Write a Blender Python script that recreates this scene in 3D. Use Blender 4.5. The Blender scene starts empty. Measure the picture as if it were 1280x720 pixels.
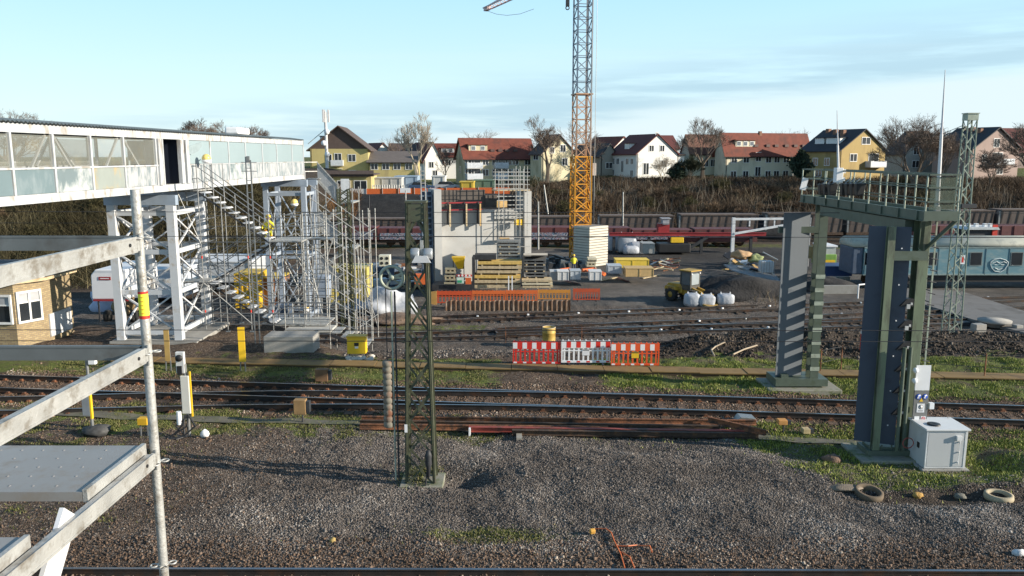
import bpy, math, random
import numpy as np
from mathutils import Vector, Matrix, noise
random.seed(7); RNG=np.random.default_rng(7)
S=bpy.context.scene; COL=S.collection
R=math.radians; PI=math.pi
# ---------------------------------------------------------------- camera
H=8.0; PITCH=R(9.37); F=1000.0
cam=bpy.data.cameras.new('camera'); co=bpy.data.objects.new('camera',cam); COL.objects.link(co)
cam.sensor_width=36; cam.lens=28.125; cam.clip_start=.1; cam.clip_end=6000
co.location=(0,0,H); co.rotation_euler=(PI/2-PITCH,0,0); S.camera=co
# ---------------------------------------------------------------- light
SUN_EL=R(18); SUN_AZ=Vector((.974,-.225))     # towards the sun, on plan
w=bpy.data.worlds.new('World'); S.world=w; w.use_nodes=True
nt=w.node_tree; N=nt.nodes; L=nt.links; N.clear()
sky=N.new('ShaderNodeTexSky'); sky.sky_type='NISHITA'; sky.sun_disc=False
sky.sun_elevation=SUN_EL; sky.sun_rotation=math.atan2(SUN_AZ.x,SUN_AZ.y)
sky.air_density=1.0; sky.dust_density=.6; sky.ozone_density=1.6; sky.altitude=200
geo=N.new('ShaderNodeTexCoord'); sep=N.new('ShaderNodeSeparateXYZ'); L.new(geo.outputs['Generated'],sep.inputs[0])
# long thin cloud streaks: noise on a plane above the head
zz=N.new('ShaderNodeMath'); zz.operation='MAXIMUM'; L.new(sep.outputs['Z'],zz.inputs[0]); zz.inputs[1].default_value=.012
comb=N.new('ShaderNodeCombineXYZ')
for ax in 'XY':
    d=N.new('ShaderNodeMath'); d.operation='DIVIDE'; L.new(sep.outputs[ax],d.inputs[0]); L.new(zz.outputs[0],d.inputs[1]); L.new(d.outputs[0],comb.inputs[ax])
mp=N.new('ShaderNodeMapping'); mp.inputs['Scale'].default_value=(.05,.2,1); mp.inputs['Location'].default_value=(3.3,1.25,0); mp.inputs['Rotation'].default_value=(0,0,R(-7))
L.new(comb.outputs[0],mp.inputs[0])
ns=N.new('ShaderNodeTexNoise'); ns.inputs['Scale'].default_value=1.6; ns.inputs['Detail'].default_value=7; ns.inputs['Roughness'].default_value=.52; ns.inputs['Distortion'].default_value=.5
L.new(mp.outputs[0],ns.inputs['Vector'])
cr=N.new('ShaderNodeMapRange'); cr.inputs['From Min'].default_value=.47; cr.inputs['From Max'].default_value=.72; L.new(ns.outputs[0],cr.inputs[0])
# streak band a little above the horizon
def band(lo,hi,a):
    m=N.new('ShaderNodeMapRange'); m.interpolation_type='SMOOTHSTEP'; m.inputs['From Min'].default_value=lo; m.inputs['From Max'].default_value=hi
    L.new(a,m.inputs[0]); return m.outputs[0]
def mul(a,b,op='MULTIPLY'):
    m=N.new('ShaderNodeMath'); m.operation=op
    for i,s in enumerate((a,b)):
        if isinstance(s,(int,float)): m.inputs[i].default_value=s
        else: L.new(s,m.inputs[i])
    return m.outputs[0]
tint=N.new('ShaderNodeMixRGB'); tint.blend_type='MULTIPLY'; tint.inputs[0].default_value=1; tint.inputs[2].default_value=(SKYT:=(1.22,1.27,1.13,1)); L.new(sky.outputs[0],tint.inputs[1])
# noise moved bands
n2=N.new('ShaderNodeTexNoise'); n2.inputs['Scale'].default_value=2.2; n2.inputs['Detail'].default_value=5; L.new(mp.outputs[0],n2.inputs['Vector'])
mp3=N.new('ShaderNodeMapping'); mp3.inputs['Scale'].default_value=(3.0,3.0,34); L.new(geo.outputs['Generated'],mp3.inputs[0])
n3=N.new('ShaderNodeTexNoise'); n3.inputs['Scale'].default_value=1.0; n3.inputs['Detail'].default_value=5; n3.inputs['Roughness'].default_value=.5; L.new(mp3.outputs[0],n3.inputs['Vector'])
zt_=mul(sep.outputs['Z'],mul(mul(n3.outputs[0],.5,'SUBTRACT'),.05),'ADD')
zx=mul(zt_,mul(sep.outputs['X'],-.125),'ADD')
ramp=N.new('ShaderNodeValToRGB'); e_=ramp.color_ramp.elements; e_[0].position=0; e_[0].color=(4.7,5.7,6.1,1); e_[1].position=1; e_[1].color=(.35,.9,2.0,1)
for p_,c_ in ((.09,(4.1,5.7,6.5)),(.19,(3.1,5.25,6.7)),(.32,(1.7,3.6,5.2)),(.6,(.7,1.7,3.1))):
    q_=e_.new(p_); q_.color=(*c_,1)
L.new(sep.outputs['Z'],ramp.inputs[0])
base=N.new('ShaderNodeMixRGB'); base.inputs[0].default_value=.85; L.new(tint.outputs[0],base.inputs[1]); L.new(ramp.outputs[0],base.inputs[2]); tint=base
n4=N.new('ShaderNodeTexNoise'); n4.inputs['Scale'].default_value=1.; n4.inputs['Detail'].default_value=6; n4.inputs['Roughness'].default_value=.55
mp4=N.new('ShaderNodeMapping'); mp4.inputs['Scale'].default_value=(5,5,60); mp4.inputs['Rotation'].default_value=(0,R(7),0); L.new(geo.outputs['Generated'],mp4.inputs[0]); L.new(mp4.outputs[0],n4.inputs['Vector'])
bnd=mul(mul(band(.018,.036,zx),band(.12,.045,zx)),band(.30,.58,n4.outputs[0]))
gm=N.new('ShaderNodeMixRGB'); gm.inputs[2].default_value=(2.7,4.0,4.8,1); L.new(mul(bnd,.72),gm.inputs[0]); L.new(tint.outputs[0],gm.inputs[1])
cm=N.new('ShaderNodeMixRGB'); cm.inputs[2].default_value=(4.9,5.7,6.0,1)
L.new(mul(mul(cr.outputs[0],.7),band(.09,.16,sep.outputs['Z'])),cm.inputs[0]); L.new(gm.outputs[0],cm.inputs[1])
hz=N.new('ShaderNodeMixRGB'); hz.inputs[2].default_value=(4.8,5.6,5.9,1)
L.new(mul(band(.045,.012,zx),.8),hz.inputs[0]); L.new(cm.outputs[0],hz.inputs[1])
bg=N.new('ShaderNodeBackground'); bg.inputs[1].default_value=.1; L.new(hz.outputs[0],bg.inputs[0])
wo=N.new('ShaderNodeOutputWorld'); L.new(bg.outputs[0],wo.inputs[0])
sl=bpy.data.lights.new('sun','SUN'); sl.energy=5; sl.angle=R(.5); sl.color=(1,.90,.75)
so=bpy.data.objects.new('sun',sl); COL.objects.link(so); so.location=(60,-20,60)
sd=Vector((SUN_AZ.x*math.cos(SUN_EL),SUN_AZ.y*math.cos(SUN_EL),math.sin(SUN_EL))); so.rotation_euler=sd.to_track_quat('Z','Y').to_euler()
S.view_settings.view_transform='Standard'; S.view_settings.look='None'; S.view_settings.exposure=.78; S.view_settings.gamma=1; S.view_settings.use_curve_mapping=False
S.render.engine='CYCLES'; S.cycles.max_bounces=5; S.cycles.diffuse_bounces=3; S.cycles.glossy_bounces=2; S.cycles.transparent_max_bounces=12
# ---------------------------------------------------------------- measuring: pixel row / column of the 1280x720 photo -> metres
CP,SP=math.cos(PITCH),math.sin(PITCH)
def ss(a,b,t):
    t=min(1,max(0,(t-a)/(b-a))); return t*t*(3-2*t)
def lerp(a,b,t): return a+(b-a)*t
FARZ=-2.7
def zt(x,y):
    e=lerp(37.5,31.5,ss(-13,-7,x)); z=FARZ*ss(0,1,(y-e)/10)*1.0
    # embankments at the back
    l=ss(-22,-34,x); m=ss(4,14,x)
    hm=ss(109,121,y)*4.9+ss(121,150,y)*.7
    hr=ss(108,142,y)*6.6+ss(142,175,y)*1.6
    hl=ss(66,98,y)*7.6+ss(98,160,y)*1
    hh=lerp(hm,hr,m); hh=lerp(hh,hl,l)
    z+=hh
    # near relief: mounds and hollows
    if y<60: 
        b=0
        for (cx,cy,rx,ry,a) in HUMPS:
            d=((x-cx)/rx)**2+((y-cy)/ry)**2
            if d<6: b+=a*math.exp(-d*1.3)
        z+=b
    return z
HUMPS=[(-1.15,18.9,.75,.55,-.32),(2.5,19.2,5,1.8,.28),(12.7,19.5,2.2,1.4,.45),(10.6,18.0,2.4,.55,-.16),(8.3,18.0,1.4,.8,-.08),
 (10.3,34.5,5.0,1.7,.75),(16.5,34.0,5,1.6,.55),(22,34,5,1.8,.6),(-2.8,36.5,3.6,1.5,.35),(8.2,33.2,1.6,1.0,.3),(13.4,33.4,1.8,1.0,.35),
 (10.6,70,6,4,.9),(19,66,5,3,1.6),(17.5,58.5,3.4,1.8,1.0)]
def ray(px,py):
    u=(px-640)/F; v=(py-360)/F
    return Vector((u,CP-v*SP,-SP-v*CP))
def A(px,py,Y):
    d=ray(px,py); t=Y/d.y; return Vector((d.x*t,Y,H+d.z*t))
def zy(py,Y): return A(640,py,Y).z
def G(px,py,off=0.):
    d=ray(px,py); lo,hi=5.,400.
    Y=5.
    st=.25
    while Y<300:
        p=A(px,py,Y)
        if p.z<=zt(p.x,p.y)+off: break
        Y+=st
    a,b=Y-st,Y
    for _ in range(12):
        m=(a+b)/2; p=A(px,py,m)
        if p.z<=zt(p.x,p.y)+off: b=m
        else: a=m
    return A(px,py,b)
def XA(px,Y,z=0): # x of a photo column at distance Y, height z
    return (px-640)/F*(Y*CP+(H-z)*SP)
# ---------------------------------------------------------------- materials
MT={}
def mat(name,c,rough=.75,metal=0,var=.18,sc=3.,bump=.0,bsc=30.,c2=None,c2a=0.,c2s=1.5,spec=.5,obj=True,stretch=(1,1,1),trans=0,alpha=1):
    if name in MT: return MT[name]
    m=bpy.data.materials.new(name); m.use_nodes=True; t=m.node_tree; n=t.nodes; l=t.links
    b=n['Principled BSDF']; b.inputs['Roughness'].default_value=rough; b.inputs['Metallic'].default_value=metal
    b.inputs['Specular IOR Level'].default_value=spec
    tc=n.new('ShaderNodeTexCoord'); mpp=n.new('ShaderNodeMapping'); mpp.inputs['Scale'].default_value=stretch; l.new(tc.outputs['Object'],mpp.inputs[0])
    x=n.new('ShaderNodeTexNoise'); x.inputs['Scale'].default_value=sc; x.inputs['Detail'].default_value=5; l.new(mpp.outputs[0],x.inputs['Vector'])
    r=n.new('ShaderNodeMapRange'); r.inputs['From Min'].default_value=.25; r.inputs['From Max'].default_value=.75; r.inputs['To Min'].default_value=1-var; r.inputs['To Max'].default_value=1+var; l.new(x.outputs[0],r.inputs[0])
    mx=n.new('ShaderNodeVectorMath'); mx.operation='SCALE'; mx.inputs[0].default_value=c; l.new(r.outputs[0],mx.inputs['Scale'])
    out=mx.outputs[0]
    if c2:
        y=n.new('ShaderNodeTexNoise'); y.inputs['Scale'].default_value=c2s; y.inputs['Detail'].default_value=7; y.inputs['Roughness'].default_value=.65; l.new(mpp.outputs[0],y.inputs['Vector'])
        q=n.new('ShaderNodeMapRange'); q.inputs['From Min'].default_value=.62-c2a*.3; q.inputs['From Max'].default_value=.72-c2a*.2; l.new(y.outputs[0],q.inputs[0])
        mm=n.new('ShaderNodeMixRGB'); mm.inputs[2].default_value=(*c2,1); l.new(q.outputs[0],mm.inputs[0]); l.new(out,mm.inputs[1]); out=mm.outputs[0]
    l.new(out,b.inputs['Base Color'])
    if bump:
        z=n.new('ShaderNodeTexNoise'); z.inputs['Scale'].default_value=bsc; z.inputs['Detail'].default_value=4; l.new(tc.outputs['Object'],z.inputs['Vector'])
        bp=n.new('ShaderNodeBump'); bp.inputs['Strength'].default_value=bump; bp.inputs['Distance'].default_value=.05; l.new(z.outputs[0],bp.inputs['Height']); l.new(bp.outputs[0],b.inputs['Normal'])
    if trans: b.inputs['Transmission Weight'].default_value=trans
    if alpha<1: b.inputs['Alpha'].default_value=alpha
    MT[name]=m; return m
GALV=mat('galvanised',(.26,.27,.275),.42,.55,.2,6,c2=(.3,.29,.27),c2a=.3,c2s=4)
GALVW=mat('galvanised_light',(.42,.42,.405),.45,.3,.2,8,c2=(.24,.22,.19),c2a=.35,c2s=9,bump=.15,bsc=60)
WHITEP=mat('white_steel',(.52,.54,.57),.5,0,.08,2,c2=(.42,.38,.33),c2a=.25,c2s=2)
GREY_STEEL=mat('blue_grey_steel',(.30,.36,.44),.5,.1,.12,3)
GREENM=mat('mast_green',(.075,.083,.05),.6,.1,.25,5,c2=(.07,.06,.045),c2a=.35,c2s=3)
GREENP=mat('gantry_green',(.085,.11,.085),.5,.1,.15,4,c2=(.07,.09,.06),c2a=.3,c2s=3)
GREENL=mat('light_green_steel',(.34,.38,.31),.55,.1,.2,5,c2=(.2,.2,.15),c2a=.3)
BLACK=mat('black_plastic',(.016,.016,.018),.5,0,.2,3)
RUST=mat('rust',(.23,.095,.045),.85,.2,.4,6,bump=.3,c2=(.07,.04,.028),c2a=.5,c2s=4)
DRUST=mat('dark_rust',(.065,.042,.03),.8,.2,.35,6,c2=(.14,.075,.04),c2a=.35,c2s=5)
RAILM=mat('rail_steel',(.05,.043,.04),.5,.55,.3,4,c2=(.09,.05,.032),c2a=.4)
RAILTOP=mat('rail_top',(.25,.25,.27),.28,.9,.1,4)
SLEEP=mat('sleeper_wood',(.06,.044,.033),.9,0,.35,5,c2=(.13,.085,.055),c2a=.35,c2s=4,bump=.5)
SLEEPR=mat('sleeper_rusty',(.095,.06,.04),.9,0,.4,5,c2=(.2,.12,.07),c2a=.35,c2s=4,bump=.5)
CONC=mat('concrete',(.29,.28,.26),.9,0,.12,1.5,bump=.2,c2=(.24,.23,.21),c2a=.35,c2s=1)
CONCL=mat('concrete_light',(.42,.42,.41),.88,0,.08,.8,bump=.1,c2=(.38,.37,.35),c2a=.4,c2s=.7)
YEL=mat('yellow_paint',(.62,.36,.02),.5,0,.12,3,c2=(.3,.19,.05),c2a=.25,c2s=3)
YELB=mat('bright_yellow',(.75,.47,.02),.5,0,.08,3)
ORANGE=mat('orange_plastic',(.72,.11,.012),.5,0,.12,2)
REDP=mat('red_plastic',(.55,.035,.02),.5,0,.12,2)
WHITE=mat('white_plastic',(.75,.75,.76),.5,0,.06,3)
WOOD=mat('pale_timber',(.50,.40,.25),.8,0,.2,4,c2=(.33,.25,.15),c2a=.4,c2s=5)
WOODY=mat('yellow_timber',(.62,.42,.12),.75,0,.18,4,c2=(.4,.27,.1),c2a=.35,c2s=5)
WOODB=mat('board_timber',(.52,.34,.14),.8,0,.2,4)
GLASSD=mat('dark_glass',(.022,.027,.033),.12,0,.3,1,spec=.8)
FRAMEW=mat('window_frame',(.68,.68,.67),.5,0,.05,3)
TARP=mat('white_tarp',(.40,.42,.46),.5,0,.1,2,bump=.9,bsc=3)
DARKM=mat('dark_metal',(.035,.037,.042),.6,.2,.3,4)
BLUEG=mat('blue_dark',(.05,.075,.12),.55,0,.2,3)
MAROON=mat('maroon_paint',(.105,.028,.028),.6,0,.25,1.5,c2=(.08,.035,.03),c2a=.35)
REDM=mat('red_machine',(.27,.022,.026),.5,0,.15,2)
RUBBER=mat('rubber',(.02,.02,.02),.85,0,.3,5)
# ---------------------------------------------------------------- mesh helper
class MB:
    def __init__(s): s.v=[]; s.f=[]; s.m=[]; s.sm=[]
    def add(s,vs,fs,mi=0,sm=False):
        o=len(s.v); s.v+= [tuple(v) for v in vs]; s.f+=[tuple(o+i for i in f) for f in fs]; s.m+=[mi]*len(fs); s.sm+=[sm]*len(fs); return s
    def box(s,x0,x1,y0,y1,z0,z1,mi=0):
        return s.add([(x0,y0,z0),(x1,y0,z0),(x1,y1,z0),(x0,y1,z0),(x0,y0,z1),(x1,y0,z1),(x1,y1,z1),(x0,y1,z1)],[(0,3,2,1),(4,5,6,7),(0,1,5,4),(1,2,6,5),(2,3,7,6),(3,0,4,7)],mi)
    def cbox(s,c,sz,rz=0,mi=0,rx=0,ry=0):
        M=Matrix.Rotation(rz,3,'Z')@Matrix.Rotation(ry,3,'Y')@Matrix.Rotation(rx,3,'X'); c=Vector(c); a,b,d=[k/2 for k in sz]
        return s.add([c+M@Vector(p) for p in ((-a,-b,-d),(a,-b,-d),(a,b,-d),(-a,b,-d),(-a,-b,d),(a,-b,d),(a,b,d),(-a,b,d))],[(0,3,2,1),(4,5,6,7),(0,1,5,4),(1,2,6,5),(2,3,7,6),(3,0,4,7)],mi)
    def bar(s,p,q,w_=.05,h=.05,mi=0,up=(0,0,1)):
        p=Vector(p); q=Vector(q); d=(q-p).normalized(); u=Vector(up)
        if abs(d.dot(u))>.98: u=Vector((0,1,0))
        a=d.cross(u).normalized(); b=a.cross(d).normalized(); a*=w_/2; b*=h/2
        vs=[p-a-b,p+a-b,p+a+b,p-a+b,q-a-b,q+a-b,q+a+b,q-a+b]
        return s.add(vs,[(0,3,2,1),(4,5,6,7),(0,1,5,4),(1,2,6,5),(2,3,7,6),(3,0,4,7)],mi)
    def tube(s,p,q,r,r2=None,n=8,mi=0,cap=True):
        p=Vector(p); q=Vector(q); d=(q-p).normalized(); u=Vector((0,0,1)) if abs(d.z)<.95 else Vector((1,0,0))
        a=d.cross(u).normalized(); b=a.cross(d); r2=r if r2 is None else r2
        vs=[p+(a*math.cos(t)+b*math.sin(t))*r for t in (2*PI*k/n for k in range(n))]+[q+(a*math.cos(t)+b*math.sin(t))*r2 for t in (2*PI*k/n for k in range(n))]
        fs=[(k,(k+1)%n,n+(k+1)%n,n+k) for k in range(n)]
        s.add(vs,fs,mi,n>5)
        if cap: s.add(vs[:n],[tuple(range(n))[::-1]],mi); s.add(vs[n:],[tuple(range(n))],mi)
        return s
    def path(s,ps,r,n=6,mi=0):
        for a,b in zip(ps,ps[1:]): s.tube(a,b,r,n=n,mi=mi)
        return s
    def lathe(s,c,prof,n=16,mi=0,axis='Z'):
        c=Vector(c); vs=[]
        for r,z in prof:
            for k in range(n):
                t=2*PI*k/n; v=Vector((r*math.cos(t),r*math.sin(t),z))
                if axis=='X': v=Vector((v.z,v.x,v.y))
                if axis=='Y': v=Vector((v.x,v.z,v.y))
                vs.append(c+v)
        fs=[(i*n+k,i*n+(k+1)%n,(i+1)*n+(k+1)%n,(i+1)*n+k) for i in range(len(prof)-1) for k in range(n)]
        return s.add(vs,fs,mi,True)
    def prism(s,poly,y0,y1,mi=0,plane='XZ'):
        n=len(poly)
        def P(a,b,t): return {'XZ':(a,t,b),'XY':(a,b,t),'YZ':(t,a,b)}[plane]
        vs=[P(a,b,y0) for a,b in poly]+[P(a,b,y1) for a,b in poly]
        return s.add(vs,[tuple(range(n)),tuple(range(2*n-1,n-1,-1))]+[(k,n+k,n+(k+1)%n,(k+1)%n) for k in range(n)],mi)
    def blob(s,c,r,jit=.2,seg=10,rings=6,mi=0,seed=0):
        c=Vector(c); vs=[]
        for i in range(rings+1):
            ph=PI*i/rings
            for k in range(seg):
                t=2*PI*k/seg; v=Vector((math.sin(ph)*math.cos(t),math.sin(ph)*math.sin(t),math.cos(ph)))
                j=1+jit*noise.noise(v*1.7+Vector((seed*3.1,seed,0)))*2
                vs.append(c+Vector((v.x*r[0]*j,v.y*r[1]*j,v.z*r[2]*j)))
        return s.add(vs,[(i*seg+k,(i+1)*seg+k,(i+1)*seg+(k+1)%seg,i*seg+(k+1)%seg) for i in range(rings) for k in range(seg)],mi,True)
    def ring(s,c,R_,r,n=20,m_=8,axis='Z',mi=0):
        c=Vector(c); vs=[]
        for i in range(n):
            a=2*PI*i/n
            for k in range(m_):
                b=2*PI*k/m_; rr=R_+r*math.cos(b); v=(rr*math.cos(a),rr*math.sin(a),r*math.sin(b))
                if axis=='Y': v=(v[0],v[2],v[1])
                if axis=='X': v=(v[2],v[0],v[1])
                vs.append(c+Vector(v))
        return s.add(vs,[(i*m_+k,((i+1)%n)*m_+k,((i+1)%n)*m_+(k+1)%m_,i*m_+(k+1)%m_) for i in range(n) for k in range(m_)],mi,True)
    def build(s,name,m,parent=None,world=True,label=None,bevel=0,kind=None):
        """vertices in world coordinates unless world=False; object origin at the parent's origin, or the mesh's base when top-level"""
        off=Vector((0,0,0))
        if parent is not None and world: off=WL(parent)
        elif parent is None and world:
            xs=[v[0] for v in s.v]; ys=[v[1] for v in s.v]; zs=[v[2] for v in s.v]
            off=Vector(((min(xs)+max(xs))/2,(min(ys)+max(ys))/2,min(zs)))
        me=bpy.data.meshes.new(name); me.from_pydata([(v[0]-off.x,v[1]-off.y,v[2]-off.z) for v in s.v],[],s.f)
        ms=m if isinstance(m,(list,tuple)) else [m]
        for k in ms: me.materials.append(k)
        me.polygons.foreach_set('material_index',s.m); me.polygons.foreach_set('use_smooth',s.sm); me.update()
        o=bpy.data.objects.new(name,me); COL.objects.link(o)
        if parent is not None: o.parent=parent
        elif world: o.location=off
        if label: o['label']=label
        if kind: o['kind']=kind
        if bevel:
            b=o.modifiers.new('bevel','BEVEL'); b.width=bevel; b.segments=2; b.limit_method='ANGLE'
        return o
def WL(o):
    v=Vector(o.location)
    while o.parent is not None: o=o.parent; v+=Vector(o.location)
    return v
def tag(o,label,cat,group=None):
    o['label']=label; o['category']=cat
    if group: o['group']=group
    return o
def T(name,label,cat,loc=(0,0,0),rz=0,group=None):
    o=bpy.data.objects.new(name,None); COL.objects.link(o); o.location=loc; o.rotation_euler=(0,0,rz); o.empty_display_size=.2
    return tag(o,label,cat,group)
def dup(o,loc=None,rz=None,label=None,group=None,parent=None,scale=None,first=True):
    c=o.copy(); COL.objects.link(c)
    if loc is not None: c.location=loc
    if rz is not None: c.rotation_euler=(0,0,rz)
    if scale is not None: c.scale=scale
    if label: c['label']=label
    if group: c['group']=group
    if parent is not None: c.parent=parent
    for ch in KIDS(o): dup(ch,parent=c)
    return c
def KIDS(o): return [k for k in list(COL.objects) if k.parent==o]
def struct(o): o['kind']='structure'; return o
def npmesh(name,V,Fc,m,attr=None,smooth=False):
    """one mesh from numpy arrays; Fc (n,k) faces of equal size"""
    me=bpy.data.meshes.new(name); me.vertices.add(len(V)); me.vertices.foreach_set('co',V.astype(np.float32).ravel())
    n,k=Fc.shape; me.loops.add(n*k); me.loops.foreach_set('vertex_index',Fc.astype(np.int32).ravel())
    me.polygons.add(n); me.polygons.foreach_set('loop_start',np.arange(0,n*k,k,dtype=np.int32)); me.polygons.foreach_set('loop_total',np.full(n,k,dtype=np.int32))
    if smooth: me.polygons.foreach_set('use_smooth',np.ones(n,dtype=bool))
    me.update(calc_edges=True)
    if attr:
        for an,av in attr.items():
            a=me.attributes.new(an,'FLOAT','POINT'); a.data.foreach_set('value',av.astype(np.float32))
    me.materials.append(m); o=bpy.data.objects.new(name,me); COL.objects.link(o); return o
# ================================================================ SETTING
def axis_pts(segs):
    out=[segs[0][0]]
    for a,b,s in segs:
        n=max(1,int(round((b-a)/s))); out+= [a+(b-a)*(k+1)/n for k in range(n)]
    return out
XS=axis_pts([(-900,-200,70),(-200,-60,7),(-60,-24,1.2),(-24,-13,.35),(-13,14,.11),(14,30,.35),(30,70,1.2),(70,200,7),(200,900,70)])
YS=axis_pts([(-60,5,5),(5,13.5,.8),(13.5,22.5,.09),(22.5,37,.16),(37,60,.4),(60,110,1.3),(110,180,2.5),(180,1500,60)])
def nz(x,y,s,o=0): return noise.noise(Vector((x*s,y*s,o)))
# straight main track measured from its far rail: (0,466) -> (1280,507); z of rail top .17
mA=A(0,466,1); 
def onplane(px,py,z):
    d=ray(px,py); t=(z-H)/d.z; return Vector((d.x*t,d.y*t,z))
P0=onplane(0,469,.17); P1=onplane(1280,507.5,.17)
mdir=(P1-P0).normalized(); mnor=Vector((-mdir.y,mdir.x,0))
def Ymain(x): # centre line of main track
    t=(x-P0.x)/mdir.x; return P0.y+mdir.y*t-.75
def zone(x,y):
    """grass, dirt(dark brown), gravel(grey), asphalt"""
    n=nz(x,y,.45)+.5*nz(x,y,1.4,3)
    ym=Ymain(x); g=0; d=0; gr=0; asp=0
    # near gravel
    if y<ym-1.2:
        gr=ss(-8.6,-3.0,x+n*1.6)*.9+.1
        band=ss(ym-4.6,ym-3.2,y+n*.9)*ss(ym-1.2,ym-1.9,y)
        g=max(g,band*(.95 if x<-.5 else .4)*(1 if x>-13 else .8)*(.75+.5*n))
        g=max(g,ss(-7.5,-11,x+n*2)*.35*ss(15.5,17,y))
        g=max(g,ss(6.6,8.2,x+n*.9-(19.5-y)*.5)*ss(17.6,18.6,y+n*.5)*ss(24,22.6,y))
        g=max(g,.7*math.exp(-(((x+.5)/2.6)**2+((y-16.05)/.5)**2)))
        g=max(g,.9*math.exp(-(((x+2.4)/.9)**2+((y-19.2)/.8)**2)*1.5))
        gr*=1-.8*ss(15.6,15.0,y+n*.3)
        d=1.3*math.exp(-(((x-10.6)/2.9)**2+((y-18.05)/.55)**2)); g*=1-min(1,d)*.85
        gr*=1-ss(10.2,12,x)*ss(18.2,19.4,y)*0.6
    elif y<ym+1.3: g=0; d=0
    elif y<31.0:
        t=y-ym
        g=ss(1.4,1.9,t+n*.3)*(.78+.1*ss(2,6,x))*(1-.92*ss(-.9,.1,x)*ss(3.6,2.7,x))
        d=.3
    elif y<60:
        gr=ss(-6.5,-4.5,x)*ss(5,3,x)*ss(31.5,32.5,y)*ss(41,38,y)*.8
        d=ss(4.5,6,x)*ss(40,38,y); 
        g=.45*ss(-14,-12,x+n)*ss(-4,-6,x)*ss(33,32,y)
        g=max(g,.55*ss(-9.5,-8,x)*ss(0,-2,x)*ss(47.5,48.4,y)*ss(50.8,50,y)*(1 if n>-.35 else .3))
        g=max(g,ss(5,7,x)*ss(33,31.5,y+n)*.6*(1 if n>-.1 else .2))
        if y>56: asp=ss(56,58,y)*ss(-14,-12,x)
        if y>38: d=max(d,.15*(1+n)); gr=max(gr,.65+.3*n)
    elif y<108:
        asp=ss(-16,-12,x)*ss(97,93,y)*.95; d=.55
        if y>92: g=.55*ss(92,94,y)*ss(100,97,y)
        asp=max(asp,.2)
    else:
        d=.9; g=.15+.5*ss(140,150,y)
        if x<4 and y<124 : d=1.; g=0
    return min(1,max(0,g)),min(1,d),min(1,max(0,gr)),min(1,asp)
V=[];at=[[],[],[],[]];dk=[]
for y in YS:
    for x in XS:
        z=zt(x,y)
        if 5<y<60 and abs(x)<45:
            ym=Ymain(x); k=1 if (y<ym-1.5 or y>ym+1.5) else .15
            if y<15.6: k*=.4
            z+=k*(.095*nz(x,y,.55)+.05*nz(x,y,1.5,5)+.03*nz(x,y,4.5,9))
            if y>30: z+=.05*nz(x,y,2.2,11)+ (.16*abs(nz(x,y,1.3,4)) if x>5 and y<37 else 0)
            fl=ss(2.6,1.5,abs(x-10.9))*ss(1.7,.9,abs(y-20.2)); z=lerp(z,.0,fl)
        elif y>=60: z+=.25*nz(x,y,.12,2)*ss(60,110,y)
        V.append((x,y,z)); q=zone(x,y)
        for i in range(4): at[i].append(q[i])
        dk.append(ss(107,109,y)*ss(127,123,y)*ss(6,3,x)*ss(-26,-22,x)+.75*ss(72,78,y)*ss(97,92,y)*ss(7,10,x)*ss(34,30,x))
nx=len(XS); ny=len(YS)
I=np.arange(nx*ny).reshape(ny,nx)
Fq=np.stack([I[:-1,:-1],I[:-1,1:],I[1:,1:],I[1:,:-1]],-1).reshape(-1,4)
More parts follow.
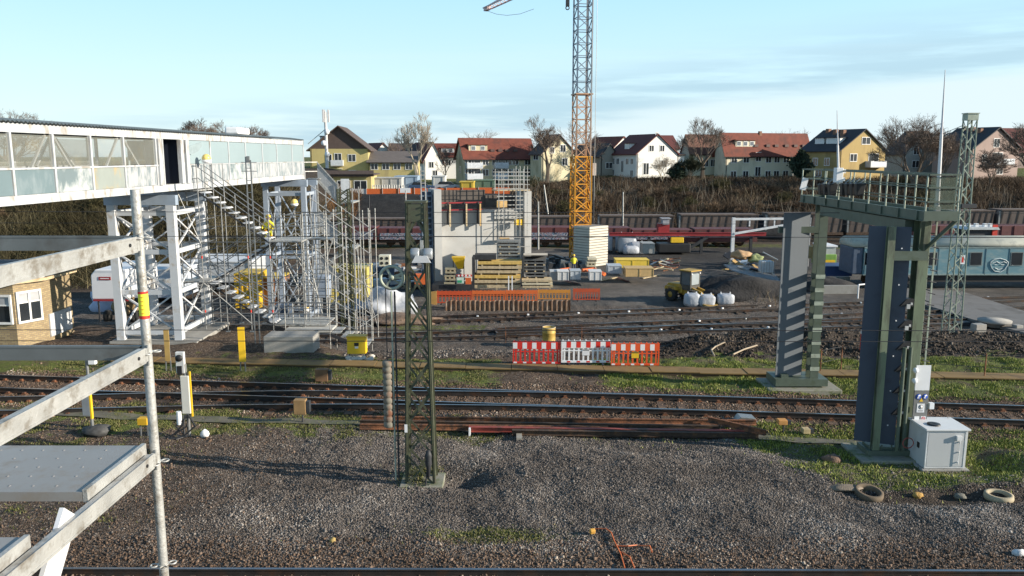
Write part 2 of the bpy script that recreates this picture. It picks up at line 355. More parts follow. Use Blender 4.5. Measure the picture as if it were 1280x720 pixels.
def ground_mat():
    m=bpy.data.materials.new('ground'); m.use_nodes=True; t=m.node_tree; n=t.nodes; l=t.links; b=n['Principled BSDF']; b.inputs['Roughness'].default_value=.92; b.inputs['Specular IOR Level'].default_value=.25
    g=n.new('ShaderNodeNewGeometry')
    def at_(k):
        a=n.new('ShaderNodeAttribute'); a.attribute_name=k; return a.outputs['Fac']
    def noi(s,d=4,r=.6):
        x=n.new('ShaderNodeTexNoise'); x.inputs['Scale'].default_value=s; x.inputs['Detail'].default_value=d; x.inputs['Roughness'].default_value=r; l.new(g.outputs['Position'],x.inputs['Vector']); return x.outputs[0]
    def ramp(f,*st):
        r=n.new('ShaderNodeValToRGB'); e=r.color_ramp.elements
        while len(e)<len(st): e.new(.5)
        for q,(p,c) in zip(e,st): q.position=p; q.color=(*c,1)
        l.new(f,r.inputs[0]); return r.outputs[0]
    def mix(f,a,b_,bt='MIX'):
        x=n.new('ShaderNodeMixRGB'); x.blend_type=bt
        for i,s in enumerate((f,a,b_)):
            if isinstance(s,(int,float)): x.inputs[i].default_value=s
            elif isinstance(s,tuple): x.inputs[i].default_value=(*s,1)
            else: l.new(s,x.inputs[i])
        return x.outputs[0]
    def vor(s,out='Color'):
        x=n.new('ShaderNodeTexVoronoi'); x.inputs['Scale'].default_value=s; l.new(g.outputs['Position'],x.inputs['Vector']); return x
    def thr(a,lo,hi):
        r=n.new('ShaderNodeMapRange'); r.inputs['From Min'].default_value=lo; r.inputs['From Max'].default_value=hi; l.new(a,r.inputs[0]); return r.outputs[0]
    v=vor(24); v2=vor(9)
    sp=n.new('ShaderNodeSeparateColor'); l.new(v.outputs['Color'],sp.inputs[0]); cell=sp.outputs[0]; cell2=sp.outputs[1]
    gravel=ramp(cell,(0,(.045,.039,.035)),(.5,(.115,.102,.093)),(.85,(.19,.170,.155)),(1,(.34,.31,.29)))
    ballast=ramp(cell,(0,(.035,.026,.02)),(.5,(.10,.068,.048)),(.85,(.16,.115,.085)),(1,(.26,.21,.17)))
    dirt=ramp(noi(2.2,8,.7),(.3,(.024,.019,.016)),(.5,(.052,.040,.032)),(.7,(.10,.078,.062)))
    dirt=mix(thr(cell2,.86,1.),dirt,(.15,.12,.095))
    asph=ramp(noi(.25,6,.6),(.3,(.075,.070,.066)),(.5,(.115,.105,.098)),(.7,(.165,.15,.135)))
    asph=mix(thr(noi(3.,6,.7),.58,.72),asph,(.09,.07,.055))
    gn=noi(1.1,5,.65)
    grass=ramp(noi(9,6,.75),(.3,(.045,.055,.014)),(.5,(.11,.135,.03)),(.7,(.20,.22,.06)))
    grass=mix(thr(gn,.5,.62),grass,ramp(noi(14,4,.7),(.3,(.06,.05,.03)),(.7,(.16,.13,.075))))
    c=mix(at_('gravel'),ballast,gravel)
    c=mix(thr(mul2:=at_('dirt'),.35,.75),c,dirt)
    c=mix(thr(at_('asphalt'),.3,.7),c,asph)
    c=mix(at_('coal'),c,ramp(noi(1.2,6,.7),(.3,(.014,.015,.017)),(.7,(.04,.04,.042))))
    # grass with a ragged border
    ad=n.new('ShaderNodeMath'); ad.operation='ADD'; l.new(at_('grass'),ad.inputs[0])
    a2=n.new('ShaderNodeMath'); a2.operation='MULTIPLY_ADD'; l.new(noi(2.6,7,.75),a2.inputs[0]); a2.inputs[1].default_value=1.5; a2.inputs[2].default_value=-.75; l.new(a2.outputs[0],ad.inputs[1])
    c=mix(thr(ad.outputs[0],.42,.62),c,grass)
    c=mix(1.0,c,ramp(noi(.9,5,.6),(.3,(.72,.72,.72)),(.7,(1.18,1.16,1.12))),'MULTIPLY')
    l.new(c,b.inputs['Base Color'])
    bp=n.new('ShaderNodeBump'); bp.inputs['Strength'].default_value=.9; bp.inputs['Distance'].default_value=.045
    iv=n.new('ShaderNodeMath'); iv.operation='SUBTRACT'; iv.inputs[0].default_value=1; l.new(v.outputs['Distance'],iv.inputs[1])
    hh=n.new('ShaderNodeMath'); hh.operation='MULTIPLY_ADD'; l.new(cell2,hh.inputs[0]); hh.inputs[1].default_value=.7; l.new(iv.outputs[0],hh.inputs[2])
    l.new(hh.outputs[0],bp.inputs['Height']); l.new(bp.outputs[0],b.inputs['Normal'])
    return m
gm_=ground_mat()
go=npmesh('ground',np.array(V),Fq,gm_,{'grass':np.array(at[0]),'dirt':np.array(at[1]),'gravel':np.array(at[2]),'asphalt':np.array(at[3]),'coal':np.array(dk)},True); struct(go)
# sample heights from the finished grid
from bisect import bisect_right
ZG=np.array([v[2] for v in V]).reshape(ny,nx)
def zg(x,y):
    i=min(max(bisect_right(XS,x)-1,0),nx-2); j=min(max(bisect_right(YS,y)-1,0),ny-2)
    a=(x-XS[i])/(XS[i+1]-XS[i]); b=(y-YS[j])/(YS[j+1]-YS[j])
    return float((ZG[j,i]*(1-a)+ZG[j,i+1]*a)*(1-b)+(ZG[j+1,i]*(1-a)+ZG[j+1,i+1]*a)*b)
# ---------------------------------------------------------------- loose stones
def attr_mat(name,stops,rough=.9,spec=.3):
    m=bpy.data.materials.new(name); m.use_nodes=True; t=m.node_tree; b=t.nodes['Principled BSDF']; b.inputs['Roughness'].default_value=rough; b.inputs['Specular IOR Level'].default_value=spec
    a=t.nodes.new('ShaderNodeAttribute'); a.attribute_name='tone'; r=t.nodes.new('ShaderNodeValToRGB'); e=r.color_ramp.elements
    while len(e)<len(stops): e.new(.5)
    for q,(p,c) in zip(e,stops): q.position=p; q.color=(*c,1)
    t.links.new(a.outputs['Fac'],r.inputs[0]); t.links.new(r.outputs[0],b.inputs['Base Color']); return m
def stones(name,label,n,xr,yr,size,m,keep):
    octa=np.array([(1,0,0),(-.9,.2,0),(.1,1,0),(0,-1,.1),(.1,0,.8),(0,.1,-.7)],float)
    fc=np.array([(0,2,4),(2,1,4),(1,3,4),(3,0,4),(2,0,5),(1,2,5),(3,1,5),(0,3,5)])
    P=[]
    while len(P)<n:
        x=random.uniform(*xr); y=random.uniform(*yr)
        if random.random()<keep(x,y): P.append((x,y,zg(x,y)))
    P=np.array(P); k=len(P)
    s=RNG.lognormal(math.log(size),.33,(k,1,1))*RNG.uniform(.65,1.25,(k,1,3))
    q=RNG.normal(size=(k,3,3)); q,_=np.linalg.qr(q)
    W=(octa[None]+RNG.uniform(-.22,.22,(k,6,3)))*s
    W=np.einsum('kij,kjl->kil',W,q)+P[:,None,:]+np.array([0,0,size*.25])
    Fc=(fc[None]+np.arange(k)[:,None,None]*6).reshape(-1,3)
    o=npmesh(name,W.reshape(-1,3),Fc,m,{'tone':np.repeat(np.clip(RNG.random(k)*.85+np.array([.05+.42*nz(q[0],q[1],.5,31)+.22*nz(q[0],q[1],1.7,33) for q in P]),0,1),6)}); o['kind']='stuff'; tag(o,label,'gravel'); return o
GST=attr_mat('stone_grey',[(0,(.055,.045,.039)),(.45,(.138,.117,.102)),(.85,(.215,.188,.167)),(1,(.36,.33,.30))])
BST=attr_mat('stone_brown',[(0,(.04,.027,.019)),(.5,(.135,.088,.060)),(.9,(.22,.155,.115)),(1,(.38,.32,.26))])
stones('gravel','loose grey gravel spread over the foreground between the tracks',150000,(-12,13.5),(15.2,23.0),.017,GST,lambda x,y:(zone(x,y)[2]**1.3)*(.15+.85*(1-zone(x,y)[0]))*(1-.93*min(1,zone(x,y)[1])) if y<Ymain(x)-1.6 else 0)
stones('ballast','brown stained track ballast beside and between the rails',70000,(-19,19),(14.0,31.),.024,BST,
 lambda x,y: 1. if (y<15.9 or abs(y-Ymain(x))<2.2) else (.12*(1-zone(x,y)[2]) if y<24 else .05))
CLD=attr_mat('earth_clod',[(0,(.018,.014,.011)),(.5,(.05,.038,.029)),(.9,(.11,.085,.065)),(1,(.2,.17,.14))])
stones('earth_clods','dark earth clods and rubble heaped beyond the cable trough on the right',9000,(5,26),(31.2,37),.055,CLD,lambda x,y:.25+.75*max(0,min(1,2.2*nz(x,y,.8,41)+.3)))
stones('crushed_stone','scattered crushed stone on the bank left of the red and white barriers',5000,(-7,5),(31.2,40),.04,GST,lambda x,y:.6)
# ---------------------------------------------------------------- grass
def grass(name,label,n,xr,yr,hgt,m,keep):
    P=[]; tries=0
    while len(P)<n and tries<n*60:
        tries+=1
        x=random.uniform(*xr); y=random.uniform(*yr)
        if random.random()<keep(x,y): P.append((x,y,zg(x,y)-.01))
    P=np.array(P); k=len(P); a=RNG.uniform(0,2*PI,k); h=hgt*RNG.uniform(.4,1.3,k); ww=.012*RNG.uniform(.7,1.6,k); ln=RNG.uniform(-.7,.7,(k,2))
    side=np.stack([np.cos(a),np.sin(a),np.zeros(k)],-1)*ww[:,None]
    top=P+np.stack([ln[:,0]*h,ln[:,1]*h,h],-1)
    W=np.stack([P-side,P+side,top],1).reshape(-1,3); Fc=np.arange(3*k).reshape(-1,3)
    o=npmesh(name,W,Fc,m,{'tone':np.repeat(RNG.random(k),3)}); o['kind']='stuff'; tag(o,label,'grass'); return o
GRM=attr_mat('grass_blade',[(0,(.05,.065,.012)),(.4,(.145,.185,.028)),(.75,(.26,.30,.055)),(1,(.38,.36,.14))],.7)
GRD=attr_mat('grass_dry',[(0,(.045,.05,.014)),(.4,(.105,.12,.03)),(.8,(.18,.18,.06)),(1,(.28,.24,.12))],.7)
def gk(x,y):
    g=zone(x,y)[0]*(.25+1.7*max(0,nz(x,y,1.1,7)+.12)); return g if g>.3 else g*.12
grass('grass','fresh green grass patches beside the near tracks',60000,(2,20),(17,31),.09,GRM,gk)
grass('dry_grass','thin olive grass between gravel and rails on the left half',62000,(-19,2.5),(15,31),.062,GRD,gk)
# ---------------------------------------------------------------- tracks
def rail_profile(mb,pts,zb):
    prof=[(-.07,0),(.07,0),(.07,.012),(.012,.03),(.012,.115),(.034,.125),(.034,.155),(-.034,.155),(-.034,.125),(-.012,.115),(-.012,.03),(-.07,.012)]
    n=len(prof); vs=[]
    for i,p in enumerate(pts):
        a=pts[max(0,i-1)]; b=pts[min(len(pts)-1,i+1)]; d=(b-a); nn=Vector((-d.y,d.x,0)).normalized()
        z=zb(p)
        vs+=[(p.x+nn.x*a_,p.y+nn.y*a_,z+b_) for a_,b_ in prof]
    for i in range(len(pts)-1):
        for k in range(n):
            f=(i*n+k,i*n+(k+1)%n,(i+1)*n+(k+1)%n,(i+1)*n+k)
            mb.f.append(f); mb.m.append(1 if k==6 else 0); mb.sm.append(False)
    mb.v+=[tuple(v) for v in vs]
    return mb
def curve_pts(ctrl,step=1.5):
    """polyline through (x,y) control points, smoothed (Catmull-Rom)"""
    out=[]; c=[ctrl[0]]+ctrl+[ctrl[-1]]
    for i in range(1,len(c)-2):
        p0,p1,p2,p3=[Vector((*q,0)) for q in (c[i-1],c[i],c[i+1],c[i+2])]
        n=max(1,int((p2-p1).length/step))
        for k in range(n):
            t=k/n; out.append(.5*((2*p1)+(p2-p0)*t+(2*p0-5*p1+4*p2-p3)*t*t+(3*p1-p0-3*p2+p3)*t**3))
    out.append(Vector((*ctrl[-1],0))); return out
def track(label,ctrl,sm,spacing=.63,group='railway tracks of the yard',zfix=None,x0=-1e9,x1=1e9,sl=2.5,skip_sleep=False):
    pts=curve_pts(ctrl); mid=pts[len(pts)//2]; zb=(lambda p:zt(p.x,p.y)+.03) if zfix is None else (lambda p:zfix)
    t=T('railway_track',label,'railway track',(mid.x,mid.y,zb(mid)),0,group)
    for s in (.75,-.75):
        q=[]
        for i,p in enumerate(pts):
            a=pts[max(0,i-1)]; b=pts[min(len(pts)-1,i+1)]; d=b-a; nn=Vector((-d.y,d.x,0)).normalized(); q.append(p+nn*s)
        rail_profile(MB(),q,zb).build('rail',[RAILM,RAILTOP],t)
    if skip_sleep: return t
    proto=None; k=0; acc=0; last=pts[0]; rest=MB()
    for a,b in zip(pts,pts[1:]):
        L_=(b-a).length; d=(b-a)/L_; pos=spacing-acc
        while pos<L_:
            p=a+d*pos; ang=math.atan2(d.y,d.x)
            if x0<p.x<x1:
                if k<100:
                    if proto is None:
                        m=MB(); m.cbox((0,0,-.085),(.26,sl,.14))
                        for s in (-.75,.75):
                            m.cbox((0,s,-.005),(.17,.38,.03),mi=1); m.cbox((0,s+.13,.03),(.09,.09,.06),mi=1); m.cbox((0,s-.13,.03),(.09,.09,.06),mi=1)
                        proto=m.build('sleeper',[sm,RUST if sm is SLEEPR else DRUST],t,world=False); o=proto
                    else: o=proto.copy(); COL.objects.link(o); o.parent=t
                    o.location=(p.x-mid.x,p.y-mid.y,zb(p)-zb(mid)); o.rotation_euler=(0,0,ang+random.uniform(-.03,.03))
                else: rest.cbox((p.x,p.y,zb(p)-.06),(.26,sl,.14),ang)
                k+=1
            pos+=spacing
        acc=(L_-(pos-spacing))
    if rest.v: rest.build('sleeper_row',sm,t,kind='stuff')
    return t
def gpt(px,py,z): p=onplane(px,py,z); return (p.x,p.y)
def ext(a,b,xa,xb):
    s=(b[1]-a[1])/(b[0]-a[0]); return [(xa,a[1]+s*(xa-a[0])),a,b,(xb,b[1]+s*(xb-b[0]))]
ym=lambda x:Ymain(x)
track('straight main line track with rusty sleepers crossing the whole picture',[(-34,ym(-34)),(0,ym(0)),(34,ym(34))],SLEEPR,zfix=.03,x0=-24,x1=22)
# diverging track: near rail measured
nr=[gpt(0,513,.18),gpt(125,509.5,.18),gpt(320,505.5,.18),gpt(480,505,.18),gpt(640,506.5,.18)]
dv=[(x,y+.75) for x,y in nr]; dv=[(-24,dv[0][1]-.5)]+dv+[(3.5,ym(3.5)-.05),(7.5,ym(7.5))]
track('curved track leaving the main line towards the lower left edge',dv,SLEEPR,zfix=.026,x0=-24,x1=-3.5,group='railway tracks of the yard')
# track along the bottom edge
y0=onplane(640,711,.17).y-.75; track('dark track along the bottom edge of the photo, only its far rail showing',[(-20,y0+.1),(0,y0+.02),(20,y0-.1)],SLEEP,zfix=.0,x0=-12,x1=12)
# far tracks at the lower level
fz=FARZ+.17
def far(label,l,r,**k):
    a=gpt(*l,fz); b=gpt(*r,fz); a=(a[0],a[1]-.75); b=(b[0],b[1]-.75); track(label,ext(a,b,k.get('xa',-60),k.get('xb',75)),SLEEP,.66,zfix=FARZ+.03,x0=-34,x1=36)
far('farthest of the three yard tracks, running close below the sheet pile wall',(440,398.5),(1280,370))
far('middle yard track, starting at the olive strip and climbing to the right',(700,406.5),(1280,383),xa=-1)
far('nearest yard track, behind the red and white barriers',(440,417),(1280,396))
a=gpt(440,299,fz); b=gpt(1280,300,fz); track('distant track under the parked maroon freight wagons',ext((a[0],a[1]-.75),(b[0],b[1]-.75),-70,90),SLEEP,zfix=FARZ+.03,skip_sleep=True)
# yard road crossing
p=[onplane(x,y,FARZ+.05) for x,y in ((1105,361),(1200,366),(1300,398),(1300,424),(1215,402),(1120,372))]
m=MB(); n_=len(p); m.add([(q.x,q.y,FARZ+.05) for q in p],[tuple(range(n_))[::-1]]); m.add([(q.x,q.y,FARZ+.21) for q in p],[tuple(range(n_))]); 
vs=[(q.x,q.y,FARZ+.05) for q in p]+[(q.x,q.y,FARZ+.21) for q in p]; m.add(vs,[(k,(k+1)%n_,n_+(k+1)%n_,n_+k) for k in range(n_)])
struct(m.build('crossing',mat('crossing_conc',(.15,.145,.14),.9,0,.15,.5,c2=(.10,.095,.09),c2a=.4,c2s=.6)))
# narrow trodden path in front of the main track
m=MB(); xs=np.linspace(-17,11,57); pv=[]
for x in xs:
    y=ym(x)-2.75+.1*nz(x,0,.5); pv+=[(x,y-.24,zg(x,y-.24)+.035),(x,y+.2,zg(x,y+.2)+.035)]
m.add(pv,[(2*i,2*i+2,2*i+3,2*i+1) for i in range(56)]); struct(m.build('path',mat('path_slab',(.12,.11,.085),.9,0,.25,2,c2=(.09,.1,.04),c2a=.45,c2s=1.2)))
# ================================================================ NEAR SCENE
def onx(px,py,X):
    d=ray(px,py); t=X/d.x; return Vector((X,d.y*t,H+d.z*t))
# ---------------------------------------------------------------- scaffold in the foreground
def scaffold_near():
    Y=4.1; X=-1.92; z1,z2,z3=zy(304,Y),zy(441,Y),zy(571,Y)
    zs=[zy(297,Y),zy(440,Y),zy(577,Y),zy(705,Y)]
    t=T('scaffold','galvanised scaffold corner with guard rails and a metal deck in the lower left foreground','scaffold',(X,Y,z3-2))
    s=MB(); s.tube((X,Y,z3-2.4),(X,Y,zy(237,Y)),.0242,n=20,cap=False); s.lathe((X,Y,0),[(.0242,zy(237,Y)),(.019,zy(237,Y)),(.019,zy(245,Y))],n=20)
    st=s.build('standard',GALVW,t)
    k=MB(); k.tube((X,Y,zy(394,Y)),(X,Y,zy(367,Y)),.0249,n=20,cap=False); k.tube((X,Y,zy(398,Y)),(X,Y,zy(394,Y)),.0249,n=20,cap=False,mi=1); k.tube((X,Y,zy(367,Y)),(X,Y,zy(364,Y)),.0249,n=20,cap=False,mi=1)
    for j in range(5): k.cbox((X+.004,Y-.0252,zy(371+j*5,Y)),(.022-.003*(j%3),.0006,.0022),mi=1)
    k.build('sticker',[mat('sticker_yellow',(.75,.72,.05)),REDP],st)
    for z in zs:
        r=MB(); n=24
        r.lathe((X,Y,z),[(.024,-.004),(.03,-.004),(.03,.004),(.024,.004)],n=n)
        for a in range(4): # rosette drawn as four open lobes
            ca=a*PI/2+.4; c=(X+.047*math.cos(ca),Y+.047*math.sin(ca),z); r.ring(c,.019,.0045,n=14,m_=6)
        r.build('rosette',GALVW,t)
    for z in (z1,z2,z3):
        m=MB(); x0,x1=X-.018,X+.018; h=.037
        m.box(x0,x1,.5,Y-.06,z-h,z+h); 
        m.box(x1,x1+.003,.5,Y-.06,z+h-.008,z+h+.003); m.box(x1,x1+.003,.5,Y-.06,z-h-.003,z-h+.008)
        o=m.build('guard_rail',GALVW,t)
        e=MB(); e.tube((x1+.001,Y-.14,z+.004),(x1+.006,Y-.14,z+.004),.009,n=12); e.build('bolt_hole',BLACK,o)
        w_=MB(); w_.cbox((X+.01,Y-.035,z),(.02,.05,.07)); w_.bar((X+.02,Y-.03,z-.06),(X+.02,Y-.03,z+.05),.006,.014); w_.build('wedge_head',GALVW,t)
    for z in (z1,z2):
        m=MB(); m.box(-5.2,X-.03,Y-.018,Y+.018,z-.037,z+.037); m.box(-5.2,X-.03,Y-.021,Y-.018,z+.03,z+.04); m.build('cross_rail',mat('cross_rail',(.16,.17,.17),.5,.4,.2,5,c2=(.1,.09,.08),c2a=.3),t)  # darker steel than the guard rails: shade on the camera-facing side is in the colour
    for (ya,yb) in ((3.47,Y-.03),(2.42,3.03)):
        m=MB(); z=z3+.075; m.box(-5.2,X-.055,ya,yb,z-.004,z); m.box(-5.2,X-.055,ya,ya+.006,z-.045,z-.004); m.box(-5.2,X-.055,yb-.006,yb,z-.045,z-.004)
        for i in range(28):
            for j in range(5): m.lathe((-5.1+i*.11+.03*(j%2),ya+.07+j*(yb-ya-.14)/4,z),[(.008,0),(.006,.002),(.001,.003)],n=6)
        o=m.build('deck_plank',mat('deck_metal',(.30,.29,.28),.5,.25,.1,2,c2=(.28,.25,.22),c2a=.4,c2s=7),t)
        e=MB(); e.box(X-.052,X-.03,ya,yb,z-.05,z+.012); e.build('end_bracket',GALVW,o)
    a=onx(86,640,X-.02); b=onx(58,735,X-.02)
    m=MB(); m.bar(a,b,.02,.13,up=(0,1,.0)); m.build('support_strut',mat('strut_alu',(.72,.72,.73),.4,.2,.05)  ,t)
scaffold_near()
# ---------------------------------------------------------------- lattice mast builder
def lattice(name,mast,base,wb,wt,h,n,pat='X',cm=GREENM,leg=.07,br=.035,db=None,dt=None,mt=None,lname='leg',bname='bracing'):
    """four corner angles and bracing; base (x,y,z); widths bottom and top; depth too"""
    db=db or wb; dt=dt or wt; bx,by,bz=base; C=[]
    def cor(i,z):
        f=z/h; w_=lerp(wb,wt,f)/2; d=lerp(db,dt,f)/2; sx,sy=((-1,-1),(1,-1),(1,1),(-1,1))[i]; return Vector((bx+sx*w_,by+sy*d,bz+z))
    for i in range(4):
        m=MB(); p,q=cor(i,0),cor(i,h); sx,sy=((-1,-1),(1,-1),(1,1),(-1,1))[i]
        m.bar(p,q,leg,.012,up=(0,1,0)); m.bar(p-Vector((sx*-leg/2*-1,0,0))*0+Vector((sx*0,0,0)),q,.012,leg,up=(0,1,0))
        m.build(lname,cm,mast)
    m=MB(); zs=[h*(1-(1-k/n)**1.0) for k in range(n+1)]
    for i in range(4):
        j=(i+1)%4
        for k in range(n):
            a,b=zs[k],zs[k+1]
            up=(0,1,0) if i%2==0 else (1,0,0)
            if pat=='X': m.bar(cor(i,a),cor(j,b),br,.008,up=up) ; m.bar(cor(j,a),cor(i,b),br,.008,up=up)
            elif pat=='Z': m.bar(cor(i,a) if k%2 else cor(j,a),cor(j,b) if k%2 else cor(i,b),br,.01,up=up)
            elif pat=='XH': m.bar(cor(i,a),cor(j,b),br,br); m.bar(cor(j,a),cor(i,b),br,br); m.bar(cor(i,a),cor(j,a),br,br)
            elif pat=='K':
                mid=(cor(i,a)+cor(j,a))/2; m.bar(cor(i,b),mid,br,br); m.bar(cor(j,b),mid,br,br); m.bar(cor(i,a),cor(j,a),br,br)
    m.build(bname,cm if not mt else mt,mast)
    return cor
def near_mast():
    x,y=-2.25,18.9; b=(x,y,zg(x,y)-.05)
    t=T('catenary_mast','olive green lattice mast with crossed bracing standing in the gravel left of centre','mast',b)
    h=zy(252,y)-b[2]; cor=lattice('m',t,b,.68,.40,h,9,'X',GREENM,.085,.05,db=.5,dt=.36)
    m=MB(); m.cbox((x,y,b[2]+h),(.5,.45,.05)); m.build('cap',GREENM,t)
    for s in (-1,1):
        m=MB(); w_=.24; z0=zy(292,y)
        m.cbox((x+.02,y-.2,b[2]+h-.25),(.40,.012,.42)) if s<0 else None
        if s<0:
            for i in (-1,1):
                for k in range(3): m.tube((x+i*.16,y-.24,zy(258+k*8,y)),(x+i*.16,y-.22,zy(258+k*8,y)),.02,n=8)
            m.build('gusset_plate',GREENM,t)
    m=MB(); m.box(x-.5,x+.56,y-.45,y+.45,b[2]-.2,b[2]+.05); m.build('footing',mat('mossy_conc',(.24,.23,.19),.9,0,.2,2,c2=(.1,.12,.05),c2a=.45,c2s=2),t,bevel=.02)
    m=MB(); m.cbox((x-.32,y-.33,zy(530,y)),(.07,.01,.2)); m.build('number_plate',WHITE,t)
    # tensioning arm and wheel
    wx=XA(491,y,4.9); wz=zy(346,y)
    m=MB(); m.bar((wx,y-.12,wz),(x-.2,y-.1,wz+.14),.06,.06); m.bar((x-.22,y-.1,wz+.3),(x-.22,y-.1,wz-.3),.05,.05); m.bar((wx,y-.05,wz-.04),(x-.2,y,wz-.3),.04,.04); m.build('arm',GREENL,t)
    wl=T('tension_wheel','x','x'); del wl['label']; del wl['category']; wl.parent=t; wl.location=Vector((wx,y-.12,wz))-WL(t)
    m=MB(); m.ring((0,0,0),.27,.04,n=32,axis='Y'); m.build('rim',GREENL,wl,world=False)
    m=MB(); m.lathe((0,-.05,0),[(.0,0),(.06,0),(.06,.1),(0,.1)],n=14,axis='Y')
    for k in range(3):
        a=PI/2+k*2*PI/3+.5; m.bar((0,0,0),(.26*math.cos(a),0,.26*math.sin(a)),.035,.05)
    m.build('spokes',GREENL,wl,world=False)
    cx=XA(486,y,2.4); zt_w,zb_w=zy(449,y),zy(532,y)
    m=MB(); m.tube((cx,y-.12,wz-.1),(cx,y-.12,zt_w),.012); m.build('cable',DARKM,t)
    m=MB(); nseg=11; hh=(zt_w-zb_w)/nseg
    pr=[]
    for k in range(nseg):
        z=zb_w+k*hh; pr+=[(.105,z+.012),(.125,z+.03),(.125,z+hh-.03),(.105,z+hh-.012)]
    m.lathe((cx,y-.12,0),[(.0,zb_w)]+pr+[(0,zt_w)],n=16); m.build('tension_weight',[mat('weight_stack',(.2,.185,.15),.85,0,.3,6,c2=(.16,.07,.04),c2a=.5,c2s=3)],t)
    for dx,mt_ in ((.14,GREENL),(.22,DARKM)):
        m=MB(); m.tube((cx+dx,y-.15,b[2]+.1),(cx+dx,y-.15,wz-.33),.022,n=8); m.build('guide_rod',mt_,t)
    m=MB()
    for z in (.5,2.2,3.6): m.bar((cx+.18,y-.12,b[2]+z),(x-.2,y-.12,b[2]+z),.03,.03)
    m.build('guide_bracket',GREENM,t)
    m=MB(); m.lathe((x+.22,y-.4,0),[(0,zy(590,y)),(.03,zy(588,y)),(.05,zy(578,y)),(.085,zy(572,y)),(.075,zy(566,y)),(.09,zy(562,y)),(.05,zy(556,y)),(0,zy(555,y))],n=12); m.tube((x+.13,y-.4,b[2]),(x+.2,y-.4,zy(575,y)),.02)
    m.build('cable_end_box',DARKM,t)
    m=MB(); m.tube((x+.28,y-.30,zy(330,y)),(x+.37,y-.36,b[2]+.1),.02,n=6); m.build('conduit',GREENM,t)
    # floodlight pair
    fx=XA(530,y,5.5); fz=zy(317,y); fy=y-.45
    f=T('floodlight','pair of white round floodlights hung on the olive lattice mast','lamp',(fx,fy,fz))
    for s in (-1,1):
        m=MB(); M_=[(0,.02),(.13,.0),(.15,.04),(.15,.16),(.09,.22),(0,.23)]
        m.lathe((fx+s*.15,fy-.0,fz+.05),[(0,-.1),(.12,-.1),(.135,-.07),(.135,.07),(.12,.1),(0,.1)],n=18,axis='X'); m.build('lamp_housing',mat('lamp_grey',(.34,.36,.38),.35,.3,.05),f)
    m=MB(); m.prism([(-.13,.02),(.13,.02),(.22,-.14),(-.22,-.14)],fy-.16,fy-.1); 
    m.v=[(v[0]+fx,v[1],v[2]+fz) for v in m.v]; m.build('reflector',mat('lamp_face',(.72,.73,.75),.2,.3,.03),f)
    m=MB(); m.bar((fx,fy+.03,fz+.02),(fx,fy+.03,fz+.36),.07,.05); m.bar((fx,fy+.03,fz+.22),(x+.1,y-.18,fz+.22),.04,.04); m.build('mounting_arm',GALVW,f)
near_mast()
